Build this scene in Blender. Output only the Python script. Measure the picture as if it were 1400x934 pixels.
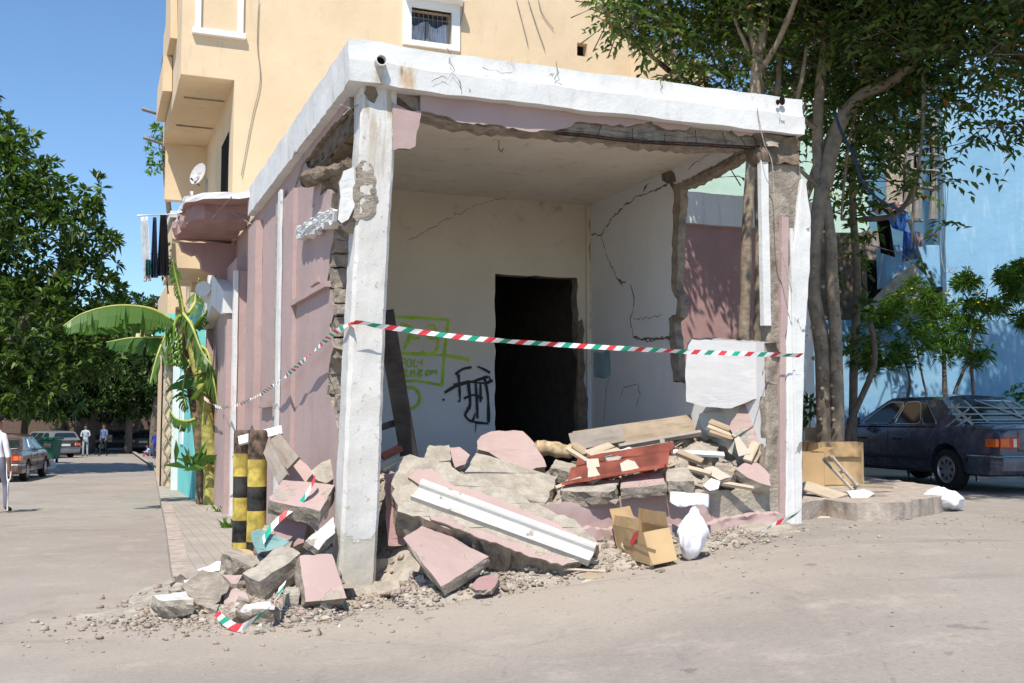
import bpy, bmesh, math, random
import numpy as np
from mathutils import Vector, Matrix, noise
from mathutils.geometry import tessellate_polygon

for _o in list(bpy.data.objects):
    bpy.data.objects.remove(_o)
SC = bpy.context.scene
COL = SC.collection
R = math.radians
# ------------------------------------------------------------------ camera
F, CX, CY = 1450.0, 700.0, 467.0
PITCH = math.atan(103 / 1450)
CAMZ = 1.6
cam_d = bpy.data.cameras.new('camera')
cam_d.sensor_width = 36
cam_d.lens = 36 * F / 1400
cam_d.clip_start = 0.1
cam_d.clip_end = 3000
cam = bpy.data.objects.new('camera', cam_d)
COL.objects.link(cam)
cam.location = (0, 0, CAMZ)
cam.rotation_euler = (math.pi / 2 + PITCH, 0, 0)
SC.camera = cam
# ------------------------------------------------------------------ world, sun, exposure
SUN_EL, SUN_AZ = R(56), R(193)
w = bpy.data.worlds.new('World')
SC.world = w
w.use_nodes = True
nt = w.node_tree
sky = nt.nodes.new('ShaderNodeTexSky')
sky.sky_type = 'NISHITA'
sky.sun_disc = False
sky.sun_elevation = SUN_EL
sky.sun_rotation = SUN_AZ
sky.air_density = 1.0
sky.dust_density = 0.3
sky.ozone_density = 4.5
bg = nt.nodes['Background']
tint = nt.nodes.new('ShaderNodeMix'); tint.data_type = 'RGBA'; tint.blend_type = 'MULTIPLY'; tint.inputs[0].default_value = 1
tint.inputs[7].default_value = (.82, .93, .99, 1)
nt.links.new(sky.outputs[0], tint.inputs[6]); nt.links.new(tint.outputs[2], bg.inputs[0])
bg.inputs[1].default_value = 0.13
sl = bpy.data.lights.new('sun', 'SUN')
sl.energy = 4.3
sl.angle = R(0.53)
sl.color = (1.0, 0.94, 0.85)
so = bpy.data.objects.new('sun', sl)
COL.objects.link(so)
sd = Vector((math.sin(SUN_AZ) * math.cos(SUN_EL), math.cos(SUN_AZ) * math.cos(SUN_EL), math.sin(SUN_EL)))
so.rotation_euler = sd.to_track_quat('Z', 'Y').to_euler()
so.location = (0, -5, 30)
SC.view_settings.view_transform = 'Standard'
SC.view_settings.look = 'None'
SC.view_settings.exposure = 0.45
SC.view_settings.gamma = 1.0
SC.view_settings.use_curve_mapping = False
SC.render.engine = 'CYCLES'

# ------------------------------------------------------------------ coordinates
def ray(px, py):
    x, z = (px - CX) / F, (CY - py) / F
    c, s = math.cos(PITCH), math.sin(PITCH)
    return Vector((x, c - z * s, s + z * c))
CAM = Vector((0, 0, CAMZ))
def at(px, py, Y):
    d = ray(px, py)
    return CAM + d * (Y / d.y)
def on(px, py, p0, n):
    d = ray(px, py)
    return CAM + d * ((p0 - CAM).dot(n) / d.dot(n))
ANG = R(21.4)
UU = Vector((math.cos(ANG), math.sin(ANG), 0))       # along the shop front
VV = Vector((-math.sin(ANG), math.cos(ANG), 0))      # into the building / along the side street
OO = Vector((-1.4, 9.5, 0))
def W(t, s, z=0.0):
    return OO + UU * t + VV * s + Vector((0, 0, z))
def toW(p):
    d = p - OO
    return (d.dot(UU), d.dot(VV), p.z)
def FS(px, py, s=0.0):          # pixel -> (t, z) on plane s
    p = toW(on(px, py, W(0, s), VV)); return (p[0], p[2])
def FT(px, py, t=0.0):          # pixel -> (s, z) on plane t
    p = toW(on(px, py, W(t, 0), UU)); return (p[1], p[2])
def sstep(a, b, x):
    k = min(1, max(0, (x - a) / (b - a))); return k * k * (3 - 2 * k)
def gz(x, y):
    b = -0.02 * min(18, max(0, y - 14)) - 0.009 * min(200, max(0, y - 32))
    b *= 1 - sstep(-6, 2, x)
    r = 0.5 * sstep(-1.8, 3.4, x)
    r *= 1 - 0.5 * sstep(9, 3, y)
    return b + r
def gnd(px, py, dz=0.0):
    d = ray(px, py); z = 0.0; p = None
    for _ in range(30):
        if d.z >= -1e-4: return CAM + d * 300
        p = CAM + d * ((z + dz - CAMZ) / d.z)
        z = 0.5 * z + 0.5 * gz(p.x, p.y)
    return p

# ------------------------------------------------------------------ object helpers
def tag(o, label=None, cat=None, group=None, kind=None):
    if label: o['label'] = label
    if cat: o['category'] = cat
    if group: o['group'] = group
    if kind: o['kind'] = kind
    return o
def thing(name, label, cat, loc, group=None):
    o = bpy.data.objects.new(name, None)
    COL.objects.link(o)
    o.empty_display_size = 0.2
    o.location = loc
    return tag(o, label, cat, group)
def root_of(o):
    while o.parent: o = o.parent
    return o
def obj(name, bm, mats, parent=None, smooth=False, base=None, auto=None):
    """bm in world coordinates; child meshes keep their thing's origin"""
    if not isinstance(mats, (list, tuple)): mats = [mats]
    if parent is not None:
        off = root_of(parent).location.copy()
    elif base is not None:
        off = Vector(base)
    else:
        vs = [v.co for v in bm.verts]
        mn = Vector([min(v[i] for v in vs) for i in range(3)]); mx = Vector([max(v[i] for v in vs) for i in range(3)])
        off = Vector(((mn.x + mx.x) / 2, (mn.y + mx.y) / 2, mn.z))
    bmesh.ops.translate(bm, vec=-off, verts=bm.verts)
    me = bpy.data.meshes.new(name)
    bm.to_mesh(me); bm.free()
    for m in mats: me.materials.append(m)
    if smooth:
        me.polygons.foreach_set('use_smooth', [True] * len(me.polygons))
        if auto: me.set_sharp_from_angle(angle=R(auto))
    o = bpy.data.objects.new(name, me)
    COL.objects.link(o)
    if parent is not None:
        o.parent = parent
    else:
        o.location = off
    return o
def npmesh(name, verts, faces, mats, parent=None, midx=None, base=(0, 0, 0), smooth=False):
    """fast mesh from numpy arrays, faces (n,3) or (n,4)"""
    off = np.array(root_of(parent).location if parent is not None else base, dtype=np.float64)
    verts = np.asarray(verts, dtype=np.float64) - off
    faces = np.asarray(faces, dtype=np.int32)
    me = bpy.data.meshes.new(name)
    me.vertices.add(len(verts)); me.vertices.foreach_set('co', verts.astype(np.float32).ravel())
    k = faces.shape[1]
    me.loops.add(faces.size); me.loops.foreach_set('vertex_index', faces.ravel())
    me.polygons.add(len(faces))
    me.polygons.foreach_set('loop_start', np.arange(0, faces.size, k, dtype=np.int32))
    if not isinstance(mats, (list, tuple)): mats = [mats]
    for m in mats: me.materials.append(m)
    if midx is not None: me.polygons.foreach_set('material_index', np.asarray(midx, dtype=np.int32))
    if smooth: me.polygons.foreach_set('use_smooth', [True] * len(faces))
    me.update(calc_edges=True); me.validate()
    o = bpy.data.objects.new(name, me); COL.objects.link(o)
    if parent is not None: o.parent = parent
    else: o.location = off
    return o
def BM(): return bmesh.new()
def quad(bm, pts, mi=0):
    f = bm.faces.new([bm.verts.new(p) for p in pts]); f.material_index = mi; return f
def hexa(bm, c, mi=0):
    """c: 8 points, bottom 4 then top 4, same winding"""
    v = [bm.verts.new(p) for p in c]
    for q in ((3, 2, 1, 0), (4, 5, 6, 7), (0, 1, 5, 4), (1, 2, 6, 5), (2, 3, 7, 6), (3, 0, 4, 7)):
        f = bm.faces.new([v[i] for i in q]); f.material_index = mi
    return v
def boxw(bm, t0, t1, s0, s1, z0, z1, mi=0):
    """box in the building frame"""
    return hexa(bm, [W(t0, s0, z0), W(t1, s0, z0), W(t1, s1, z0), W(t0, s1, z0), W(t0, s0, z1), W(t1, s0, z1), W(t1, s1, z1), W(t0, s1, z1)], mi)
def boxa(bm, c, ax, ay, az, mi=0):
    """box centred at c with half axis vectors"""
    c = Vector(c)
    return hexa(bm, [c - ax - ay - az, c + ax - ay - az, c + ax + ay - az, c - ax + ay - az, c - ax - ay + az, c + ax - ay + az, c + ax + ay + az, c - ax + ay + az], mi)
def frame_from(d):
    d = d.normalized()
    a = Vector((0, 0, 1)) if abs(d.z) < 0.9 else Vector((1, 0, 0))
    x = d.cross(a).normalized(); y = x.cross(d).normalized()
    return x, y
def tube(bm, pts, rad, n=8, mi=0, cap=True, jit=0.0, rnd=None):
    pts = [Vector(p) for p in pts]
    if not isinstance(rad, (list, tuple)): rad = [rad] * len(pts)
    rings = []
    px = None
    for i, p in enumerate(pts):
        d = (pts[min(i + 1, len(pts) - 1)] - pts[max(i - 1, 0)])
        if d.length < 1e-9: d = Vector((0, 0, 1))
        x, y = frame_from(d)
        if px is not None:
            dn = d.normalized()
            x = (px - dn * px.dot(dn)).normalized(); y = x.cross(dn).normalized() * -1
            y = dn.cross(x).normalized()
        px = x
        ring = []
        for k in range(n):
            a = 2 * math.pi * k / n
            r = rad[i] * (1 + (rnd.uniform(-jit, jit) if rnd else 0))
            ring.append(bm.verts.new(p + x * math.cos(a) * r + y * math.sin(a) * r))
        rings.append(ring)
    for a, b in zip(rings, rings[1:]):
        for k in range(n):
            f = bm.faces.new((a[k], a[(k + 1) % n], b[(k + 1) % n], b[k])); f.material_index = mi
    if cap:
        f = bm.faces.new(rings[0][::-1]); f.material_index = mi
        f = bm.faces.new(rings[-1]); f.material_index = mi
def smoothpts(pts, k=4):
    """Catmull-Rom through pts"""
    P = [Vector(p) for p in pts]; out = []
    for i in range(len(P) - 1):
        a = P[max(i - 1, 0)]; b = P[i]; c = P[i + 1]; d = P[min(i + 2, len(P) - 1)]
        for j in range(k):
            t = j / k
            out.append(0.5 * ((2 * b) + (c - a) * t + (2 * a - 5 * b + 4 * c - d) * t * t + (3 * b - 3 * c + d - a) * t ** 3))
    out.append(P[-1]); return out
def jag(pts, amp, step, seed=0, closed=True):
    """2D outline, subdivided and roughened"""
    rnd = random.Random(seed); out = []
    n = len(pts)
    for i in range(n if closed else n - 1):
        a = pts[i]; b = pts[(i + 1) % n]
        L = math.dist(a[:2], b[:2]); m = max(1, int(L / step))
        nx, ny = (b[1] - a[1]) / max(L, 1e-9), -(b[0] - a[0]) / max(L, 1e-9)
        out.append((a[0], a[1]))
        for k in range(1, m):
            q = k / m; e = rnd.uniform(-1, 1) * amp
            out.append((a[0] + (b[0] - a[0]) * q + nx * e, a[1] + (b[1] - a[1]) * q + ny * e))
    if not closed: out.append(tuple(pts[-1][:2]))
    return out
def prism(bm, outer, mapf, vec, mi=(0, 0, 1), holes=(), mid=0.0, seed=0):
    """outline (2D) -> solid: front cap at mapf(p), back cap at mapf(p)+vec; broken-looking sides if mid>0"""
    rnd = random.Random(seed)
    loops = [list(outer)] + [list(h) for h in holes]
    tris = tessellate_polygon([[Vector((p[0], p[1], 0)) for p in lp] for lp in loops])
    flat = [p for lp in loops for p in lp]
    F0 = [Vector(mapf(p)) for p in flat]
    vec = Vector(vec)
    nrm = vec.normalized()
    fv = [bm.verts.new(p) for p in F0]; bv = [bm.verts.new(p + vec) for p in F0]
    for t in tris:
        a, b, c = (F0[i] for i in t)
        g = (b - a).cross(c - a)
        if g.length < 1e-12: continue
        t2 = t if g.dot(vec) < 0 else t[::-1]
        try:
            f = bm.faces.new([fv[i] for i in t2]); f.material_index = mi[0]
            f = bm.faces.new([bv[i] for i in t2[::-1]]); f.material_index = mi[1]
        except ValueError: pass
    k = 0
    for lp in loops:
        n = len(lp)
        cen = sum((F0[k + i] for i in range(n)), Vector()) / n
        if mid > 0:
            mv = []
            for i in range(n):
                p = F0[k + i]; o = (p - cen)
                o = o - nrm * o.dot(nrm)
                mv.append(bm.verts.new(p + vec * rnd.uniform(.35, .65) + o.normalized() * rnd.uniform(-mid, mid)))
            for i in range(n):
                j = (i + 1) % n
                for A, B in (((fv[k + i], fv[k + j]), (mv[i], mv[j])), ((mv[i], mv[j]), (bv[k + i], bv[k + j]))):
                    try:
                        f = bm.faces.new((A[0], B[0], B[1], A[1])); f.material_index = mi[2]
                    except ValueError: pass
        else:
            for i in range(n):
                j = (i + 1) % n
                try:
                    f = bm.faces.new((fv[k + i], bv[k + i], bv[k + j], fv[k + j])); f.material_index = mi[2]
                except ValueError: pass
        k += n
    bmesh.ops.recalc_face_normals(bm, faces=bm.faces)
def subdiv(bm, maxlen):
    for _ in range(7):
        es = [e for e in bm.edges if e.calc_length() > maxlen]
        if not es: break
        bmesh.ops.subdivide_edges(bm, edges=es, cuts=1, use_grid_fill=True)
def rough(bm, amp, scale=4.0, seed=0, zfix=None):
    o = Vector((seed * 3.7, seed * 1.3, seed * 7.1))
    for v in bm.verts:
        d = noise.noise_vector(v.co * scale + o) + 0.5 * noise.noise_vector(v.co * scale * 3 + o)
        v.co += d * amp
def bevel(bm, w, seg=2):
    bmesh.ops.bevel(bm, geom=list(bm.edges), offset=w, segments=seg, affect='EDGES', profile=0.6, clamp_overlap=True)

# ------------------------------------------------------------------ materials
def _n(nt, t, **kw):
    n = nt.nodes.new(t)
    for k, v in kw.items(): setattr(n, k, v)
    return n
class MT:
    """small material builder"""
    def __init__(s, name, rough=0.9, spec=0.3):
        s.m = bpy.data.materials.new(name); s.m.use_nodes = True
        s.nt = s.m.node_tree; s.b = s.nt.nodes['Principled BSDF']
        s.b.inputs['Roughness'].default_value = rough
        s.b.inputs['Specular IOR Level'].default_value = spec
        s.tc = _n(s.nt, 'ShaderNodeTexCoord'); s.co = s.tc.outputs['Object']
        s.h = None
    def link(s, a, b): s.nt.links.new(a, b)
    def geo(s): s.co = _n(s.nt, 'ShaderNodeNewGeometry').outputs['Position']; return s
    def noise(s, scale, detail=4, rough=0.55, stretch=None, lo=None, hi=None, dist=0.0):
        n = _n(s.nt, 'ShaderNodeTexNoise'); n.inputs['Scale'].default_value = scale
        n.inputs['Detail'].default_value = detail; n.inputs['Roughness'].default_value = rough
        n.inputs['Distortion'].default_value = dist
        co = s.co
        if stretch:
            mp = _n(s.nt, 'ShaderNodeMapping'); mp.inputs['Scale'].default_value = stretch
            s.link(co, mp.inputs[0]); co = mp.outputs[0]
        s.link(co, n.inputs['Vector'])
        o = n.outputs['Fac']
        if lo is not None: o = s.ramp(o, lo, hi)
        return o
    def vor(s, scale, feature='F1', lo=None, hi=None, stretch=None):
        n = _n(s.nt, 'ShaderNodeTexVoronoi', feature=feature); n.inputs['Scale'].default_value = scale
        co = s.co
        if stretch:
            mp = _n(s.nt, 'ShaderNodeMapping'); mp.inputs['Scale'].default_value = stretch
            s.link(co, mp.inputs[0]); co = mp.outputs[0]
        s.link(co, n.inputs['Vector'])
        o = n.outputs['Distance']
        if lo is not None: o = s.ramp(o, lo, hi)
        return o
    def ramp(s, f, lo, hi):
        r = _n(s.nt, 'ShaderNodeMapRange'); r.inputs['From Min'].default_value = lo; r.inputs['From Max'].default_value = hi
        r.interpolation_type = 'SMOOTHSTEP'
        s.link(f, r.inputs['Value']); return r.outputs[0]
    def sep(s):
        n = _n(s.nt, 'ShaderNodeSeparateXYZ'); s.link(s.co, n.inputs[0]); return n.outputs
    def math(s, op, a, b=None):
        n = _n(s.nt, 'ShaderNodeMath', operation=op)
        for i, q in enumerate((a, b)):
            if q is None: continue
            if isinstance(q, (int, float)): n.inputs[i].default_value = q
            else: s.link(q, n.inputs[i])
        return n.outputs[0]
    def mix(s, f, a, b, mode='MIX'):
        n = _n(s.nt, 'ShaderNodeMix', data_type='RGBA', blend_type=mode)
        if isinstance(f, (int, float)): n.inputs[0].default_value = f
        else: s.link(f, n.inputs[0])
        for q, i in ((a, 6), (b, 7)):
            if isinstance(q, (tuple, list)): n.inputs[i].default_value = (*q[:3], 1)
            else: s.link(q, n.inputs[i])
        return n.outputs[2]
    def color(s, c):
        if isinstance(c, (tuple, list)): s.b.inputs['Base Color'].default_value = (*c[:3], 1)
        else: s.link(c, s.b.inputs['Base Color'])
        return s
    def bump(s, h, strength=0.4, dist=0.01):
        n = _n(s.nt, 'ShaderNodeBump'); n.inputs['Strength'].default_value = strength; n.inputs['Distance'].default_value = dist
        s.link(h, n.inputs['Height'])
        if s.h is not None: s.link(s.h, n.inputs['Normal'])
        s.h = n.outputs[0]; s.link(s.h, s.b.inputs['Normal']); return s
def flat(name, c, rough=0.7, spec=0.3, metal=0.0, var=0.12, scale=6.0, bump=0.15, bscale=40, bd=0.003):
    t = MT(name, rough, spec); t.b.inputs['Metallic'].default_value = metal
    n = t.noise(scale, 5)
    lo = tuple(x * (1 - var * 1.5) for x in c); hi = tuple(min(1, x * (1 + var)) for x in c)
    t.color(t.mix(t.ramp(n, .3, .7), lo, hi))
    if bump: t.bump(t.noise(bscale, 4), bump, bd)
    return t.m
def plaster(name, c, c2, peel=None, peelc=(.33, .29, .24), lo=.62, hi=.64, pscale=1.3, stain=(.35, .3, .25), stainamt=.5, fine=60, bs=.5, spots=()):
    """painted render: tone drift, streaky stains, peeled patches showing the layer below"""
    t = MT(name, .92, .2).geo()
    base = t.mix(t.ramp(t.noise(1.1, 5), .3, .7), c, c2)
    st = t.math('MULTIPLY', t.noise(2.2, 6, .65, stretch=(2.2, 2.2, .5), lo=.52, hi=.78), stainamt)
    base = t.mix(st, base, stain)
    sp = t.math('MULTIPLY', t.noise(14, 5, .7, lo=.62, hi=.72), stainamt * .6)
    base = t.mix(sp, base, stain)
    for (pos, rad, colr) in spots:
        mp = _n(t.nt, 'ShaderNodeMapping'); mp.inputs['Location'].default_value = tuple(-q for q in pos); t.link(t.co, mp.inputs[0])
        sc_ = _n(t.nt, 'ShaderNodeVectorMath', operation='MULTIPLY'); sc_.inputs[1].default_value = (1, 1, .55); t.link(mp.outputs[0], sc_.inputs[0])
        ln_ = _n(t.nt, 'ShaderNodeVectorMath', operation='LENGTH'); t.link(sc_.outputs[0], ln_.inputs[0])
        wob_ = t.math('MULTIPLY', t.noise(14, 5, .7, stretch=(1.6, 1.6, .4)), rad * 1.5)
        base = t.mix(t.math('MULTIPLY', t.ramp(t.math('ADD', ln_.outputs['Value'], wob_), rad * 1.75, rad * .9), .8), base, colr)
    fineb = t.noise(fine, 4, .6)
    t.bump(t.noise(5, 4, .6), bs * .7, .03)
    t.bump(fineb, bs, .004)
    if peel:
        pm = t.noise(pscale, 7, .62, lo=lo, hi=hi, dist=.4)
        pc = t.mix(t.noise(18, 4), tuple(x * .75 for x in peelc), tuple(x * 1.15 for x in peelc))
        base = t.mix(pm, base, pc)
        inv = t.math('SUBTRACT', 1.0, pm)
        t.bump(inv, .7, .012)
    t.color(base)
    return t.m
def concrete(name, c, var=.35, scale=7, bs=.9, spots=True):
    t = MT(name, .95, .15).geo()
    lo = tuple(x * (1 - var) for x in c); hi = tuple(min(1, x * (1 + var * .6)) for x in c)
    base = t.mix(t.ramp(t.noise(scale, 7, .65), .3, .7), lo, hi)
    if spots:
        v = t.vor(38, lo=.12, hi=.2)
        base = t.mix(t.math('MULTIPLY', t.math('SUBTRACT', 1.0, v), .5), base, tuple(min(1, x * 1.35) for x in c))
    t.color(base)
    t.bump(t.noise(9, 6, .7), bs, .05)
    t.bump(t.noise(55, 4, .7), bs * .6, .008)
    return t.m
M = {}
M['white'] = plaster('white_paint_on_render', (.72, .72, .70), (.64, .64, .62), peel=True, lo=.665, hi=.675, pscale=2.0, stain=(.42, .38, .32), stainamt=.75, bs=.6, spots=((W(*FS(519, 106, -.14)[:1], -.14, FS(519, 106, -.14)[1]), .09, (.40, .27, .13)), (W(FS(558, 106, -.14)[0], -.14, FS(558, 106, -.14)[1]), .12, (.46, .27, .10)), (W(FS(551, 96, -.14)[0], -.14, FS(551, 96, -.14)[1]), .05, (.24, .17, .10))))
M['pink'] = plaster('dusty_pink_render', (.47, .345, .32), (.41, .30, .28), peel=True, lo=.70, hi=.71, pscale=1.6, stain=(.36, .25, .22), stainamt=.4, bs=.45)
M['pinklight'] = plaster('dusty_pink_render_dusted', (.46, .335, .305), (.39, .28, .255), peel=True, lo=.60, hi=.61, pscale=2.6, peelc=(.38, .33, .27), stain=(.46, .39, .32), stainamt=.9, bs=.6)
M['pinkshade'] = plaster('shaded_brown_pink_render', (.40, .25, .235), (.34, .21, .20), stain=(.25, .18, .16), stainamt=.4)  # shade put into the pink of canopy, bracket and annex; fragments are brown pink
M['inner'] = plaster('cream_room_paint', (.70, .65, .56), (.62, .57, .49), stain=(.36, .29, .21), stainamt=.4, bs=.25)
M['ceiling'] = plaster('cream_ceiling_paint', (.80, .74, .64), (.72, .66, .56), peel=True, lo=.72, hi=.74, pscale=1.4, peelc=(.4, .34, .26), stain=(.40, .33, .23), stainamt=.5, bs=.2)
M['innerwhite'] = plaster('white_room_paint', (.76, .76, .76), (.70, .70, .71), stain=(.5, .48, .45), stainamt=.25, bs=.25)
M['conc'] = concrete('broken_concrete', (.34, .29, .235))
M['concdark'] = concrete('broken_brown_mortar', (.22, .17, .125))
M['conclight'] = concrete('dusty_concrete', (.44, .39, .32), var=.25)
M['yellow'] = plaster('apricot_render', (.72, .56, .37), (.66, .505, .33), stain=(.55, .42, .29), stainamt=.7, bs=.4)
M['blue'] = plaster('sky_blue_render', (.24, .44, .62), (.20, .39, .57), stain=(.42, .55, .66), stainamt=.75, bs=.5)
M['turq'] = plaster('turquoise_paint', (.20, .60, .56), (.16, .52, .5), stain=(.25, .4, .4), stainamt=.3)
M['green'] = plaster('pale_green_render', (.50, .66, .56), (.44, .60, .5), stain=(.4, .5, .42), stainamt=.3)
M['rust'] = flat('rusty_steel', (.09, .045, .03), .85, .2, .4, .4, 30)
M['black'] = flat('dark_opening', (.012, .011, .010), .9, .1)
M['wood'] = None
# ================================================================== SETTING
def asphalt():
    t = MT('sun_bleached_asphalt', .95, .15).geo()
    a = t.mix(t.ramp(t.noise(.35, 6, .6), .3, .7), (.272, .236, .202), (.34, .298, .256))
    a = t.mix(t.noise(2.2, 7, .7, lo=.5, hi=.75), a, (.40, .345, .29))
    a = t.mix(t.math('MULTIPLY', t.noise(1.1, 6, .7, stretch=(1, .35, 1), lo=.58, hi=.7), .45), a, (.15, .135, .125))
    # pale plaster dust trodden out from the heap
    vm = _n(t.nt, 'ShaderNodeVectorMath', operation='DISTANCE'); mpd = _n(t.nt, 'ShaderNodeMapping'); mpd.inputs['Scale'].default_value = (.55, 1, 0); mpd.inputs['Rotation'].default_value = (0, 0, -.25)
    t.link(t.co, mpd.inputs[0]); t.link(mpd.outputs[0], vm.inputs[0]); vm.inputs[1].default_value = (1.95, 8.6, 0)
    dm = t.ramp(t.math('ADD', vm.outputs['Value'], t.math('MULTIPLY', t.noise(1.3, 6, .65), 2.6)), 3.9, 2.0)
    a = t.mix(t.math('MULTIPLY', dm, .65), a, (.44, .37, .295))
    # dark oil and tyre marks
    a = t.mix(t.math('MULTIPLY', t.noise(.8, 4, .6, stretch=(.25, 2.2, 1), lo=.60, hi=.72), .35), a, (.12, .108, .10))
    a = t.mix(t.math('MULTIPLY', t.noise(3.7, 3, .5, lo=.70, hi=.74), .5), a, (.13, .115, .105))
    gr = t.noise(95, 3, .8)
    a = t.mix(t.math('MULTIPLY', t.ramp(t.vor(60), .0, .22), .0), a, a)
    g3 = t.noise(28, 6, .75)
    a = t.mix(t.math('MULTIPLY', t.ramp(g3, .5, .7), .35), a, (.42, .385, .34)); a = t.mix(t.math('MULTIPLY', t.ramp(g3, .48, .3), .4), a, (.15, .135, .12))
    sg = t.vor(75, lo=.10, hi=.22)
    a = t.mix(t.math('MULTIPLY', t.math('SUBTRACT', 1.0, sg), .45), a, (.50, .44, .38))
    a = t.mix(t.math('MULTIPLY', t.ramp(gr, .55, .75), .5), a, (.44, .4, .36))
    a = t.mix(t.math('MULTIPLY', t.ramp(t.math('SUBTRACT', 1.0, gr), .55, .75), .5), a, (.10, .09, .085))
    cr = t.vor(.45, 'DISTANCE_TO_EDGE')
    wob = t.noise(3, 5, .7)
    crm = t.ramp(t.math('SUBTRACT', 1.0, t.math('ADD', cr, t.math('MULTIPLY', t.math('ABSOLUTE', t.math('SUBTRACT', wob, .5)), .25))), .988, 1.0)
    a = t.mix(t.math('MULTIPLY', crm, .3), a, (.09, .08, .075))
    t.color(a)
    t.bump(t.noise(3, 4), .25, .03); t.bump(gr, .55, .006)
    return t.m
M['asphalt'] = asphalt()
def build_ground():
    xs = sorted(set([-400, -200, -120, -80, -60] + [i * .5 for i in range(-100, 61)] + [40, 60, 100, 200, 400]))
    ys = sorted(set([-60, -30, -15] + [i * .5 for i in range(-16, 100)] + [52, 56, 60, 70, 85, 100, 140, 200, 300, 500, 900]))
    V = np.array([(x, y, gz(x, y) + .006 * noise.noise(Vector((x * .7, y * .7, 0)))) for y in ys for x in xs])
    nx = len(xs); F_ = []
    for j in range(len(ys) - 1):
        for i in range(nx - 1):
            a = j * nx + i; F_.append((a, a + 1, a + nx + 1, a + nx))
    o = npmesh('ground', V, F_, M['asphalt'], smooth=True)
    o['kind'] = 'structure'
build_ground()

def paving(name, c, lines):
    t = MT(name, .93, .2).geo()
    a = t.mix(t.ramp(t.noise(1.5, 6), .3, .7), tuple(x * .8 for x in c), c)
    a = t.mix(t.math('MULTIPLY', t.noise(30, 4, .7, lo=.5, hi=.7), .3), a, tuple(x * .6 for x in c))
    mp = _n(t.nt, 'ShaderNodeMapping'); mp.inputs['Rotation'].default_value = (0, 0, -ANG)
    t.link(t.co, mp.inputs[0])
    br = _n(t.nt, 'ShaderNodeTexBrick', offset=0.0); br.inputs['Scale'].default_value = lines
    br.inputs['Mortar Size'].default_value = .02; br.inputs['Brick Width'].default_value = .5; br.inputs['Row Height'].default_value = .5
    t.link(mp.outputs[0], br.inputs['Vector'])
    a = t.mix(t.math('MULTIPLY', br.outputs['Fac'], .55), a, tuple(x * .45 for x in c))
    t.color(a); t.bump(t.math('SUBTRACT', 1.0, br.outputs['Fac']), .5, .006); t.bump(t.noise(40, 4), .3, .004)
    return t.m
M['paving'] = paving('dusty_paving_tiles', (.40, .355, .30), 4.2)
M['kerb'] = concrete('kerb_stone', (.42, .355, .30), var=.25, bs=.5)
def strip_walk(name, edge, inner, h, mat_top, kerbw=.16):
    """edge/inner: lists of (x,y) from near to far; kerb stones on the edge side"""
    bm = BM(); kb = BM()
    n = len(edge)
    for i in range(n - 1):
        a, b = Vector((*edge[i], 0)), Vector((*edge[i + 1], 0)); c, d = Vector((*inner[i + 1], 0)), Vector((*inner[i], 0))
        def z(p, e): return Vector((p.x, p.y, gz(p.x, p.y) + e))
        k0 = a + (d - a).normalized() * kerbw; k1 = b + (c - b).normalized() * kerbw
        quad(bm, [z(k0, h), z(k1, h), z(c, h), z(d, h)][::-1])
    return bm
kp = [(236, 806), (231, 770), (225, 720), (218, 685), (213, 655), (209, 637)]
kedge = [gnd(x, y) for x, y in kp]
def side_in(p):   # foot of the left facade at the same depth
    s = toW(p)[1]; q = W(-.02, s); return q
ke = []
for a, b in zip(kedge, kedge[1:]):
    m = max(2, int((b - a).length / 1.0))
    for k in range(m): ke.append(a + (b - a) * (k / m))
ke.append(kedge[-1])
ex = (kedge[-1] - kedge[-2]).normalized()
for k in range(1, 30): ke.append(kedge[-1] + VV * k * 1.5)
bm = BM(); kb = BM(); kbs = []
H = .13
rnd = random.Random(3)
for a, b in zip(ke, ke[1:]):
    d, c = side_in(a), side_in(b)
    k0 = a + (d - a).normalized() * .17; k1 = b + (c - b).normalized() * .17
    def zz(p, e): return Vector((p.x, p.y, gz(p.x, p.y) + e))
    quad(bm, [zz(k0, H - .004), zz(d, H - .004), zz(c, H - .004), zz(k1, H - .004)])
    g = (b - a) * .006
    j = rnd.uniform(-.008, .008)
    hexa(kb, [zz(a + g, -.15), zz(k0 + g, -.15), zz(k1 - g, -.15), zz(b - g, -.15), zz(a + g, H + j), zz(k0 + g, H + j), zz(k1 - g, H + j), zz(b - g, H + j)])
# near end of the pavement, turning round the corner column
e0 = ke[0]; d0 = side_in(e0)
quad(bm, [zz(e0, H - .004), zz(W(-.9, -.1), H - .004), zz(W(-.02, -.3), H - .004), zz(d0, H - .004)])
rough(kb, .006, 3)
o = obj('sidewalk', bm, M['paving'], base=(0, 0, 0)); o['kind'] = 'structure'
o = obj('kerb', kb, M['kerb'], base=(0, 0, 0)); o['kind'] = 'structure'
# raised broken pavement by the parked dark car
isl = [gnd(*p) for p in ((1096, 712), (1130, 706), (1172, 713), (1230, 712), (1286, 702))]
isl_t = isl + [Vector((5.3, 12.9, 0)), Vector((5.6, 14.0, 0)), Vector((5.2, 18.5, 0)), Vector((3.2, 18.8, 0)), Vector((2.6, 14.0, 0))]
def islmap(h):
    def f(p): return Vector((p[0], p[1], gz(p[0], p[1]) + h + .012 * noise.noise(Vector((p[0] * 3, p[1] * 3, 1)))))
    return f
bm = BM()
ol = jag([(p.x, p.y) for p in isl_t], .03, .12, 5)
prism(bm, ol, islmap(.19), Vector((0, 0, -.35)), (0, 0, 0), mid=.008)
rough(bm, .01, 5)
o = obj('pavement_island', bm, M['kerb'], base=(0, 0, 0)); o['kind'] = 'structure'
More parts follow.
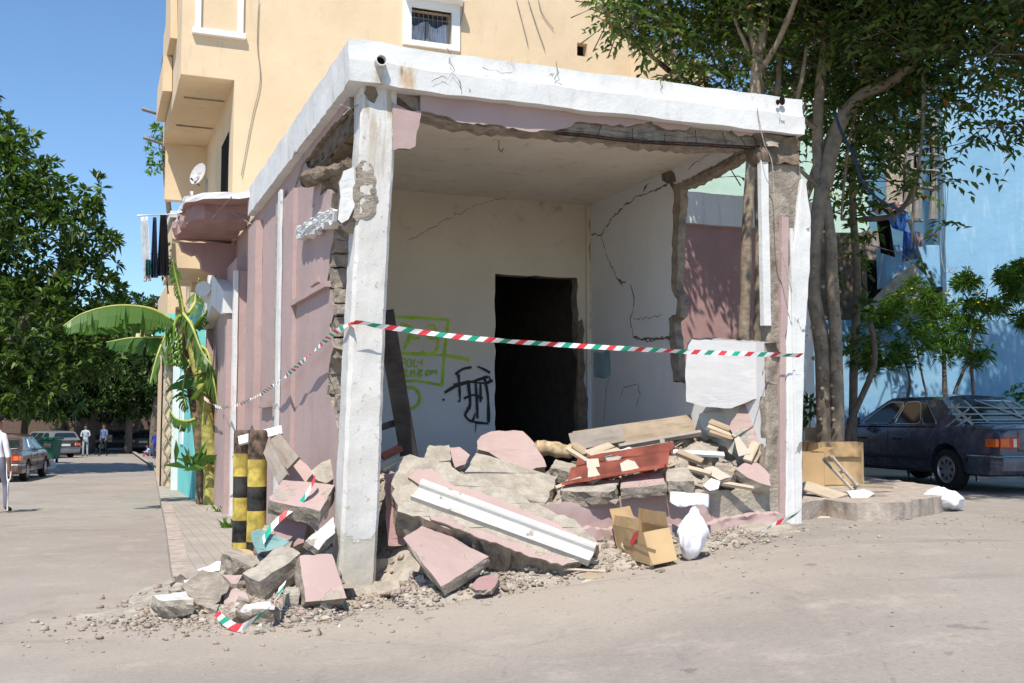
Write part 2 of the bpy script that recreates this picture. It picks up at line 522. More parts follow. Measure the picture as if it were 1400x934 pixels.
# ================================================================== DAMAGED CORNER BUILDING
ZC, ZB0, ZB1 = 4.64, 4.60, 5.00        # ceiling, white band bottom / top
bld = thing('damaged_building', 'collapsed pink and white single storey corner building with its front walls missing', 'building', W(0, 0, 0))
PW = [M['pink'], M['inner'], M['conc'], M['white'], M['concdark']]
fr = lambda s: (lambda p: W(p[0], s, p[1]))
sd_ = lambda t: (lambda p: W(t, p[0], p[1]))
def P2(pts, f, **k): return [f(*p, **k) for p in pts]

# roof slab
bm = BM(); boxw(bm, .10, 4.66, .12, 9.15, ZC, ZC + .22); subdiv(bm, 1.2); rough(bm, .008, 1.5)
obj('ceiling_slab', bm, M['ceiling'], bld)
# white parapet band
bm = BM()
boxw(bm, -.12, 4.82, -.12, .11, ZB0, ZB0 + .20)
boxw(bm, -.12, 4.82, -.10, .11, ZB0 + .201, ZB1)
boxw(bm, -.12, .10, .115, 6.7, ZB0, ZB1)
boxw(bm, 4.66, 4.82, .115, 9.1, ZB0, ZB1)
subdiv(bm, .16)
for v in bm.verts:
    t, s, z = toW(v.co)
    if z > 4.9:  # rounded, slightly stepped top
        v.co += VV * .02 if s < 0 else Vector()
    if s < 0.0:
        v.co.z += .02 * noise.noise(Vector((t * 2, 0, 3))) + (.02 if t < .3 else 0)
rough(bm, .012, 5); 
obj('parapet', bm, M['white'], bld, smooth=True, auto=38)
# plaster flake edges on the parapet front
bm = BM(); rnd = random.Random(8)
for i in range(0):
    x = rnd.uniform(540, 1040); y = 62 + (x - 500) * .118 + rnd.uniform(4, 40)
    c = FS(x, y, -.135)
    n = rnd.randint(5, 9); L = rnd.uniform(.03, .14)
    a0 = rnd.uniform(-.3, .3)
    ol = [(c[0] + L * math.cos(a0 + 2 * math.pi * k / n) * rnd.uniform(.6, 1.2), c[1] + .4 * L * math.sin(a0 + 2 * math.pi * k / n) * rnd.uniform(.5, 1.2)) for k in range(n)]
    prism(bm, ol, fr(-.142 - rnd.uniform(0, .006)), VV * .02)
bm.free()
# rain pipe stub through the parapet with rust stain
def ring_pipe(px, py, s, r0, L, name):
    c = W(*FS(px, py, s)[:1], s, FS(px, py, s)[1])
    bm = BM()
    n = 20; d = -VV
    x, y = frame_from(d)
    R0 = [[], [], [], []]
    for k in range(n):
        a = 2 * math.pi * k / n; q = x * math.cos(a) + y * math.sin(a)
        R0[0].append(bm.verts.new(c - d * .02 + q * r0)); R0[1].append(bm.verts.new(c + d * L + q * r0))
        R0[2].append(bm.verts.new(c + d * L + q * r0 * .82)); R0[3].append(bm.verts.new(c + d * .012 + q * r0 * .82))
    for a, b in zip(R0, R0[1:]):
        for k in range(n): bm.faces.new((a[k], a[(k + 1) % n], b[(k + 1) % n], b[k]))
    f = bm.faces.new(R0[3]); f.material_index = 1
    return obj(name, bm, [M['white'], M['black']], bld)
ring_pipe(519, 85, -.135, .052, .07, 'rain_pipe')
bm = BM(); 
for px, py, r in ((1063, 140, 1.0), (1069, 138, 1.6)):
    c = FS(px, py, -.13); ol = [(c[0] + .022 * r * math.cos(a) , c[1] + .03 * r * math.sin(a)) for a in [k * .7 for k in range(9)]]
    prism(bm, ol, fr(-.139), VV * .01)
obj('parapet_hole', bm, M['black'], bld)
t = MT('rust_stain', .95, .1).geo(); t.color(t.mix(t.noise(14, 5, .7, lo=.35, hi=.65), (.42, .22, .07), (.62, .52, .4))); M['ruststain'] = t.m
def stain(pts, s, name, mat, amp=.012, off=.004, seed=1):
    bm = BM(); prism(bm, jag(P2(pts, FS, s=s), amp, .03, seed), fr(s - off), VV * .004); return obj(name, bm, mat, bld)

# cracks and flaked patches of the parapet
def pcrack(pts, s_, wid, seed, mat=None):
    rnd = random.Random(seed); q = jag([FS(x, y, s_) for x, y in pts], .012, .03, seed, closed=False); bm = BM(); n = len(q)
    A = []; Bq = []
    for i in range(n):
        a = q[max(0, i - 1)]; b = q[min(n - 1, i + 1)]; L = math.dist(a, b) or 1; nx_, ny_ = -(b[1] - a[1]) / L, (b[0] - a[0]) / L; ww = wid * rnd.uniform(.2, 1.2)
        A.append(W(q[i][0] + nx_ * ww, s_, q[i][1] + ny_ * ww)); Bq.append(W(q[i][0] - nx_ * ww, s_, q[i][1] - ny_ * ww))
    vA = [bm.verts.new(p) for p in A]; vB = [bm.verts.new(p) for p in Bq]
    for i in range(n - 1): bm.faces.new((vA[i], vA[i + 1], vB[i + 1], vB[i]))
    obj('crack', bm, mat or M['concdark'], bld)
pcrack([(905, 104), (903, 112), (906, 121)], -.118, .006, 1)
pcrack([(612, 66), (618, 76), (614, 86), (622, 98)], -.118, .004, 2)
pcrack([(590, 112), (604, 104), (612, 108), (618, 99), (626, 108), (630, 122)], -.142, .005, 3)
pcrack([(700, 76), (698, 88), (704, 96)], -.118, .003, 4)
pcrack([(760, 84), (764, 100), (758, 108), (768, 116)], -.118, .004, 5)
pcrack([(660, 92), (684, 100), (700, 99)], -.125, .004, 6, M['conc'])
# front beam: pink render with broken lower edge, concrete core behind
low = [(110, 275), (270, 315), (420, 330), (500, 345), (580, 335), (650, 310), (700, 315), (750, 325), (860, 318), (880, 305), (920, 330), (1000, 340), (1030, 320), (1130, 325), (1180, 360), (1260, 345), (1330, 335)]
low = [(530 + x / 2.456, 40 + y / 2.456) for x, y in low]
lowc = [(110, 283), (270, 322), (420, 338), (560, 352), (700, 360), (820, 377), (940, 387), (1080, 397), (1190, 402), (1300, 378)]
lowc = [(530 + x / 2.456, 40 + y / 2.456) for x, y in lowc]
lowF = jag(P2(low, FS, s=0), .018, .05, 4, closed=False)
bm = BM(); prism(bm, [(.10, ZB0 + .03)] + [(lowF[0][0] , ZB0 + .03)] + lowF + [(4.62, ZB0 + .03)], fr(0), VV * .035, (0, 2, 2))
obj('fascia_render', bm, PW, bld)
lowC = jag(P2(lowc, FS, s=.03), .02, .06, 5, closed=False)
bm = BM(); prism(bm, [(.3, ZB0 + .03)] + lowC + [(4.62, ZB0 + .03)], fr(.055), VV * .24, (0, 1, 0), mid=.02, seed=2)
subdiv(bm, .07); rough(bm, .016, 11)
obj('beam_concrete', bm, [M['conc'], M['inner']], bld)
# pink flap of render left hanging beside the column
fl = [(537, 140), (549, 146), (563, 152), (576, 152), (574, 165), (570, 180), (568, 200), (560, 204), (545, 203), (537, 206)]
bm = BM(); prism(bm, jag(P2(fl, FS, s=-.02), .008, .04, 6), fr(-.02), VV * .05, (0, 2, 2)); obj('fascia_render', bm, PW, bld)
# reinforcing bars under the beam
rb = [(760, 181), (800, 184), (850, 190), (900, 194), (950, 196), (1000, 199), (1040, 200), (1062, 190)]
bm = BM(); tube(bm, smoothpts([W(*[FS(x, y, .01)[0]], .01, FS(x, y, .01)[1]) for x, y in rb], 3), .009, 6)
tube(bm, smoothpts([W(FS(x, y + 3, .05)[0], .05, FS(x, y + 3, .05)[1]) for x, y in rb], 3), .008, 6)
obj('reinforcing_bar', bm, M['rust'], bld)
for x0, y0, x1, y1 in ((817, 186, 822, 172), (865, 190, 865, 176), (909, 194, 909, 184), (952, 196, 951, 178), (993, 196, 988, 181), (1020, 200, 1012, 186)):
    bm = BM(); a, b = FS(x0, y0, 0.0), FS(x1, y1, 0.0); tube(bm, [W(a[0], .0, a[1]), W(b[0], .005, b[1])], .006, 5)
    obj('stirrup', bm, M['rust'], bld)

# corner column (leaning)
def column(name, prof, mats, parent, n=60, midx=None, amp=.008):
    """prof: list of (z, t0, t1, s0, s1, chamfer)"""
    bm = BM(); rings = []
    zs = np.linspace(prof[0][0], prof[-1][0], n)
    for z in zs:
        v = [np.interp(z, [p[0] for p in prof], [p[k] for p in prof]) for k in range(1, 6)]
        t0, t1, s0, s1, c = v
        pts = []
        def seg(a, b, m):
            for k in range(m): pts.append((a[0] + (b[0] - a[0]) * k / m, a[1] + (b[1] - a[1]) * k / m))
        seg((t0 + c, s0), (t1 - c, s0), 6); seg((t1 - c, s0), (t1, s0 + c), 1); seg((t1, s0 + c), (t1, s1), 5); seg((t1, s1), (t0, s1), 2); seg((t0, s1), (t0, s0 + c), 5); seg((t0, s0 + c), (t0 + c, s0), 1)
        rings.append([bm.verts.new(W(a, b, z)) for a, b in pts])
    m = len(rings[0])
    for a, b in zip(rings, rings[1:]):
        for k in range(m): bm.faces.new((a[k], a[(k + 1) % m], b[(k + 1) % m], b[k]))
    bm.faces.new(rings[0][::-1]); bm.faces.new(rings[-1])
    if midx:
        for f in bm.faces: f.material_index = midx(f)
    rough(bm, amp, 6)
    return obj(name, bm, mats, parent, smooth=True, auto=35)
def colwhite():
    t = MT('weathered_white_column_paint', .92, .2).geo()
    a = t.mix(t.ramp(t.noise(1.6, 6), .3, .7), (.66, .645, .61), (.57, .55, .51))
    z = t.sep()[2]
    up = t.ramp(z, .25, 1.15)
    wob = t.noise(2.6, 7, .68)
    g = t.ramp(t.math('ADD', t.math('MULTIPLY', up, .75), wob), .62, .66)
    a = t.mix(g, t.mix(t.noise(12, 5, .7), (.42, .38, .31), (.58, .55, .49)), a)
    top = t.math('MULTIPLY', t.ramp(z, 3.2, 4.5), t.noise(7, 5, .65, stretch=(2.0, 2.0, .22), lo=.47, hi=.62))
    a = t.mix(t.math('MULTIPLY', top, .75), a, (.40, .31, .2))
    a = t.mix(t.math('MULTIPLY', t.noise(5, 6, .7, stretch=(2, 2, .3), lo=.52, hi=.75), .45), a, (.44, .41, .36))
    sp = t.noise(16, 5, .7, lo=.60, hi=.64)
    a = t.mix(sp, a, (.45, .4, .33))
    t.color(a); t.bump(t.noise(4, 7, .7, stretch=(1, 1, .6)), .45, .03); t.bump(t.noise(60, 4, .7), .45, .005); t.bump(g, .5, .008)
    return t.m
M['colwhite'] = colwhite()
M['colpink'] = plaster('thin_pink_wash_over_white', (.62, .42, .39), (.68, .56, .52), stain=(.5, .42, .36), stainamt=.6)
column('corner_column', [(-.25, -.13, .22, 0, .30, .03), (.12, -.13, .20, 0, .30, .03), (1.0, -.10, .24, 0, .30, .03), (2.2, -.06, .27, 0, .28, .035), (3.3, -.01, .31, 0, .28, .03), (4.2, .02, .35, 0, .28, .02), (ZB0 + .03, .02, .37, 0, .28, .02)],
       [M['colwhite'], M['colpink']], bld, n=110, midx=lambda f: 1 if f.calc_center_median() is not None and (toW(f.calc_center_median())[0] > np.interp(f.calc_center_median().z, [0, 4.6], [.19, .355])) and toW(f.calc_center_median())[1] > .02 else 0)
# exposed concrete on the column and the flake of render peeling from it
ex_ = [(487, 228), (494, 219), (501, 220), (509, 228), (514, 242), (513, 255), (517, 270), (514, 290), (507, 299), (495, 298), (488, 303), (483, 297), (486, 280), (483, 262), (488, 246)]
ex_ = [(x, y) for x, y in ex_]
bm = BM(); prism(bm, jag(P2(ex_, FS, s=-.004), .014, .03, 9), fr(-.004), VV * .05, (0, 0, 0)); subdiv(bm, .05); rough(bm, .009, 16)
obj('exposed_concrete', bm, M['conc'], bld)
ex3 = [(502, 116), (513, 119), (517, 130), (512, 141), (503, 136), (498, 127)]
bm = BM(); prism(bm, jag(P2(ex3, FS, s=-.01), .008, .03, 10), fr(-.01), VV * .03, (0, 0, 0)); obj('exposed_concrete', bm, M['concdark'], bld)
fk = [(470, 234), (483, 228), (485, 245), (488, 262), (484, 285), (476, 300), (467, 306), (462, 300), (465, 270), (463, 250)]
bm = BM(); prism(bm, jag(P2(fk, FS, s=.02), .006, .05, 11), fr(.02), VV * .05, (0, 2, 2)); subdiv(bm, .12); rough(bm, .008, 8)
obj('loose_render_slab', bm, [M['white'], M['white'], M['concdark']], bld)
bm = BM(); c = at(482, 300, 9.65)
bmesh.ops.create_icosphere(bm, subdivisions=3, radius=.13, matrix=Matrix.Translation(c) @ Matrix.Scale(1.0, 4)); rough(bm, .05, 9)
obj('exposed_concrete', bm, M['conc'], bld)
# star-shaped wire on the soffit corner
bm = BM(); c = at(478, 148, 9.6)
for k in range(5):
    a = k * 1.25 + .3; tube(bm, [c, c + Vector((math.cos(a) * .09, -.02, math.sin(a) * .09))], .006, 5)
obj('snapped_wire', bm, M['conclight'], bld)

# side facade (left): pink wall with broken near edge
zt = ZB0 + .02
edge = [(412, 218), (428, 232), (424, 252), (440, 262), (436, 280), (452, 290), (459, 300), (455, 330), (450, 360), (447, 385), (452, 398), (456, 430), (450, 445), (456, 475), (450, 500), (447, 540), (458, 560), (462, 600), (466, 660)]
eS = jag(P2(edge, FT, t=0), .03, .09, 12, closed=False)
bm = BM()
outer = [(11.6, zt), (eS[0][0], zt)] + eS + [(eS[-1][0], -.4), (11.6, -.6)]
prism(bm, outer, sd_(0), UU * .20, (0, 1, 2), mid=.04, seed=3)
side = obj('side_wall', bm, PW, bld)
# exposed hollow block edge down the broken side
bm = BM(); rnd = random.Random(21)
zz_ = .7
while zz_ < 3.35:
    e = np.interp(-zz_, [-p[1] for p in sorted(eS, key=lambda q: -q[1])], [p[0] for p in sorted(eS, key=lambda q: -q[1])])
    h = rnd.uniform(.12, .22); s0 = e - rnd.uniform(.02, .16)
    bm = BM(); boxw(bm, .02, .17, s0, e + .12, zz_, zz_ + h - .02); zz_ += h
    subdiv(bm, .07); rough(bm, .018, 12); obj('broken_block_edge', bm, M['conc'], bld)
# side beam under the parapet: pink strip, then torn brown concrete
bs_ = [(478, 122), (474, 150), (450, 178), (430, 203), (412, 228), (400, 262)]
lo_ = jag(P2(bs_[1:], FT, t=-.02), .02, .1, 13, closed=False)
bm = BM(); prism(bm, [(lo_[-1][0], zt), (.30, zt)] + [(.30, lo_[0][1])] + lo_[1:], sd_(-.02), UU * .05, (0, 2, 2)); obj('fascia_render', bm, PW, bld)
bl = [(483, 160), (480, 185), (462, 205), (444, 228), (425, 240), (411, 246)]
lo_ = jag(P2(bl, FT, t=.04), .05, .08, 14, closed=False)
bm = BM(); prism(bm, [(lo_[-1][0], zt), (lo_[0][0], zt)] + lo_, sd_(.035), UU * .26, (0, 0, 0), mid=.05, seed=4); subdiv(bm, .16); rough(bm, .035, 6)
obj('beam_concrete', bm, M['concdark'], bld)
# hanging torn bar of concrete crossing the opening
bm = BM(); pts = [at(*p) for p in ((418, 246, 11.3), (440, 238, 10.9), (462, 232, 10.4), (478, 222, 10.0))]
tube(bm, smoothpts(pts, 5), [.09] * 6 + [.06] * 6 + [.05] * 4, 9); rough(bm, .03, 9); obj('hanging_concrete', bm, M['concdark'], bld)
# leftover pink pieces leaning in the upper gap
for sc, (pp, cl) in enumerate((([(429, 246), (444, 246), (441, 268), (431, 284), (427, 270)], 0), ([(432, 286), (441, 268), (452, 259), (459, 264), (456, 285), (445, 296)], 0))):
    bm = BM(); prism(bm, jag(P2(pp, FT, t=.02), .02, .08, 15 + sc), sd_(-.01), UU * .12, (0, 1, 2), mid=.02); obj('loose_wall_piece', bm, PW, bld)
# broken white cornice on the side panel
cp = [(404, 312), (425, 299), (452, 285), (458, 289), (457, 303), (430, 316), (406, 328)]
bm = BM(); prism(bm, jag(P2(cp, FT, t=-.10), .02, .08, 18), sd_(-.10), UU * .13, (0, 0, 0), mid=.03); subdiv(bm, .12); rough(bm, .025, 9)
obj('broken_cornice', bm, M['white'], bld)
# panel ledge, little mark, strips, pilasters
def sbox(name, s0, s1, z0, z1, t0, t1, mat, jitter=.006):
    bm = BM(); boxw(bm, t0, t1, s0, s1, z0, z1); subdiv(bm, .3); rough(bm, jitter, 4); return obj(name, bm, mat, bld)
a = FT(452, 393, 0); b = FT(404, 418, 0)
sbox('panel_ledge', a[0], b[0], 2.90, 2.96, -.06, .0, M['pink'])
a = FT(438, 382, 0); sbox('panel_ledge', a[0], a[0] + .45, a[1] - .03, a[1] + .02, -.03, .0, M['pink'])
sA = FT(405, 420, 0)[0]
sbox('pilaster', sA, FT(391, 420, 0)[0], -.2, 4.3, -.05, .0, M['pink'])
sW = FT(388, 420, 0)[0]
sbox('white_strip', sW - .14, sW + .05, .55, FT(391, 262, 0)[1], -.085, -.052, M['white'])
sbox('pilaster', sW + .06, sW + .45, -.2, 4.35, -.05, .0, M['conclight'])
sP = FT(358, 420, 0)[0]
sbox('pilaster', sP, FT(347, 420, 0)[0], -.4, 4.4, -.10, .0, M['pink'])
# rendering bulging off the lower wall
rg = FT(372, 520, 0); 
sbox('sill_lump', rg[0] - .3, rg[0] + .8, FT(365, 553, 0)[1] - .04, FT(365, 553, 0)[1] + .04, -.07, 0, M['pink'], .02)
# second bay: white strip, pediment, shutter box
s2 = FT(337, 450, 0)[0]
sbox('white_strip', s2, s2 + .16, -.3, FT(337, 372, 0)[1], -.20, -.135, M['white'])
sbox('bay_wall', s2 + .03, s2 + .159, -.3, FT(337, 372, 0)[1], -.134, -.0, M['pink'])
sbox('bay_wall', s2 + .16, 11.5, -.6, FT(330, 345, -.15)[1], -.15, -.001, M['pink'])
a = FT(328, 400, -.15); b = FT(312, 420, -.15)
bm = BM()
s0_, s1_ = s2 + .3, 11.4; zp = FT(325, 395, -.15)[1]
prism(bm, [(s0_, zp - .35), (s0_, zp), ((s0_ + s1_) / 2, zp + .5), (s1_, zp), (s1_, zp - .35), (s1_ - .3, zp - .35), ((s0_ + s1_) / 2, zp - .05), (s0_ + .3, zp - .35)], sd_(-.33), UU * .18)
obj('door_pediment', bm, M['white'], bld)
sbox('door_surround', s0_ + .05, s0_ + .3, -.4, zp - .36, -.26, -.151, M['pink'])
sbox('door_surround', s1_ - .3, s1_ - .05, -.4, zp - .36, -.26, -.151, M['pink'])
sbox('notice_board', FT(319, 520, -.15)[0], FT(312, 520, -.15)[0], FT(315, 570, -.15)[1], FT(315, 533, -.15)[1], -.175, -.151, flat('orange_paint', (.62, .28, .08)))
# far corner post
sbox('corner_post', 11.5, 11.7, -.6, 4.3, -.22, .2, M['white'])
# broken canopy slab over the side pavement with scalloped bracket
cz = FT(345, 268, 0)[1] - .06
can_top = [(6.65, -.0), (6.5, -.12), (6.9, -.75), (7.2, -.98), (9.4, -1.0), (9.6, 0)]
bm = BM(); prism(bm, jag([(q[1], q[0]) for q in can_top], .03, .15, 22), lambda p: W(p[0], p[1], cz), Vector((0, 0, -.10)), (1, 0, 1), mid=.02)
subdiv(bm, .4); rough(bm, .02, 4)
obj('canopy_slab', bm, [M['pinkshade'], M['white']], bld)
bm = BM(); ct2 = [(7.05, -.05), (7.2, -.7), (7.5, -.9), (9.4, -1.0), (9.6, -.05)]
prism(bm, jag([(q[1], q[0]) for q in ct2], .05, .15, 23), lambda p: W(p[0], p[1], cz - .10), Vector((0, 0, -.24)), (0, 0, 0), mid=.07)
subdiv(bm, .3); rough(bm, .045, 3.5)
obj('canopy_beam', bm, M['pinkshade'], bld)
bm = BM()
br_ = [(0, cz - .4), (-.93, cz - .42), (-.88, cz - .55), (-.72, cz - .62), (-.66, cz - .60), (-.58, cz - .72), (-.56, cz - .86), (-.42, cz - .92), (-.30, cz - .93), (-.22, cz - 1.06), (-.2, cz - 1.25), (0, cz - 1.35)]
prism(bm, br_, lambda p: W(p[0], 9.0, p[1]), VV * .25)
obj('scroll_bracket', bm, M['pinkshade'], bld)
for q in range(2):
    bm = BM(); a = W(-.3 - .3 * q, 7.0, cz - .25 - .1 * q); tube(bm, [a, a + Vector((.35, -.25, -.22 + .5 * q))], .008, 5); obj('bent_bar', bm, M['conclight'], bld)
# round drain spout and bow at the bracket foot
bm = BM(); c = W(-.28, 10.3, FT(322, 372, -.28)[1]); tube(bm, [c, c + Vector((.0, -.5, .1))], .14, 12); obj('drain_spout', bm, M['white'], bld)

# interior: back wall with door opening, right wall broken open, plinth, floor
SB = 4.3
fl = .30
d0, d1 = FS(677, 375, SB), FS(789, 378, SB)
TR = 4.375
hole = [(d1[0], fl + .02), (d1[0] + .06, 1.2), (d1[0] + .03, 1.6), (d1[0] + .07, 2.1), (d1[0] + .10, 2.4), (d1[0] + .02, 2.55), (d1[0], d1[1] - .02), (d0[0] + .35, d0[1] - .0), (d0[0], d0[1] + .01), (d0[0], fl + .02)]
bm = BM(); prism(bm, [(.2, fl - .3), (TR + .2, fl - .3), (TR + .2, ZC), (.2, ZC)], fr(SB), VV * .2, (0, 0, 1), holes=[jag(hole, .012, .12, 31)])
M['backwall'] = None
def backwall():
    t = MT('back_room_wall_paint', .9, .2).geo()
    z = t.sep()[2]
    hi = t.mix(t.ramp(t.noise(1.2, 5), .3, .7), (.64, .57, .46), (.70, .63, .52))
    lo = t.mix(t.ramp(t.noise(1.2, 5), .3, .7), (.64, .65, .67), (.70, .71, .73))
    a = t.mix(t.ramp(t.math('ADD', z, t.math('MULTIPLY', t.noise(2, 4), .6)), 2.1, 3.0), lo, hi)
    st = t.math('MULTIPLY', t.noise(3.2, 6, .7, lo=.56, hi=.7), t.ramp(z, 3.5, 4.6))
    a = t.mix(t.math('MULTIPLY', st, .55), a, (.36, .27, .14))
    a = t.mix(t.math('MULTIPLY', t.noise(2.4, 6, .7, lo=.6, hi=.75), .3), a, (.40, .38, .36))
    t.color(a); t.bump(t.noise(5, 5), .25, .015); return t.m
M['backwall'] = backwall()
obj('back_wall', bm, [M['backwall'], M['conc']], bld)
bm = BM(); boxw(bm, d1[0] + .13, TR - .0, SB - .05, SB - .001, fl, ZC - .01); obj('wall_pier', bm, M['backwall'], bld)
# dark chipped edge of the door reveal
ch = [(790, 440), (796, 436), (799, 452), (797, 470), (800, 500), (798, 520), (804, 545), (803, 590), (790, 596)]
bm = BM(); prism(bm, jag(P2(ch, FS, s=SB - .053), .01, .06, 33), fr(SB - .054), VV * .003, (0, 0, 0)); obj('exposed_concrete', bm, M['concdark'], bld)
# rooms behind, their unlit gloom put into the wall colour
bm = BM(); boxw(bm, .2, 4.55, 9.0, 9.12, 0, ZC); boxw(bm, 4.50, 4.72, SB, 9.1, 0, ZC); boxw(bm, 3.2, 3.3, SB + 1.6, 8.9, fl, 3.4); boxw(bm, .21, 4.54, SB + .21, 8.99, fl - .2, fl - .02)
obj('rear_room', bm, flat('shaded_room_wall', (.16, .13, .11)), bld)
# right wall
lowh = [(1052, 200), (1020, 197), (985, 222), (950, 240), (930, 252), (915, 250), (921, 262), (920, 300), (918, 395), (926, 410), (924, 430), (914, 436), (916, 475), (920, 522), (937, 525), (939, 470), (945, 463), (1056, 468)]
hp = P2(lowh, FT, t=TR)
rp = jag(hp, .02, .09, 35, closed=False)
bm = BM()
outer = [(SB, fl - .2), (SB, ZC), (.02, ZC)] + rp + [(.05, rp[-1][1]), (.05, fl - .2)]
prism(bm, outer, sd_(TR), UU * .12, (0, 1, 2), mid=.02, seed=6)
obj('right_wall', bm, [M['innerwhite'], M['pink'], M['conc']], bld)
# torn plaster thickness round the break
bm = BM(); ee = [(926, 252), (931, 258), (928, 300), (925, 395), (932, 410), (930, 432), (921, 440), (926, 478), (930, 522), (920, 522), (916, 475), (914, 436), (924, 430), (926, 410), (918, 395), (920, 300), (921, 262), (918, 250)]
prism(bm, jag(P2(ee, FT, t=TR + .012), .012, .06, 36), sd_(TR + .012), UU * .10, (0, 0, 0), mid=.03); subdiv(bm, .15); rough(bm, .010, 9)
obj('broken_block_edge', bm, M['conc'], bld)
bm = BM(); ee = [(904, 236), (912, 230), (921, 236), (924, 248), (913, 251), (905, 247)]
prism(bm, jag(P2(ee, FT, t=TR - .006), .01, .05, 37), sd_(TR - .006), UU * .02, (0, 0, 0)); obj('exposed_concrete', bm, M['concdark'], bld)
up = [(926, 252), (950, 240), (985, 222), (1020, 197), (1045, 186), (1050, 196), (1022, 210), (985, 232), (952, 249), (930, 258)]
bm = BM(); prism(bm, jag(P2(up, FT, t=TR - .012), .015, .05, 38), sd_(TR - .012), UU * .14, (0, 0, 0), mid=.04); subdiv(bm, .15); rough(bm, .02, 8)
obj('broken_block_edge', bm, M['conc'], bld)
# cracks in the right wall and ceiling line (open gaps, dark)
def crack(pts, plane, idx, wid, seed, mat=None, par=None):
    """thin irregular dark gap on plane t=idx or s=idx"""
    rnd = random.Random(seed); f = FT if plane == 't' else FS
    q = jag([f(x, y, idx) for x, y in pts], .02, .05, seed, closed=False)
    n = len(q); A = []; B = []
    for i, p in enumerate(q):
        a = q[max(0, i - 1)]; b = q[min(n - 1, i + 1)]
        L = math.dist(a, b) or 1; nx, ny = -(b[1] - a[1]) / L, (b[0] - a[0]) / L
        ww = wid * (0.25 + rnd.random()) * (0.35 if i in (0, n - 1) else 1)
        A.append((p[0] + nx * ww, p[1] + ny * ww)); B.append((p[0] - nx * ww, p[1] - ny * ww))
    bm = BM()
    mp = (lambda p: W(idx - .002, p[0], p[1])) if plane == 't' else (lambda p: W(p[0], idx - .002, p[1]))
    for i in range(n - 1):
        quad(bm, [mp(A[i]), mp(A[i + 1]), mp(B[i + 1]), mp(B[i])])
    bmesh.ops.remove_doubles(bm, verts=bm.verts, dist=1e-5)
    return obj('crack', bm, mat or M['concdark'], par or bld)
crack([(808, 320), (822, 322), (835, 300), (858, 278), (872, 268), (900, 258), (920, 246)], 't', TR, .012, 1)
crack([(880, 262), (888, 250)], 't', TR, .02, 2)
crack([(822, 322), (830, 350), (842, 378), (852, 392)], 't', TR, .008, 3)
crack([(842, 378), (848, 384), (856, 386)], 't', TR, .03, 4)
crack([(862, 388), (867, 410), (862, 440), (866, 462), (888, 466), (920, 458)], 't', TR, .010, 5)
crack([(866, 462), (900, 464), (917, 462)], 't', TR, .016, 6)
crack([(847, 545), (852, 530), (872, 524), (876, 540), (870, 556)], 't', TR, .009, 7)
crack([(835, 505), (828, 540), (825, 585)], 't', TR, .008, 8)
crack([(866, 436), (890, 434), (905, 430)], 't', TR, .006, 9)
crack([(556, 330), (640, 285), (700, 268), (790, 275)], 's', SB, .004, 11)
crack([(806, 300), (808, 400), (809, 520), (812, 570)], 's', SB - .05, .008, 12)
crack([(940, 232), (965, 212), (985, 204)], 't', TR, .006, 13)
sm = flat('teal_smear', (.30, .46, .52))
bm = BM(); prism(bm, jag(P2([(812, 482), (834, 480), (835, 512), (828, 518), (812, 516)], FT, t=TR), .015, .1, 41), sd_(TR - .003), UU * .002, (0, 0, 0)); obj('paint_smear', bm, sm, bld)
# lamp hook and dark chips on the ceiling
bm = BM(); c = at(682, 216, 11.5); c.z = ZC
tube(bm, [c, c - Vector((0, 0, .10)), c - Vector((-.03, 0, .13)), c - Vector((-.05, 0, .09))], .006, 5); obj('ceiling_hook', bm, M['rust'], bld)
# electric cable / wire hanging at the right end of the parapet
bm = BM(); tube(bm, smoothpts([at(*p) for p in ((1035, 148, 10.9), (1040, 175, 10.9), (1046, 200, 10.9), (1056, 225, 10.92), (1060, 300, 10.92), (1070, 350, 10.93), (1083, 400, 10.95))], 4), .005, 5); obj('hanging_wire', bm, M['conclight'], bld)

# right column: white strip, concrete, pink strip, white face
A0, A1 = 4.36, 4.86
rc = lambda px, y=450: FS(px, y, 0)[0]
column('column_core', [(.2, rc(1046, 690), rc(1070, 690), .02, .13, .02), (1.6, rc(1050, 570), rc(1074, 570), .02, .13, .02), (3.0, rc(1053, 400), rc(1080, 400), .02, .13, .02), (3.6, rc(1054, 300), rc(1100, 300), .02, .13, .02), (4.4, rc(1052, 210), rc(1098, 210), .02, .14, .03), (ZB0 + .02, rc(1040, 180), rc(1090, 180), .02, .14, .03)], [M['conc']], bld, n=70, amp=.028)
column('white_pilaster', [(.42, rc(1072, 690), rc(1094, 690), -.03, .30, .012), (1.6, rc(1074, 570), rc(1096, 570), -.03, .30, .012), (2.4, rc(1074, 480), rc(1099, 480), -.03, .30, .012), (3.2, rc(1080, 380), rc(1106, 380), -.03, .30, .012), (3.75, rc(1088, 290), rc(1107, 290), -.03, .30, .012), (4.15, rc(1094, 235), rc(1100, 235), -.02, .30, .01)], [M['white']], bld, n=60, amp=.006)
bm = BM(); boxw(bm, rc(1082, 600), rc(1085, 600), -.055, -.03, .45, 3.6); obj('white_pilaster_bead', bm, M['white'], bld)
column('pink_strip', [(.42, rc(1064, 690), rc(1072, 690) - .004, -.02, .1, .004), (2.5, rc(1066, 470), rc(1073, 470) - .004, -.02, .1, .004), (2.55, rc(1066, 465), rc(1075, 465), -.035, .1, .004), (3.72, rc(1067, 296), rc(1076, 296), -.035, .1, .004)], [M['pink']], bld, n=40, amp=.004)
q = FS(1044, 445, .0)
bm = BM(); boxw(bm, rc(1043), rc(1053), -.015, .05, q[1], FS(1044, 203, 0)[1]); subdiv(bm, .3); rough(bm, .004, 5); obj('white_strip', bm, M['white'], bld)
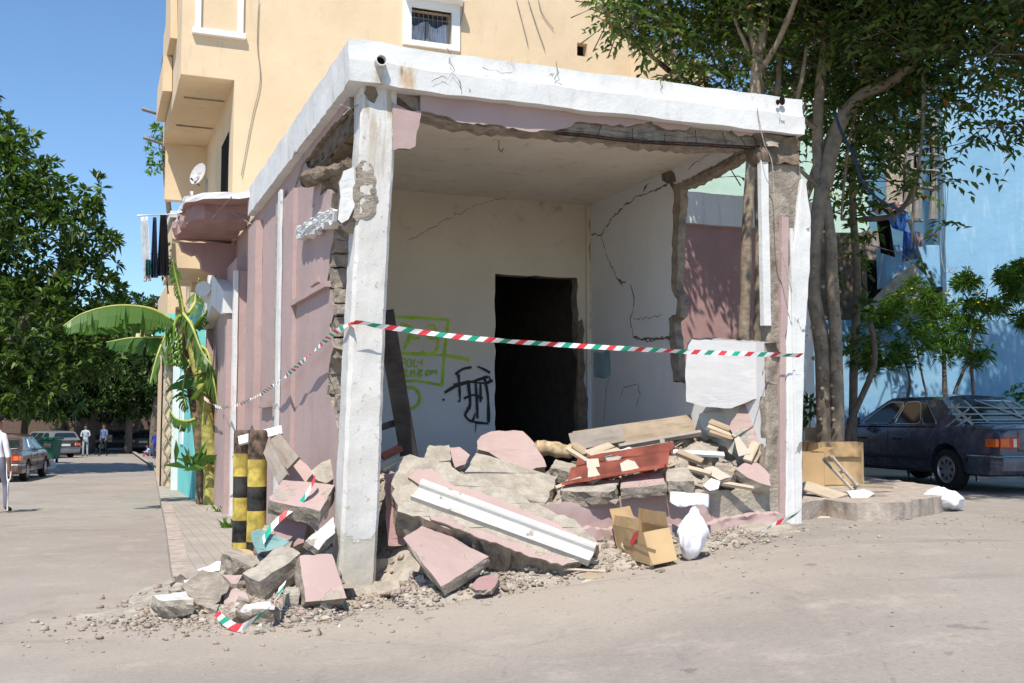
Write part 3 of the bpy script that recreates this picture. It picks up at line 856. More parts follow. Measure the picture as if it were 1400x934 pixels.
column('exposed_concrete', [(4.3, rc(1040, 190), rc(1095, 190), -.02, .18, .05), (ZB0, rc(1026, 175), rc(1085, 175), -.04, .18, .05)], [M['concdark']], bld, n=14, amp=.06)
# plinth, and floor slab
pl = [(640, 700), (760, 688), (800, 684), (860, 680), (905, 676), (965, 672), (1064, 668)]
def wallgrid(top, bot, nu, nv, bulge, seed, name, mats, matfn=None, depth=.25, amp=.02, s0=-.02):
    """low masonry face as a fine grid between two outlines, closed at the top and back"""
    T_ = sorted(P2(top, FS, s=s0)); B_ = sorted(P2(bot, FS, s=s0)); bm = BM(); g = []
    t0, t1 = T_[0][0], T_[-1][0]; rnd = random.Random(seed)
    for i in range(nu + 1):
        t = t0 + (t1 - t0) * i / nu; zt_ = np.interp(t, [p[0] for p in T_], [p[1] for p in T_]) + rnd.uniform(-.012, .012) + .03 * noise.noise(Vector((t * 6, seed, 0))); zb_ = np.interp(t, [p[0] for p in B_], [p[1] for p in B_])
        col = []
        for j in range(nv + 1):
            v = j / nv; z = zb_ + (zt_ - zb_) * v
            e = bulge * (1 - v) ** 1.5 + amp * noise.noise(Vector((t * 2.2, z * 5, seed))) + amp * .8 * abs(noise.noise(Vector((t * 5, z * 9, seed + 3)))) + amp * .3 * noise.noise(Vector((t * 17, z * 22, seed)))
            col.append(bm.verts.new(W(t, s0 - e, z)))
        col.append(bm.verts.new(W(t, s0 + depth * .5, zt_ + .012))); col.append(bm.verts.new(W(t, s0 + depth, zt_ - .04))); col.append(bm.verts.new(W(t, s0 + depth, zb_ - .3)))
        g.append(col)
    for a_, b_ in zip(g, g[1:]):
        for k in range(len(a_) - 1):
            f = bm.faces.new((a_[k], b_[k], b_[k + 1], a_[k + 1])); f.material_index = 2 if k >= nv else 0
            if matfn: f.material_index = matfn(f, k)
    bm.faces.new(g[0]); bm.faces.new(g[-1][::-1]); bmesh.ops.recalc_face_normals(bm, faces=bm.faces)
    return obj(name, bm, mats, bld, smooth=True, auto=30)
def mfp(f, k):
    t_, s_, z_ = toW(f.calc_center_median())
    return 2 if k >= 14 or (t_ > FS(962, 690)[0] + .1 * noise.noise(Vector((z_ * 5, 0, 0))) and z_ > FS(1000, 700)[1] - .02 + .06 * noise.noise(Vector((t_ * 4, 0, 0)))) else 0
wallgrid(pl, [(640, 800), (1064, 730)], 90, 14, .0, 3, 'plinth', [M['pink'], M['inner'], M['conclight']], mfp)
wallgrid([(660, 745), (760, 722), (830, 724), (960, 717), (1040, 702), (1070, 702)], [(660, 830), (1070, 745)], 90, 10, .10, 5, 'plinth_footing', [M['pink'], M['inner'], M['pink']], None, .16, .05, -.12)
bm = BM(); boxw(bm, .2, 4.36, .25, SB, -.2, fl); obj('floor_slab', bm, M['conclight'], bld)
# sprayed and daubed marks on the back wall (flat ribbons of paint)
M['spray'] = flat('lime_spray_paint', (.42, .62, .06), .8)
M['daub'] = flat('black_daubed_paint', (.02, .017, .015), .5, .4)
def stroke(bm, pts, w, s, n=3):
    p = [FS(x, y, s) for x, y in pts]
    p = [(v.x, v.y) for v in smoothpts([Vector((a[0], a[1], 0)) for a in p], n)]
    W2 = w / F * 13.6 / 2 * (1.3 if s > SB - .0125 else .85)
    L = []; Rr = []
    for i in range(len(p)):
        a, b = p[max(i - 1, 0)], p[min(i + 1, len(p) - 1)]
        d = math.dist(a, b) or 1; nx, ny = -(b[1] - a[1]) / d * W2, (b[0] - a[0]) / d * W2
        k_ = .8 + .5 * noise.noise(Vector((p[i][0] * 9, p[i][1] * 9, w))); nx *= k_; ny *= k_
        L.append(W(p[i][0] + nx, s, p[i][1] + ny)); Rr.append(W(p[i][0] - nx, s, p[i][1] - ny))
    for i in range(len(p) - 1): quad(bm, [L[i], L[i + 1], Rr[i + 1], Rr[i]])
bm = BM(); S0 = SB - .004; k = 0
for pts, wd in (([(531, 433), (560, 434), (612, 437)], 4), ([(613, 436), (608, 480), (604, 528)], 4), ([(531, 481), (570, 484), (610, 486), (642, 492)], 4), ([(540, 521), (570, 521), (604, 527)], 3.5),
                ([(548, 443), (562, 447), (563, 452), (556, 470), (552, 478)], 4), ([(563, 462), (574, 462)], 4), ([(583, 447), (592, 444), (597, 456), (599, 470), (595, 480), (584, 484), (577, 480)], 4), ([(580, 452), (588, 462), (597, 462)], 4),
                ([(548, 490), (548, 502)], 2.4), ([(548, 490), (554, 491), (553, 496), (548, 496)], 2.2), ([(558, 492), (556, 500), (561, 501), (563, 493), (558, 491)], 2.2), ([(567, 491), (566, 501), (571, 501)], 2.2), ([(571, 495), (575, 495)], 2.2), ([(577, 490), (577, 499)], 2.2),
                ([(552, 505), (557, 507), (552, 511), (557, 514), (551, 515)], 2.2), ([(562, 506), (561, 515)], 2.2), ([(563, 510), (567, 506), (567, 515)], 2.2), ([(572, 506), (572, 515), (577, 513), (573, 510), (577, 507), (572, 505)], 2.2), ([(582, 514), (583, 507), (587, 507), (587, 512), (583, 511)], 2.2), ([(590, 512), (590, 506), (593, 509), (596, 506), (597, 512)], 2.2),
                ([(556, 530), (566, 530), (573, 538), (574, 548), (568, 556), (560, 558), (555, 552)], 4)):
    k += 1; stroke(bm, pts, wd, S0 - k * .00035)
obj('spray_graffiti', bm, M['spray'], bld)
bm = BM(); k = 0
for pts, wd in (([(608, 537), (625, 527), (648, 521), (667, 515)], 6), ([(623, 512), (632, 505), (645, 502)], 5), ([(653, 501), (664, 506), (670, 510)], 5), ([(627, 512), (629, 546), (626, 548)], 5), ([(640, 520), (643, 550), (640, 560)], 7), ([(650, 520), (652, 548), (653, 572)], 6), ([(662, 514), (667, 540), (668, 566), (668, 578)], 6),
                ([(640, 560), (636, 568), (645, 576), (650, 565)], 5), ([(645, 576), (655, 578), (668, 579)], 4), ([(620, 526), (640, 522), (662, 524), (674, 520)], 5), ([(668, 514), (672, 522)], 4), ([(651, 578), (650, 590)], 2), ([(606, 545), (607, 548)], 4), ([(634, 545), (648, 540), (660, 545)], 5), ([(657, 525), (657, 550)], 5)):
    k += 1; stroke(bm, pts, wd, S0 - .012 - k * .00035)
obj('daubed_graffiti', bm, M['daub'], bld)
# ================================================================== NEIGHBOURING BUILDINGS
# ---- apricot apartment building behind
SY = 9.2
M['frame'] = plaster('white_window_surround', (.80, .80, .80), (.72, .72, .72), stain=(.5, .5, .5), stainamt=.2)
def glassm(name, c=(.02, .025, .03), r=.08):
    t = MT(name, r, .6); t.color(t.mix(t.noise(2, 3), c, tuple(x * 1.8 for x in c))); return t.m
M['glass'] = glassm('dark_window_glass')
M['curtain'] = flat('pale_net_curtain', (.55, .60, .70), .9)
M['greywood'] = flat('weathered_grey_timber', (.25, .24, .23), .85)
ya = thing('apartment_building', 'tall apricot rendered apartment block rising behind the white parapet', 'building', W(0, SY, 0))
bm = BM()
lw, rw = FS(318, 240, SY)[0], 8.72
zt_ = 14.5
zcv = FS(280, 105, SY)[1]
win = [FS(562, 10, SY), FS(617, 19, SY), FS(615, 62, SY), FS(562, 55, SY)]
win2 = [FS(266, -45, SY), FS(331, -40, SY), FS(329, 44, SY), FS(266, 39, SY)]
wx0, wx1, wz0, wz1 = win[0][0], win[1][0], FS(590, 59, SY)[1], FS(562, 10, SY)[1]
outer = [(lw, 4.0), (rw, 4.0), (rw, FS(918, 62, SY)[1]), (FS(860, 55, SY)[0], FS(860, 50, SY)[1]), (FS(850, 45, SY)[0], zt_), (FS(249, 20, SY)[0], zt_), (FS(249, 20, SY)[0], zcv), (lw, zcv)]
small = [FS(789, 58, SY), FS(803, 60, SY), FS(803, 78, SY), FS(789, 76, SY)]
prism(bm, outer, fr(SY), VV * .3, (0, 0, 0), holes=[[(wx0, wz0), (wx1, wz0), (wx1, wz1), (wx0, wz1)], small])
obj('front_wall', bm, M['yellow'], ya)
bm = BM(); boxw(bm, lw, lw + .25, SY + .3, SY + 5.2, 4.0, zcv); obj('side_wall', bm, M['yellow'], ya)
bm = BM(); boxw(bm, rw - .3, rw, SY + .3, SY + 9, 4, FS(918, 62, SY)[1] - .05)
obj('side_wall', bm, M['yellow'], ya)
lx = FS(249, 20, SY)[0]
bm = BM(); boxw(bm, lx, lw + .2, SY + .3, SY + 5.2, zcv, zcv + .2); subdiv(bm, .8); rough(bm, .01, 2)
boxw(bm, lx, lx + .2, SY + .3, SY + 5.2, zcv + .2, zt_)
obj('overhanging_floor', bm, M['yellow'], ya)
zf = FS(262, 275, SY + 4.9)[1]
bm = BM(); boxw(bm, lx + .05, lw, SY + 4.9, SY + 5.15, zf, zcv - .002); obj('recess_end_wall', bm, M['yellow'], ya)
bm = BM()
for s in (SY + 1.3, SY + 3.3): boxw(bm, lx + .15, lw - .03, s, s + .05, zcv - .02, zcv - .001)
obj('soffit_joint', bm, M['conc'], ya)
# ragged edge pieces on the street side
for i, (py0, py1) in enumerate(((0, 60), (60, 110))):
    p0 = FS(247 - 6 * i, py0, SY + 1.5); p1 = FS(243 - 4 * i, py1, SY + 1.5)
    bm = BM(); boxw(bm, lx - .12 - .05 * i, lx - .003, SY + 1.2 + i, SY + 3.5 + i, p1[1], p0[1] - .02); rough(bm, .02, 2); obj('balcony_edge', bm, M['yellow'], ya)
# doorway in recess side wall
s0 = FT(310, 200, lw)
bm = BM(); boxw(bm, lw - .012, lw - .002, FT(314, 240, lw)[0] + .2, FT(303, 240, lw)[0], 4.6, FT(309, 190, lw)[1]); obj('balcony_door', bm, M['black'], ya)
# barred window
wnd = obj('window', (lambda b: (boxw(b, wx0 - .16, wx0, SY - .05, SY + .1, wz0 - .1, wz1 + .22), boxw(b, wx1, wx1 + .16, SY - .05, SY + .1, wz0 - .1, wz1 + .22), boxw(b, wx0, wx1, SY - .05, SY + .1, wz1, wz1 + .22), boxw(b, wx0, wx1, SY - .06, SY + .1, wz0 - .1, wz0), b)[-1])(BM()), M['frame'], ya)
bm = BM(); boxw(bm, wx0 - .14, wx1 + .18, SY - .28, SY - .051, wz1 + .16, wz1 + .26); obj('window_hood', bm, M['frame'], wnd)
bm = BM(); boxw(bm, wx0, wx1, SY + .22, SY + .24, wz0, wz1); obj('pane', bm, M['glass'], wnd)
bm = BM(); xm = (wx0 + wx1) / 2
N = 30
for i in range(N):
    a, b = wx0 + (wx1 - wx0) * i / N, wx0 + (wx1 - wx0) * (i + 1) / N
    if abs(i - N * .44) < 1.5: continue
    d0_ = .18 + .02 * math.sin(i * 1.9); d1_ = .18 + .02 * math.sin((i + 1) * 1.9); zt0 = wz1 - .22 - .05 * math.sin(i * .4)
    quad(bm, [W(a, SY + d0_, wz0), W(b, SY + d1_, wz0), W(b, SY + d1_, zt0), W(a, SY + d0_, zt0)])
obj('curtain', bm, M['curtain'], wnd)
bm = BM()
for i in range(8): x = wx0 + (wx1 - wx0) * (i + .8) / 8.6; tube(bm, [W(x, SY + .05, wz0), W(x, SY + .05, wz1)], .008, 5)
for z in (wz1 - .16,): tube(bm, [W(wx0, SY + .05, z), W(wx1, SY + .05, z)], .008, 5)
obj('window_bars', bm, M['greywood'], wnd)
bm = BM(); boxw(bm, xm - .07, xm - .02, SY + .1, SY + .15, wz0, wz1 - .2); obj('mullion', bm, M['greywood'], wnd)
# blind framed panel upper left
b0 = FS(266, 39, SY); b1 = FS(332, 48, SY)
for (x0, x1, z0, z1) in ((b0[0] - .0, b0[0] + .1, b0[1], zt_ - 2), (b1[0] - .1, b1[0], b0[1] - .0, zt_ - 2)):
    bm = BM(); boxw(bm, x0, x1, SY - .06, SY - .002, z0, z1); obj('panel_frame', bm, M['frame'], ya)
bm = BM(); boxw(bm, b0[0] - .04, b1[0] + .04, SY - .10, SY - .0021, b0[1] - .1, b0[1] - .003); obj('panel_sill', bm, M['frame'], ya)
bm = BM(); c0, c2 = small[0], small[2]; boxw(bm, c0[0] - .01, c2[0] + .01, SY + .2, SY + .22, c2[1] - .02, c0[1] + .02); obj('vent_back', bm, M['black'], ya)
# cables down the facade
for pts in (((354, 0), (352, 60), (356, 110), (345, 160), (330, 240)), ((634, -10), (632, 20), (626, 45), (622, 60)), ((706, 0), (714, 30), (722, 62)), ((722, 0), (735, 40), (745, 68)), ((736, 0), (742, 20), (757, 40))):
    bm = BM(); tube(bm, smoothpts([at(*p, 18) for p in [(q[0], q[1]) for q in pts]] if False else [W(FS(*q, SY - .03)[0], SY - .03, FS(*q, SY - .03)[1]) for q in pts], 4), .008, 5); obj('cable', bm, M['greywood'], ya)
bm = BM(); tube(bm, [at(830, 28, 17.6), at(915, 97, 15.2)], .045, 7); obj('leaning_pole', bm, M['rust'], ya)
# stepped terrace at right end with railing
q0, q1 = FS(862, 60, SY - .5), FS(958, 92, SY - .5)
bm = BM(); boxw(bm, q0[0], q1[0], SY - .8, SY - .35, q1[1] - 1.9, q1[1]); obj('terrace_parapet', bm, M['yellow'], ya)
bm = BM()
for i in range(9): x = q0[0] + i * .17; tube(bm, [W(x, SY - .55, q1[1]), W(x, SY - .55, q1[1] + .75)], .014, 5)
tube(bm, [W(q0[0], SY - .55, q1[1] + .72), W(q0[0] + 1.5, SY - .55, q1[1] + .72)], .02, 6)
obj('railing', bm, M['greywood'], ya)
# corrugated sheets and poles sticking out at the far left edge
M['sheet'] = flat('grey_corrugated_sheet', (.33, .34, .35), .6, .4, .3)
def corr(bm, c, ax, ay, n, amp, th=.004):
    rows = []
    for i in range(n * 6 + 1):
        u = i / (n * 6) * 2 - 1; h = amp * math.sin(i / 6 * 2 * math.pi)
        nr = ax.cross(ay).normalized()
        rows.append((bm.verts.new(c + ax * u - ay + nr * h), bm.verts.new(c + ax * u + ay + nr * h)))
    for a, b in zip(rows, rows[1:]): bm.faces.new((a[0], b[0], b[1], a[1]))
for (x, y, l, hh) in ((233, 100, .35, .3), (231, 131, .4, .15)):
    bm = BM(); c = at(x, y, 22); corr(bm, c, UU * .2, VV * 1.0 + Vector((0, 0, -.15)), 5, .04)
    bmesh.ops.solidify(bm, geom=bm.faces[:], thickness=.02); obj('balcony_sheet', bm, M['sheet'], ya)
for a, b in (((195, 149), (236, 163)), ((197, 188), (236, 202))):
    bm = BM(); tube(bm, [at(*a, 23), at(*b, 23)], .05, 6); obj('projecting_pole', bm, M['greywood'], ya)

# ---- lower apricot building with the balcony, further along the street
lb = thing('balcony_house', 'apricot two storey house with a white topped balcony over the side street', 'building', W(0, 12, 0))
S1 = 12.0
def fbox(name, px0, px1, py0, py1, s, depth, mat, par, d=0.0, jit=0.01):
    a = FS(px0, py0, s); b = FS(px1, py1, s); bm = BM(); boxw(bm, a[0], b[0], s, s + depth, b[1], a[1]); subdiv(bm, .5); rough(bm, jit, 2); return obj(name, bm, mat, par)
bm = BM(); boxw(bm, .0, 4, S1 - .2, S1 + 8, -.7, 6.0); obj('house_wall', bm, M['yellow'], lb)
fbox('balcony_parapet', 236, 322, 303, 370, S1, 3.0, M['yellow'], lb)
fbox('balcony_coping', 233, 322, 288, 302.5, S1 - .05, 3.1, M['white'], lb)
fbox('balcony_bracket', 262, 322, 371, 400, S1 + 2.2, .3, M['yellow'], lb)
for q in (0,):
    bm = BM(); boxw(bm, -.02, .3, S1 + 3.2, S1 + 3.4, -.5, 5); obj('corner_strip', bm, M['frame'], lb)
bm = BM(); tube(bm, smoothpts([at(*p) for p in ((300, 262, 20.4), (298, 330, 20.3), (303, 380, 20.3), (296, 420, 20.3))], 4), .012, 5); obj('cable', bm, M['greywood'], lb)
# ---- turquoise fronted house and trellis fronted yellow house
tq = thing('turquoise_house', 'house with a turquoise painted front along the shaded end of the side street', 'building', W(0, 16, 0))
a = FT(298, 500, -.1)
def tq_at(px): return FT(px, 560, 0)[0]
sA_, sB_ = 15.6, 30
def tqbox(name, s0, s1, z0, z1, t0, t1, mat, jit=.01):
    bm = BM(); boxw(bm, t0, t1, s0, s1, z0, z1); rough(bm, jit, 2); return obj(name, bm, mat, tq)
tqbox('front_wall', 12.6, 18.5, -1.2, 3.9, -.35, -.002, M['turq'])
tqbox('roof_wall', 18.0, 19.0, 3.42, 4.15, -.80, -.351, M['turq'])
tqbox('window_shutter', 15.0, 15.8, 1.0, 2.6, -.38, -.351, M['frame'])
tqbox('door', 17.2, 18.1, -.9, 1.9, -.38, -.351, M['greywood'])
tqbox('pipe', 16.5, 16.6, -.6, 3.8, -.5, -.351, M['white'])
ty = thing('trellis_house', 'narrow yellow house with an ornate iron trellis at the far end of the side street', 'building', W(0, 18.6, 0))
bm = BM(); boxw(bm, -.54, 3, 18.6, 19.7, -1.6, 3.2); obj('front_wall', bm, M['yellow'], ty)
for i in range(8):
    z = -.5 + i * .45; bm = BM(); tube(bm, [W(-.60, 18.55, z), W(-.36, 18.55, z + .45), W(-.60, 18.55, z + .9)], .018, 5); obj('iron_scroll', bm, M['conclight'], ty)
    bm = BM(); tube(bm, [W(-.36, 18.54, z), W(-.60, 18.54, z + .45), W(-.36, 18.54, z + .9)], .018, 5); obj('iron_scroll', bm, M['conclight'], ty)
for x in (-.62, -.34):
    bm = BM(); tube(bm, [W(x, 18.54, -.7), W(x, 18.54, 3.2)], .025, 5); obj('trellis_post', bm, M['rust'], ty)
bm = BM(); boxw(bm, -.78, .2, 18.45, 19.6, 3.201, 3.40); obj('balcony', bm, M['yellow'], ty)
bm = BM(); boxw(bm, -.4, 1.5, 21, 26, 3.9, 5.3); boxw(bm, -.35, 1.4, 21.05, 25.9, -1, 3.9); obj('upper_storey', bm, M['yellow'], ty)
for i in range(6):
    bm = BM(); tube(bm, [W(-.75, 20.6 + i * .3, 3.9), W(-.75, 20.6 + i * .3, 4.7)], .02, 4); obj('balcony_baluster', bm, M['rust'], ty)
bm = BM(); tube(bm, [W(-.75, 20.5, 4.7), W(-.75, 22.2, 4.7)], .03, 4); obj('balcony_rail', bm, M['rust'], ty)

# ---- pink annex on the right, seen through the broken wall
an = thing('annex_building', 'low dusky pink annex with a white roof band in dappled tree shade', 'building', W(6, 4.6, 0))
SN = 4.45
x0, x1 = 4.73, FS(1050, 400, SN)[0] + .75
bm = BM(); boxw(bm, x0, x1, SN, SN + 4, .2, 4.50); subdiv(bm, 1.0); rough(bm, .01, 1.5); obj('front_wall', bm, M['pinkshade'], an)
bm = BM(); boxw(bm, x0 + .22, x1 + .12, SN - .12, SN + 4.1, 4.502, 4.98); subdiv(bm, .4); rough(bm, .012, 3); obj('roof_band', bm, M['white'], an)
bm = BM(); boxw(bm, x1 - .18, x1 + .04, SN - .06, SN + .1, .2, 4.5); obj('white_strip', bm, M['white'], an)

# ---- right: pale green house, blue house, stair wall, blue yard wall
gh = thing('green_house', 'pale green rendered house mostly hidden behind the trees', 'building', (7, 24, 0))
def ybox(name, px0, px1, py0, py1, Y, depth, mat, par, jit=.0):
    a = at(px0, py0, Y); b = at(px1, py1, Y); bm = BM()
    hexa(bm, [(a.x, Y, b.z), (b.x, Y, b.z), (b.x, Y + depth, b.z), (a.x, Y + depth, b.z), (a.x, Y, a.z), (b.x, Y, a.z), (b.x, Y + depth, a.z), (a.x, Y + depth, a.z)])
    if jit: subdiv(bm, 1); rough(bm, jit, 1.5)
    return obj(name, bm, mat, par)
ybox('front_wall', 1060, 1340, 120, 470, 25.5, 5, M['green'], gh, .01)
ybox('side_wall', 940, 1061, 200, 470, 25.6, 5, M['green'], gh, .01)
bh = thing('blue_house', 'large sky blue rendered house wall filling the right edge', 'building', (12, 21, 0))
# main blue wall faces the street
aa = at(1285, 78, 21.0); bb = at(1290, 575, 21.0)
bm = BM(); 
hexa(bm, [(aa.x, 21, 0), (aa.x + 12, 20.0, 0), (aa.x + 12, 28, 0), (aa.x, 28, 0), (aa.x, 21, aa.z + .1), (aa.x + 12, 20.0, aa.z + .1), (aa.x + 12, 28, aa.z + .1), (aa.x, 28, aa.z + .1)])
subdiv(bm, 1.5); rough(bm, .02, .8)
obj('front_wall', bm, M['blue'], bh)
ztop = aa.z + .1
bm = BM(); prism(bm, [(aa.x, ztop), (aa.x + 1.5, ztop + .9), (aa.x + 3.2, ztop + 1.1), (aa.x + 3.2, ztop)], lambda p: (p[0], 21.0, p[1]), Vector((0, .4, 0))); obj('roof_gable', bm, M['blue'], bh)
bm = BM(); tube(bm, [Vector((aa.x - .1, 20.95, ztop + .02)), Vector((aa.x + 1.5, 20.95, ztop + .95)), Vector((aa.x + 3.3, 20.9, ztop + 1.2))], .09, 6); obj('roof_trim', bm, M['frame'], bh)
# left projecting blue section over dark opening, stair string wall
ybox('wall_section', 1210, 1286, 335, 392, 20.6, .5, M['blue'], bh, .01)
ybox('dark_opening', 1238, 1290, 392, 440, 20.9, .2, M['black'], bh)
bm = BM()
pp = [(1162, 445), (1232, 372), (1250, 362), (1262, 388), (1262, 445)]
q = [at(x, y, 20.4) for x, y in pp]
prism(bm, [(v.x, v.z) for v in q], lambda p: (p[0], 20.4, p[1]), Vector((0, .2, 0))); obj('stair_wall', bm, M['conclight'], bh)
ybox('shaded_porch', 1100, 1215, 318, 450, 21.6, .3, M['concdark'], bh)
ybox('porch_panel', 1182, 1218, 315, 400, 21.2, .2, M['conc'], bh)
ybox('curtain_sheet', 1210, 1256, 185, 290, 21.3, .05, M['conclight'], bh)
ybox('porch_door', 1186, 1204, 356, 425, 21.15, .04, M['black'], bh)
for x0_, y0_, x1_, y1_ in ((1256, 120, 1254, 300), (1242, 200, 1238, 296), (1276, 150, 1276, 300)):
    bm = BM(); tube(bm, [at(x0_, y0_, 21.0), at(x1_, y1_, 21.0)], .09, 7); obj('timber_post', bm, M['greywood'], bh)
bm = BM()
for y in (210, 232, 256): tube(bm, [at(1240, y, 20.95), at(1284, y + 3, 20.95)], .05, 6)
obj('timber_rail', bm, M['greywood'], bh)
yw = thing('yard_wall', 'low sky blue yard wall behind the parked dark car', 'wall', (9, 19.8, .3))
ybox('wall_panel', 1096, 1430, 438, 620, 19.8, .25, M['blue'], yw, .01)
# service wires, lean-to on blue wall
bm = BM()
for dx in (0, 6): tube(bm, smoothpts([at(*p) for p in ((1287 + dx, 190, 20.8), (1290 + dx, 250, 20.6), (1286 + dx, 330, 20.7), (1292 + dx, 372, 20.5), (1303 + dx, 365, 20.5))], 4), .008, 4)
obj('wall_cable', bm, M['greywood'], bh)
# distant blocks closing the street
far = thing('distant_building', 'dark distant wall closing the shaded end of the street', 'building', (-26, 80, -1))
bm = BM(); hexa(bm, [(-70, 82, -2), (-6, 82, -2), (-6, 90, -2), (-70, 90, -2), (-70, 82, 3.2), (-6, 82, 3.2), (-6, 90, 3.2), (-70, 90, 3.2)])
obj('wall', bm, flat('brown_wall', (.12, .08, .06)), far)
# ================================================================== PLANTS
def leafmat(name, lo, hi, trans=.35, rough=.45, yellow=None):
    m = bpy.data.materials.new(name); m.use_nodes = True; nt = m.node_tree; b = nt.nodes['Principled BSDF']
    g = nt.nodes.new('ShaderNodeNewGeometry')
    r = nt.nodes.new('ShaderNodeValToRGB'); r.color_ramp.elements[0].color = (*lo, 1); r.color_ramp.elements[1].color = (*hi, 1)
    if yellow:
        e = r.color_ramp.elements.new(.95); e.color = (*hi, 1); r.color_ramp.elements[2].position = .98; r.color_ramp.elements[2].color = (*yellow, 1)
    nt.links.new(g.outputs['Random Per Island'], r.inputs[0]); nt.links.new(r.outputs[0], b.inputs['Base Color'])
    b.inputs['Roughness'].default_value = rough; b.inputs['Specular IOR Level'].default_value = .35
    tr = nt.nodes.new('ShaderNodeBsdfTranslucent'); mx = nt.nodes.new('ShaderNodeMixShader'); mx.inputs[0].default_value = trans
    mu = nt.nodes.new('ShaderNodeMix'); mu.data_type = 'RGBA'; mu.blend_type = 'MULTIPLY'; mu.inputs[0].default_value = 1
    nt.links.new(r.outputs[0], mu.inputs[6]); mu.inputs[7].default_value = (1.6, 1.9, .7, 1)
    nt.links.new(mu.outputs[2], tr.inputs[0])
    nt.links.new(b.outputs[0], mx.inputs[1]); nt.links.new(tr.outputs[0], mx.inputs[2])
    nt.links.new(mx.outputs[0], nt.nodes['Material Output'].inputs[0])
    return m
M['leafdark'] = leafmat('glossy_dark_leaf', (.020, .045, .010), (.12, .19, .04), .25, .38)
M['leaffar'] = leafmat('distant_leaf', (.015, .035, .010), (.07, .13, .03), .2, .5)
M['leafash'] = leafmat('mid_green_leaf', (.022, .045, .012), (.11, .17, .035), .35, .5, (.22, .11, .03))
M['leafbush'] = leafmat('light_green_thin_leaf', (.06, .13, .02), (.17, .28, .05), .35, .5)
M['leafbanana'] = leafmat('banana_leaf', (.05, .12, .03), (.12, .22, .05), .35, .4)
M['midrib'] = flat('banana_midrib', (.42, .45, .12), .5)
M['bananafruit'] = flat('green_banana_skin', (.16, .30, .04), .45)
M['bark'] = concrete('pale_grey_bark', (.29, .235, .175), var=.3, bs=.5, spots=False)
M['barkdark'] = concrete('grey_brown_bark', (.17, .135, .105), var=.3, bs=.6, spots=False)
M['flower'] = flat('yellow_petal', (.8, .55, .03), .6)
NR = np.random.RandomState(7)
def unit(v): return v / np.maximum(np.linalg.norm(v, axis=1, keepdims=True), 1e-9)
def leaves(c, d, L, wd, fold=.25, droop=0.0):
    """c base points, d directions, L lengths, wd widths (arrays) -> verts, tris"""
    n = len(c); d = unit(d)
    up = np.tile([0, 0, 1.0], (n, 1)) + NR.normal(0, .45, (n, 3))
    x = unit(np.cross(d, up)); nrm = np.cross(x, d)
    L = L[:, None]; wd = wd[:, None]
    mid = c + d * L * .45
    tip = c + d * L - np.array([0, 0, 1.0]) * L * droop
    lf = mid + x * wd * .5 + nrm * wd * fold; rg = mid - x * wd * .5 + nrm * wd * fold
    V = np.stack([c, lf, tip, rg], 1).reshape(-1, 3)
    i = np.arange(n)[:, None] * 4
    T = np.concatenate([i + [0, 1, 2], i + [0, 2, 3]], 1).reshape(-1, 3)
    return V, T
def blobpts(c, r, n, shell=.72):
    u = unit(NR.normal(0, 1, (n, 3))); q = (shell + (1 - shell) * NR.rand(n, 1) ** .6)
    k = NR.rand(n) < .2
    q[k] *= NR.rand(k.sum(), 1) ** .5
    return np.array(c) + u * q * np.array(r), u
def rosettes(P, U, per, L, wd, spread=.9, droop=.12, jl=.3):
    n = len(P)
    c = np.repeat(P, per, 0); ax = unit(np.repeat(U, per, 0) + [0, 0, .35])
    d = ax * .55 + unit(NR.normal(0, 1, (n * per, 3))) * spread
    LL = L * (1 + NR.uniform(-jl, jl, n * per)); return leaves(c + d * .02, d, LL, LL * wd, droop=droop)
def limb(bm, pts, rads, n=9, rnd=None):
    q = smoothpts(pts, 4); rr = list(np.interp(np.linspace(0, 1, len(q)), np.linspace(0, 1, len(rads)), rads))
    tube(bm, q, rr, n, jit=.05, rnd=rnd)
def tree_thing(name, label, base, blobs, leaf, trunkpts, dens, per, L, wd, mat, bark, group=None, spread=.9, droop=.12, inner=.25):
    t = thing(name, label, 'tree' if 'tree' in name else 'bush', base, group)
    Vs, Ts, k = [], [], 0
    for (c, r) in blobs:
        r = np.array(r) * (.86 if 'big dense' in label else 1); area = 4 * math.pi * (r[0] * r[1] + r[1] * r[2] + r[0] * r[2]) / 3
        n = max(12, int(area * dens)); P, U = blobpts(c, r, n)
        # break the outline with a noise cut so sky shows through
        keep = np.array([noise.noise(Vector(p) * (1.2 / max(.5, r.mean() ** .5))) > -.28 for p in P]); P, U = P[keep], U[keep]
        V, T = rosettes(P, U, per, L, wd, spread, droop); Vs.append(V); Ts.append(T + k); k += len(V)
    if Vs: npmesh('crown', np.concatenate(Vs), np.concatenate(Ts), mat, t)
    rnd = random.Random(5)
    bm = BM()
    for pts, rads in trunkpts: limb(bm, pts, rads, 8, rnd)
    if len(bm.verts): obj('trunk', bm, bark, t, smooth=True)
    else: bm.free()
    return t
def pb(px, py, rp, Y, ry=None, dz=1.0):
    c = at(px, py, Y); r = rp / F * Y; return ((c.x, c.y, c.z), (r, ry or r, r * dz))
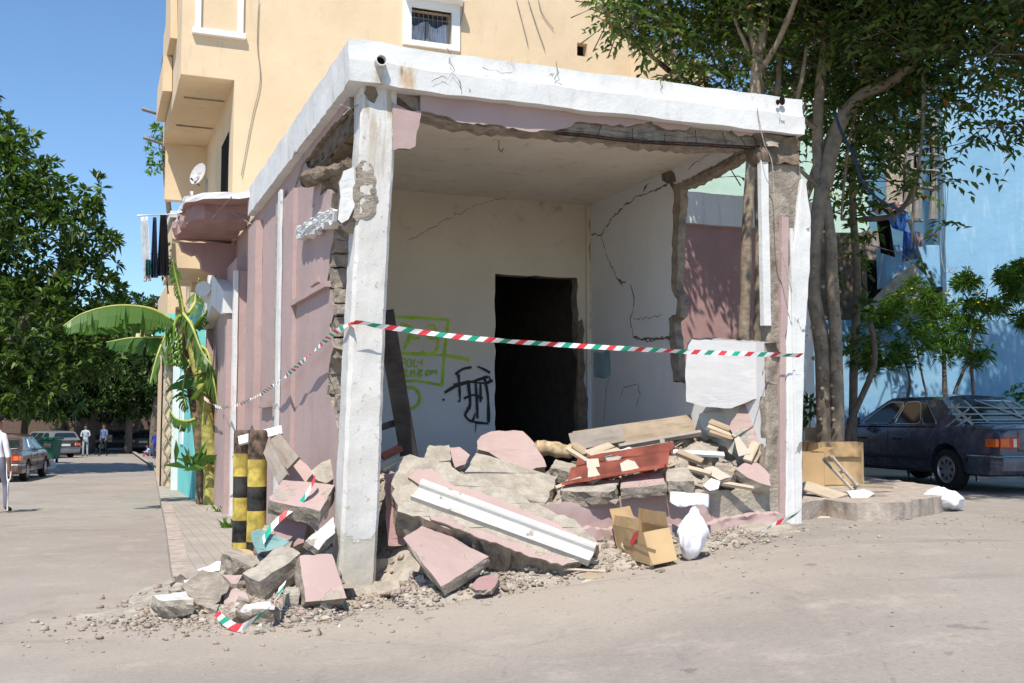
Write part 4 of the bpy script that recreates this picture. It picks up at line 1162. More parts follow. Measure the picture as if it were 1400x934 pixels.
# big dense tree at the left
B = [pb(50, 330, 100, 38), pb(-20, 250, 90, 38), pb(100, 300, 48, 37), pb(-30, 190, 62, 38), pb(0, 225, 45, 37), pb(100, 410, 80, 38), pb(20, 470, 110, 37), pb(135, 470, 58, 38), pb(70, 525, 62, 38), pb(-60, 400, 140, 39), pb(138, 360, 24, 37.5), pb(128, 262, 22, 37),
     pb(150, 330, 12, 37), pb(40, 180, 10, 37), pb(-70, 120, 70, 38), pb(165, 430, 22, 38), pb(-40, 520, 80, 37), pb(-150, 300, 160, 39), pb(60, 250, 40, 37), pb(20, 270, 60, 36.5)]
gx = gz(-20, 38)
tree_thing('broadleaf_tree', 'big dense glossy leaved tree at the left edge, tallest crown over the street', (-20, 38, gx), B, None,
           [([(-20, 38, gx - .2), (-20.1, 38, 1.5), (-19.5, 38, 4.4), (-18.5, 38, 8)], [.4, .33, .26, .1]), ([(-20, 38, 1.6), (-18, 37.6, 4), (-16, 37.4, 7)], [.25, .18, .07]), ([(-20, 38, 1.8), (-21.5, 38, 5), (-22, 38, 11)], [.25, .18, .06])],
           4.6, 8, .36, .38, M['leafdark'], M['barkdark'])
# further trees that shade the end of the street
def streettree(label, px, Y, topy, rpx, seed):
    k = F / Y; x = (px - 700) / k; g = gz(x, Y); zt2 = 1.6 + (570 - topy) / k
    r = rpx / k; bl = []; rr = random.Random(seed)
    H0 = g + 2.6
    for i in range(9):
        a = rr.uniform(0, 6.28); q = rr.uniform(.2, .75) * r
        z = rr.uniform(H0 + r * .3, zt2 - r * .4)
        bl.append(((x + q * math.cos(a), Y + q * math.sin(a), z), (r * .55, r * .55, r * .42)))
    bl.append(((x, Y, zt2 - r * .4), (r * .6, r * .6, r * .42)))
    tree_thing('street_tree', label, (x, Y, g), bl, None, [([(x, Y, g - .2), (x, Y, g + 2), (x + .3, Y, H0 + 2)], [.25, .2, .1]), ([(x, Y, g + 1.8), (x + 1, Y, H0 + 2)], [.15, .08])],
               4.2, 8, .34, .42, M['leaffar'], M['barkdark'], group='trees shading the far end of the street')
streettree('dark street tree directly behind the upper banana leaves', 178, 66, 400, 90, 1)
streettree('street tree behind the two standing men', 128, 68, 425, 110, 2)
streettree('dark street tree over the parked pale car', 36, 66, 400, 130, 3)
streettree('bushy street tree beside the trellis house', 212, 60, 408, 60, 4)
streettree('street tree at the far left beyond the silver car', -70, 60, 380, 150, 5)
streettree('far street tree above the seated people', 190, 70, 432, 110, 6)
streettree('far street tree behind the green dumpster', 90, 74, 420, 130, 7)
# small tree showing past the apricot block and potted shrub on its balcony
c = at(222, 205, 26)
tree_thing('roof_tree', 'small tree growing behind the left edge of the apricot block', (c.x, 26, 5.2), [pb(222, 205, 22, 26), pb(212, 185, 12, 26), pb(214, 232, 10, 26), pb(232, 180, 14, 26), pb(235, 225, 16, 26)], None,
           [([(c.x + .3, 26.3, 5.2), (c.x + .1, 26, 7.5), (c.x, 26, 8.6)], [.08, .06, .03])], 14, 7, .14, .4, M['leafbush'], M['barkdark'])
c = at(224, 355, 20.6)
tree_thing('balcony_shrub', 'leafy dark shrub hanging beside the washing on the balcony', (c.x, 20.6, 4.0), [pb(224, 350, 13, 20.6), pb(226, 366, 11, 20.6), pb(219, 338, 7, 20.6)], None, [([(c.x + .1, 20.6, 4.0), (c.x, 20.6, 4.8)], [.02, .01])], 40, 7, .10, .4, M['leafdark'], M['barkdark'])

# ---- trees on the right beside the shop
def T3(lst):
    p = [at(x, y, Y) for x, y, Y in lst]
    if lst[0][1] >= 500: p = [Vector((p[0].x, p[0].y, gz(p[0].x, p[0].y) - .1))] + (p if p[0].z > gz(p[0].x, p[0].y) + .25 else p[1:])   # stems start in the ground
    return p
def bigtree(label, base, limbs, blobs, dens, L=.13, group='trees beside the right column', knobs=()):
    t = thing('ash_tree', label, 'tree', base, group)
    rnd = random.Random(4); bm = BM()
    for pts, rads in limbs: limb(bm, T3(pts), rads, 9, rnd)
    rough(bm, .008, 5)
    for x, y, Y, r in knobs:
        c = at(x, y, Y)
        bmesh.ops.create_icosphere(bm, subdivisions=1, radius=r, matrix=Matrix.Translation(c))
    obj('trunk', bm, M['bark'], t, smooth=True)
    Vs, Ts, k = [], [], 0; tw = BM()
    for (c, r) in blobs:
        r = np.array(r); vol = 4.19 * r.prod(); n = max(6, int(vol * dens))
        P = np.array(c) + unit(NR.normal(0, 1, (n, 3))) * (NR.rand(n, 1) ** .45) * r
        keep = np.array([noise.noise(Vector(p) * 1.7) > -.12 for p in P]); P = P[keep]
        # hanging compound twigs: paired leaflets along a drooping stalk
        m = len(P)
        if not m: continue
        D = unit(NR.normal(0, 1, (m, 3)) * [1, 1, .35]); per = 9
        for j in range(per):
            q = .05 + j * .05
            base_ = P + D * q - np.array([0, 0, 1.0]) * (q * q * .9)
            side = np.cross(D, [0, 0, 1.0]) * (1 if j % 2 else -1)
            dd = side + D * .5 + NR.normal(0, .25, (m, 3)) - np.array([0, 0, .35])
            LL = L * NR.uniform(.7, 1.2, m)
            V, T = leaves(base_, dd, LL, LL * .42, droop=.15); Vs.append(V); Ts.append(T + k); k += len(V)
        for i in range(0, m, 5):
            a = Vector(P[i]); b = a + Vector(D[i]) * .3 - Vector((0, 0, .08)); z = a - Vector(D[i]) * .5 + Vector((0, 0, -.15))
            tube(tw, [z, a, b], [.012, .008, .003], 4, cap=False)
    npmesh('crown', np.concatenate(Vs), np.concatenate(Ts), M['leafash'], t)
    obj('twigs', tw, M['barkdark'], t)
    return t
rk = random.Random(9)
kn = [(1128 + rk.uniform(-11, 11) - (580 - y) * .06, y, 14.35, .035) for y in range(350, 580, 14)] + [(1143 + rk.uniform(-8, 8), y, 14.25, .03) for y in range(335, 580, 16)]
gA = gz(4.3, 14.5)
lbA = [pb(1190, 60, 90, 14.5, 1.2), pb(1100, 30, 80, 15, 1.2), pb(1280, 70, 75, 14, 1.0), pb(1360, 60, 70, 13.5, 1.0), pb(1210, 160, 58, 15, .8), pb(1180, 235, 42, 15.5, .6), pb(1260, 150, 50, 14.5, .7), pb(1330, 165, 42, 13.5, .6), pb(1385, 185, 32, 13, .5), pb(1130, 110, 50, 15.3, .8),
       pb(1300, 235, 26, 13.8, .3), pb(1262, 250, 22, 13.8, .3), pb(1250, 330, 22, 13.8, .3), pb(1285, 300, 14, 13.8, .2), pb(1225, 200, 34, 14, .4), pb(1240, 0, 120, 13.5, 1.4), pb(1400, 20, 90, 12.5, 1.2), pb(1175, 330, 20, 15.6, .3), pb(1185, 400, 22, 15.6, .3), pb(1165, 470, 18, 15.8, .3), pb(1100, 200, 30, 15.5, .5), pb(1395, 130, 36, 12.8, .5), pb(1345, 100, 40, 13, .6)]
lbA += [((5.5, 12, 8.3), (2.0, 2.0, 1.0)), ((3.4, 10.6, 8.6), (1.1, 1.2, .8)), ((7.6, 12.5, 8.2), (2.0, 2.2, 1.0)), ((6.2, 10.0, 8.8), (1.6, 1.5, .8)), ((4.8, 13.5, 8.6), (1.8, 1.8, 1.0)), ((9, 15, 8.5), (2, 2, 1.2)), ((8.3, 10.5, 8.6), (1.5, 1.3, .7)), ((3.6, 12.2, 7.6), (1.2, 1.0, .7)), ((10.2, 12.6, 8.6), (1.6, 2, .8))]
bigtree('main tree with knobbly twin trunks and long limb reaching right', (4.3, 14.5, gA),
        [([(1129, 640, 14.5), (1124, 480, 14.5), (1112, 400, 14.5), (1114, 330, 14.5), (1126, 250, 14.5)], [.125, .115, .105, .10, .11]),
         ([(1146, 640, 14.4), (1143, 470, 14.4), (1138, 390, 14.4), (1136, 330, 14.45), (1128, 270, 14.5)], [.10, .09, .085, .08, .07]),
         ([(1126, 262, 14.5), (1135, 215, 14.5), (1150, 165, 14.5), (1180, 130, 14.4), (1225, 108, 14.2), (1262, 70, 14.0), (1290, 35, 13.8), (1316, -10, 13.4), (1330, -90, 12.5)], [.11, .105, .10, .09, .08, .075, .065, .06, .04]),
         ([(1122, 275, 14.5), (1118, 200, 14.6), (1120, 130, 14.6), (1128, 60, 14.6), (1126, 0, 14.5), (1120, -90, 14)], [.085, .075, .07, .065, .06, .04]),
         ([(1122, 50, 14.6), (1108, 20, 14.6), (1098, -20, 14.5)], [.06, .05, .04]),
         ([(1112, 340, 14.5), (1096, 300, 14.7), (1112, 240, 14.8), (1138, 180, 14.9), (1170, 130, 15), (1200, 60, 15)], [.07, .06, .06, .055, .05, .03]),
         ([(1200, 75, 14.2), (1270, 66, 13.6), (1330, 62, 13.2), (1400, 76, 12.8)], [.03, .05, .045, .03]),
         ([(1290, 34, 13.8), (1340, 22, 13.4), (1400, 12, 13)], [.05, .04, .03]),
         ([(1120, 180, 14.6), (1090, 150, 14.4), (1098, 100, 14.2), (1103, 62, 14.2)], [.04, .035, .03, .02]),
         ([(1262, 90, 14), (1262, 180, 13.9), (1250, 260, 13.8), (1246, 340, 13.8)], [.03, .02, .015, .01]),
         ([(1178, 120, 14.5), (1160, 200, 14.9), (1150, 300, 15.2)], [.02, .02, .015]),
         ([(1126, 262, 14.5), (1080, 210, 14.3), (1102, 140, 14.3)], [.03, .03, .02])],
        lbA, 72, L=.145, knobs=kn)
gB = gz(3.1, 14.2)
bigtree('slender pale tree whose trunk stands before the annex wall', (3.1, 14.2, gB),
        [([(1016, 500, 14.0), (1019, 400, 14.0), (1022, 300, 14.0), (1030, 180, 14.0), (1034, 110, 14.0), (1036, 75, 14.0)], [.082, .078, .075, .072, .075, .08]),
         ([(1036, 80, 14.0), (1028, 40, 14.0), (1022, 0, 14), (1010, -60, 14)], [.07, .06, .05, .03]), ([(1036, 80, 14.0), (1044, 40, 14.0), (1048, -10, 14), (1060, -80, 14)], [.08, .065, .06, .03]),
         ([(1042, 95, 14.0), (1062, 60, 13.8), (1080, 20, 13.6), (1095, -20, 13.4)], [.04, .04, .04, .03]), ([(1026, 75, 14), (1010, 40, 14), (1000, 10, 14)], [.03, .025, .02])],
        [pb(1000, 60, 60, 14.6, 1.0), pb(950, 40, 60, 14.8, 1.0), pb(900, 20, 50, 14.5, .8), pb(1040, -10, 80, 14.5, 1.2), pb(960, 105, 45, 15, .6), pb(1000, 130, 30, 15, .4), pb(1070, 90, 36, 15, .5), pb(925, 95, 22, 15, .4), pb(860, 20, 35, 14.3, .5), pb(1060, 150, 16, 15, .3), pb(980, -30, 90, 14.5, 1.2), pb(880, -20, 70, 14, .8)], 66, L=.145)
bigtree('second thin trunked tree close behind the slender pale one', (3.45, 14.9, gB),
        [([(1035, 500, 14.3), (1037, 400, 14.3), (1037, 300, 14.3), (1034, 200, 14.3), (1046, 60, 14.6), (1050, -20, 14.6)], [.06, .06, .055, .05, .05, .04]), ([(1040, 200, 14.3), (1060, 160, 14.5), (1066, 60, 14.6)], [.06, .05, .03])],
        [pb(1000, 215, 22, 15, .3), pb(970, 222, 12, 15, .3), pb(1020, 235, 14, 15, .3), pb(1050, 50, 45, 15.2, .7)], 34)
bigtree('tree overhanging the apricot terrace with drooping leaf sprays', (2.2, 16.4, 5.0),
        [([(930, 160, 17), (925, 100, 17), (915, 40, 17), (890, -10, 16.8)], [.08, .07, .05, .03]), ([(925, 90, 17), (870, 40, 16.5), (820, 8, 16)], [.04, .03, .015])],
        [pb(815, 8, 14, 16, .3), pb(835, 30, 10, 16, .2), pb(850, 5, 26, 16.2, .4), pb(905, 45, 35, 17, .5), pb(930, 120, 26, 17, .4), pb(895, 70, 22, 17, .4), pb(965, 130, 26, 17, .4), pb(1010, 120, 40, 17, .5)], 60, L=.12)
bigtree('dense dark crowned tree rising behind the annex roof', (4.6, 18, .5),
        [([(1075, 560, 18), (1078, 400, 18), (1082, 250, 18), (1090, 120, 18), (1080, 20, 18)], [.14, .13, .12, .10, .06]), ([(1090, 130, 18), (1130, 70, 18), (1170, 20, 18)], [.07, .06, .04]), ([(1085, 160, 18), (1040, 100, 18), (990, 60, 18)], [.07, .05, .03])],
        [pb(1000, 70, 75, 18.5, 1.2), pb(1090, 40, 90, 18, 1.4), pb(1180, 80, 90, 18, 1.4), pb(1240, 30, 90, 17.5, 1.2), pb(1140, 170, 60, 18.5, 1.0), pb(1200, 180, 50, 18, .9), pb(940, 90, 45, 18, .8), pb(1050, 130, 40, 18.5, .6), pb(1100, -60, 130, 18, 1.8), pb(1230, 250, 30, 18, .5), pb(1150, 260, 36, 18.5, .5)], 34, L=.17)
# darker climbing growth behind the twin trunks
t = tree_thing('shade_tree', 'shadowed leafy growth in the gap behind the twin trunks', (5, 17, .5), [pb(1170, 430, 26, 16.5), pb(1178, 480, 20, 16.5), pb(1160, 260, 36, 17), pb(1185, 300, 26, 17), pb(1165, 370, 26, 17), pb(1110, 560, 16, 16)], None,
    [(T3([(1166, 600, 16.6), (1168, 480, 16.6), (1172, 380, 16.6), (1165, 260, 16.6), (1172, 160, 16.6)]), [.075, .07, .065, .06, .05]), (T3([(1160, 590, 16.2), (1195, 500, 16.2), (1190, 440, 16.2)]), [.05, .05, .04]), (T3([(1168, 300, 16.6), (1230, 290, 16.2), (1262, 220, 16)]), [.05, .04, .03])], 12, 7, .16, .4, M['leafash'], M['barkdark'])
# thin leaved bushes with yellow flowers
def thinbush(label, base, blobs, stems, seed):
    t = thing('flowering_bush', label, 'bush', base, 'yellow flowered bushes by the blue wall')
    Vs, Ts, k = [], [], 0
    for c, r in blobs:
        r = np.array(r); n = int(4.19 * r.prod() * 150) + 40
        P = np.array(c) + unit(NR.normal(0, 1, (n, 3))) * (NR.rand(n, 1) ** .5) * r
        keep = np.array([noise.noise(Vector(p) * 3.1) > -.15 for p in P]); P = P[keep]
        V, T = rosettes(P, NR.normal(0, .4, P.shape) + [0, 0, .3], 14, .14, .085, .9, .35); Vs.append(V); Ts.append(T + k); k += len(V)
    npmesh('foliage', np.concatenate(Vs), np.concatenate(Ts), M['leafbush'], t)
    bm = BM(); rnd = random.Random(seed)
    for pts, rads in stems: limb(bm, T3(pts), rads, 6, rnd)
    obj('stems', bm, M['barkdark'], t, smooth=True)
    for i in range(14):
        fb = BM()
        c, r = rnd.choice(blobs); p = Vector(c) + Vector((rnd.uniform(-1, 1) * r[0], -r[1] * .9, rnd.uniform(-.6, 1) * r[2]))
        bmesh.ops.create_icosphere(fb, subdivisions=1, radius=.022, matrix=Matrix.Translation(p) @ Matrix.Diagonal((1, 1, .7, 1)))
        obj('flower', fb, M['flower'], t)
    return t
thinbush('broad yellow flowered bush directly behind the car roof', (7.2, 18.4, .5),
         [pb(1205, 435, 26, 18.3, .4), pb(1180, 470, 22, 18.3, .4), pb(1222, 415, 20, 18.3, .4), pb(1250, 400, 22, 18.4, .4), pb(1280, 425, 30, 18.3, .5), pb(1300, 465, 34, 18.3, .5), pb(1255, 455, 34, 18.3, .5), pb(1230, 490, 26, 18.2, .4), pb(1325, 440, 20, 18.3, .4), pb(1190, 500, 14, 18.3, .3), pb(1335, 485, 20, 18.3, .3)],
         [([(1292, 560, 18.4), (1291, 510, 18.4), (1288, 460, 18.4), (1270, 420, 18.4)], [.05, .045, .03, .015]), ([(1300, 560, 18.4), (1320, 500, 18.4), (1330, 460, 18.4)], [.03, .03, .02]), ([(1240, 560, 18.4), (1244, 520, 18.4), (1232, 480, 18.4)], [.025, .025, .015]), ([(1270, 560, 18.4), (1262, 520, 18.4), (1250, 460, 18.4)], [.025, .02, .015])], 1)
thinbush('open branched yellow flowered bush at the right edge', (8.9, 18.4, .5),
         [pb(1318, 385, 14, 18.2, .3), pb(1345, 392, 18, 18.2, .3), pb(1375, 378, 16, 18.2, .3), pb(1390, 400, 20, 18.2, .3), pb(1360, 420, 15, 18.2, .3), pb(1400, 440, 16, 18.2, .3), pb(1335, 415, 9, 18.2, .3), pb(1395, 385, 16, 18.2, .3), pb(1398, 365, 8, 18.2, .3)],
         [([(1332, 560, 18.3), (1328, 470, 18.3), (1345, 430, 18.2), (1375, 405, 18.2), (1400, 395, 18.2)], [.03, .03, .025, .02, .01]), ([(1338, 440, 18.2), (1318, 400, 18.2)], [.02, .01]), ([(1345, 430, 18.2), (1350, 395, 18.2)], [.015, .01])], 2)
# low clump of green by the rear of the car
tree_thing('low_bush', 'small round leafed bush beyond the boot of the dark car', (9.4, 19, .5), [pb(1395, 540, 14, 18.9), pb(1405, 552, 14, 18.9)], None, [], 60, 7, .09, .5, M['leafbush'], M['bark'])

# ---- banana plant in a planter
PB = at(275, 650, 19.4)
ban = thing('banana_plant', 'banana plant with long torn arching leaves and a green fruit bunch on the side pavement', 'plant', (PB.x, 19.4, gz(PB.x, 19.4) + .13))
def bleaf(pts, wpx, droop, seed, torn=.35):
    P = smoothpts([at(*p) for p in pts], 8); n = len(P); rnd = random.Random(seed)
    wid = wpx / F * pts[0][2]
    bm = BM()
    for sgn in (1, -1):
        ang = droop
        tear = 0
        for i in range(n - 1):
            a, b = P[i], P[i + 1]; d = (b - a).normalized()
            u = (i + .5) / (n - 1); w_ = wid * (math.sin(math.pi * min(1, u * 1.02 + .02)) ** .45) * (1 - .25 * u)
            hor = d.cross(Vector((0, 0, 1)))
            hor = hor.normalized() if hor.length > .2 else Vector((0, -1, 0))
            if rnd.random() < torn: ang = droop + rnd.uniform(-.3, .35); tear = rnd.uniform(.0, .2)
            dn = Vector((0, 0, -1)); nn = d.cross(hor)
            o1 = hor * sgn * math.cos(ang) + dn * math.sin(ang)
            ww = w_ * rnd.uniform(.9, 1.02)
            m1 = a + (b - a) * tear * .5
            q = [a, b, b + o1 * ww * .55 + d * ww * .1 , m1 + o1 * ww * .55 + d * ww * .1]
            o2 = (hor * sgn * math.cos(ang + .35) + dn * math.sin(ang + .35))
            q2 = [q[3], q[2], q[2] + o2 * ww * .5 + d * ww * .1 - (b - a) * tear * .7, q[3] + o2 * ww * .5 + d * ww * .1 + (b - a) * tear * .7]
            quad(bm, q); quad(bm, q2)
    bmesh.ops.remove_doubles(bm, verts=bm.verts, dist=.0005)
    lf = obj('leaf', bm, M['leafbanana'], ban)
    bm = BM(); tube(bm, P, list(np.interp(np.linspace(0, 1, n), [0, 1], [.035, .008])), 6); obj('midrib', bm, M['midrib'], lf, smooth=True)
bleaf([(236, 438, 19.0), (205, 422, 18.8), (160, 418, 18.5), (115, 428, 18.2), (86, 446, 18.0)], 42, .75, 1)
bleaf([(236, 440, 19.2), (215, 428, 19.2), (170, 423, 19.0), (130, 432, 18.7), (108, 446, 18.5)], 42, 1.0, 2)
bleaf([(238, 462, 19.4), (215, 461, 19.4), (180, 462, 19.6), (145, 468, 19.8)], 28, 1.2, 3, .6)
bleaf([(243, 440, 19.2), (228, 455, 19.0), (214, 490, 18.8), (205, 525, 18.7)], 26, .9, 4, .6)
bleaf([(252, 440, 19.3), (247, 405, 19.3), (240, 375, 19.2), (236, 355, 19.1)], 16, .5, 5, .7)
bleaf([(256, 430, 19.4), (266, 415, 19.5), (268, 400, 19.6), (272, 380, 19.6)], 20, .7, 6, .6)
bleaf([(262, 455, 19.3), (275, 435, 19.2), (298, 412, 19.0), (312, 408, 18.9)], 15, .6, 7, .5)
bleaf([(250, 428, 19.3), (262, 445, 19.0), (276, 480, 18.9), (290, 500, 18.8)], 30, 1.1, 8, .6)
bleaf([(262, 470, 19.3), (283, 480, 19.0), (292, 520, 18.9), (300, 570, 18.9)], 26, 1.1, 9, .6)
bleaf([(266, 545, 19.2), (282, 520, 19.0), (284, 500, 18.9), (275, 485, 18.9)], 32, .5, 10, .4)
bleaf([(256, 560, 19.4), (250, 535, 19.4), (254, 510, 19.5)], 34, .4, 11, .2)
bleaf([(268, 572, 19.2), (256, 576, 19.0), (240, 572, 18.9), (232, 560, 18.9)], 18, .8, 12, .3)
bleaf([(262, 500, 19.4), (252, 485, 19.5), (245, 470, 19.6)], 22, .6, 13, .2)
bm = BM(); limb(bm, T3([(289, 648, 19.3), (284, 590, 19.3), (280, 540, 19.3), (268, 490, 19.3), (256, 440, 19.3)]), [.15, .13, .12, .12, .09], 10, random.Random(1)); obj('stem', bm, flat('yellow_green_banana_stem', (.36, .33, .09), .6, var=.3, scale=9), ban, smooth=True)
bm = BM(); limb(bm, T3([(277, 650, 19.6), (271, 580, 19.6), (262, 520, 19.6), (250, 450, 19.5), (246, 420, 19.4)]), [.12, .11, .11, .12, .08], 10, random.Random(2)); obj('stem', bm, flat('brown_banana_stem', (.17, .12, .07), .8, var=.4, scale=9), ban, smooth=True)
bm = BM(); limb(bm, T3([(246, 432, 19.2), (238, 445, 19.0), (236, 500, 19.0)]), [.04, .035, .03], 6); obj('fruit_stalk', bm, M['bananafruit'], ban, smooth=True)
rnd = random.Random(6)
for row in range(6):
    y = 462 + row * 7; bm = BM(); c = at(238, y, 19.0)
    for k in range(7):
        a = k / 7 * 2 * math.pi + row; o = Vector((math.cos(a), math.sin(a), 0))
        tube(bm, [c + o * .04, c + o * .10 - Vector((0, 0, .04)), c + o * .135 + Vector((0, 0, .01)), c + o * .13 + Vector((0, 0, .07))], [.014, .02, .018, .008], 6)
    obj('fruit_hand', bm, M['bananafruit'], ban, smooth=True)
# small plants in the pot
tt = thing('spiky_plant', 'low spiky green plant growing at the foot of the banana stems', 'plant', (PB.x - .25, 19.1, gz(PB.x, 19) + .4))
c0 = at(262, 640, 19.0)
P = np.tile(np.array(c0), (26, 1)) + NR.normal(0, .12, (26, 3)) * [1, 1, .2]
V, T = leaves(P, NR.normal(0, .5, (26, 3)) + [0, 0, 1], NR.uniform(.35, .7, 26), NR.uniform(.07, .12, 26), droop=.25)
npmesh('leaves', V, T, M['leafbanana'], tt)
bm = BM(); a = gnd(248, 663, .13); b = gnd(302, 666, .13)
boxw(bm, toW(a)[0] , -.12, toW(b)[1] + 1.2, toW(b)[1] + 1.75, a.z, a.z + .28); subdiv(bm, .2); rough(bm, .012, 4)
tag(obj('planter_box', bm, flat('faded_red_brick', (.42, .20, .16), .9, var=.3)), 'low faded red masonry planter under the banana plant', 'planter')
bm = BM(); a = gnd(247, 663, .13)
for i in range(5): boxa(bm, a + Vector((.04 + i * .06, .1, .2)), Vector((.022, 0, 0)), Vector((0, .12, 0)), Vector((0, 0, .19)))
boxa(bm, a + Vector((.16, .12, .2)), Vector((.15, 0, 0)), Vector((0, .1, 0)), Vector((0, 0, .17)))
tag(obj('slatted_pot', bm, flat('pale_painted_slats', (.50, .42, .36), .8, var=.3)), 'small pale slatted plant tub beside the red planter', 'plant pot')
# ================================================================== CARS
def paint(name, c, rough=.25, metal=.4, dust=.3, dustc=(.30, .27, .24)):
    t = MT(name, rough, .5); t.b.inputs['Metallic'].default_value = metal
    d = t.math('MULTIPLY', t.noise(5, 6, .65, lo=.4, hi=.75), dust)
    t.color(t.mix(d, c, dustc)); t.b.inputs['Coat Weight'].default_value = .6; t.b.inputs['Coat Roughness'].default_value = .08
    r = t.math('ADD', t.math('MULTIPLY', d, .8), rough); t.link(r, t.b.inputs['Roughness'])
    return t.m
M['chrome'] = flat('bright_trim', (.6, .6, .6), .25, .5, 1.0, .05, bump=0)
M['tyre'] = flat('tyre_rubber', (.02, .02, .02), .85)
M['alloy'] = flat('dull_alloy', (.42, .42, .43), .4, .5, .8, .15)
M['blacktrim'] = flat('black_trim', (.02, .02, .022), .5)
M['redlamp'] = flat('red_lamp_lens', (.50, .02, .015), .2, .6, bump=0)
M['orangelamp'] = flat('orange_lamp_lens', (.75, .14, .02), .2, .6, bump=0)
M['clearlamp'] = flat('clear_lamp_lens', (.7, .62, .45), .2, .6, bump=0)
M['carglass'] = glassm('car_window_glass', (.012, .018, .02), .06)
M['tape'] = flat('white_masking_tape', (.75, .73, .68), .6)
def apply_bool(o, cutters):
    for c in cutters:
        m = o.modifiers.new('b', 'BOOLEAN'); m.object = c; m.operation = 'DIFFERENCE'; m.solver = 'EXACT'
    bpy.context.view_layer.update()
    dg = bpy.context.evaluated_depsgraph_get()
    me = bpy.data.meshes.new_from_object(o.evaluated_get(dg)); o.modifiers.clear(); o.data = me
    for c in cutters: bpy.data.objects.remove(c)
def lathe(bm, prof, c, ax, n=28, mi=0):
    """prof: (offset along ax, radius)"""
    x, y = frame_from(ax); ax = ax.normalized(); rings = []
    for o_, r in prof:
        rings.append([bm.verts.new(c + ax * o_ + x * math.cos(2 * math.pi * k / n) * r + y * math.sin(2 * math.pi * k / n) * r) for k in range(n)])
    for a, b in zip(rings, rings[1:]):
        for k in range(n): f = bm.faces.new((a[k], a[(k + 1) % n], b[(k + 1) % n], b[k])); f.material_index = mi
    return rings
def sedan(name, label, pos, ang, pm, group=None, L=5.0, Wd=1.82, H=1.44, cat='car', detail=True, wagon=False):
    root = thing(name, label, cat, pos, group)
    root.rotation_euler = (0, 0, ang)
    bpy.context.view_layer.update()
    def lobj(n, bm, m, parent=None, **k):   # local coordinates
        me = bpy.data.meshes.new(n); bmesh.ops.recalc_face_normals(bm, faces=bm.faces); bm.to_mesh(me); bm.free()
        for q in (m if isinstance(m, list) else [m]): me.materials.append(q)
        if k.get('smooth'):
            me.polygons.foreach_set('use_smooth', [True] * len(me.polygons)); me.set_sharp_from_angle(angle=R(k.get('auto', 40)))
        o = bpy.data.objects.new(n, me); COL.objects.link(o); o.parent = parent or root; return o
    hl = L / 2; hw = Wd / 2
    xs = [-hl, -hl + .03, -hl + .12, -2.1, -1.9, -1.6, -1.3, -1.0, -.6, -.2, .3, .8, 1.15, 1.4, 1.7, 2.0, hl - .2, hl - .06, hl]
    xs = [x * L / 5 if abs(x) < 2.2 else x for x in xs]
    def top(x): return np.interp(x, [-hl, -hl + .08, -1.5, -1.2, 1.1, 1.3, 2.1, hl], [.90, .955, .99, .96, .955, .95, .86, .74])
    def wid(x): return hw * np.interp(x, [-hl, -hl + .05, -hl + .25, -1.2, .5, 1.8, hl - .1, hl], [.86, .92, .965, 1, 1, .98, .92, .84])
    bm = BM(); rings = []
    for x in xs:
        w_ = wid(x); t_ = top(x); zb = .24 if abs(x) < hl - .15 else .32
        half = [(0, zb), (w_ * .85, zb), (w_ * .96, zb + .06), (w_ * .985, .46), (w_, .60), (w_ * .992, .72), (w_ * .97, t_ - .11), (w_ * .93, t_ - .03), (w_ * .84, t_), (w_ * .4, t_ + .018), (0, t_ + .022)]
        pts = half + [(-a, b) for a, b in half[-2:0:-1]]
        rings.append([bm.verts.new((x, a, b)) for a, b in pts])
    m = len(rings[0])
    for a, b in zip(rings, rings[1:]):
        for k in range(m): bm.faces.new((a[k], a[(k + 1) % m], b[(k + 1) % m], b[k]))
    bm.faces.new(rings[0][::-1]); bm.faces.new(rings[-1])
    bmesh.ops.recalc_face_normals(bm, faces=bm.faces)
    body = lobj('body', bm, pm, smooth=True, auto=32)
    wx = (-1.42 * L / 5, 1.50 * L / 5); cuts = []
    for x in wx:
        c = BM(); bmesh.ops.create_cone(c, cap_ends=True, segments=36, radius1=.375, radius2=.375, depth=3, matrix=Matrix.Translation((x, 0, .33)) @ Matrix.Rotation(math.pi / 2, 4, 'X'))
        # keep the axle tunnel narrow: two pockets
        c.free()
        for s in (1, -1):
            c = BM(); bmesh.ops.create_cone(c, cap_ends=True, segments=36, radius1=.375, radius2=.375, depth=.34, matrix=Matrix.Translation((x, s * (hw - .10), .33)) @ Matrix.Rotation(math.pi / 2, 4, 'X'))
            me = bpy.data.meshes.new('c'); c.to_mesh(me); c.free(); co = bpy.data.objects.new('cutter', me); COL.objects.link(co); co.parent = root; cuts.append(co)
    apply_bool(body, cuts)
    # greenhouse
    zr, zb = H, .95
    G = dict(rb=-1.75, rt=-1.02, fb=1.12, ft=.30)
    if wagon: G = dict(rb=-2.2, rt=-1.95, fb=1.12, ft=.35)
    wb, wt = hw * .90, hw * .70
    def gp(u, v, s):   # u 0 rear..1 front, v 0 belt..1 roof
        xb = G['rb'] + (G['fb'] - G['rb']) * u; xt = G['rt'] + (G['ft'] - G['rt']) * u
        e = v * (1 - .0 * v)
        return Vector((xb + (xt - xb) * e, s * (wb + (wt - wb) * v - .02 * math.sin(math.pi * u) * 0), zb + (zr - .05 - zb) * v))
    bm = BM(); rows = []
    U_ = np.linspace(0, 1, 9)
    sec = []
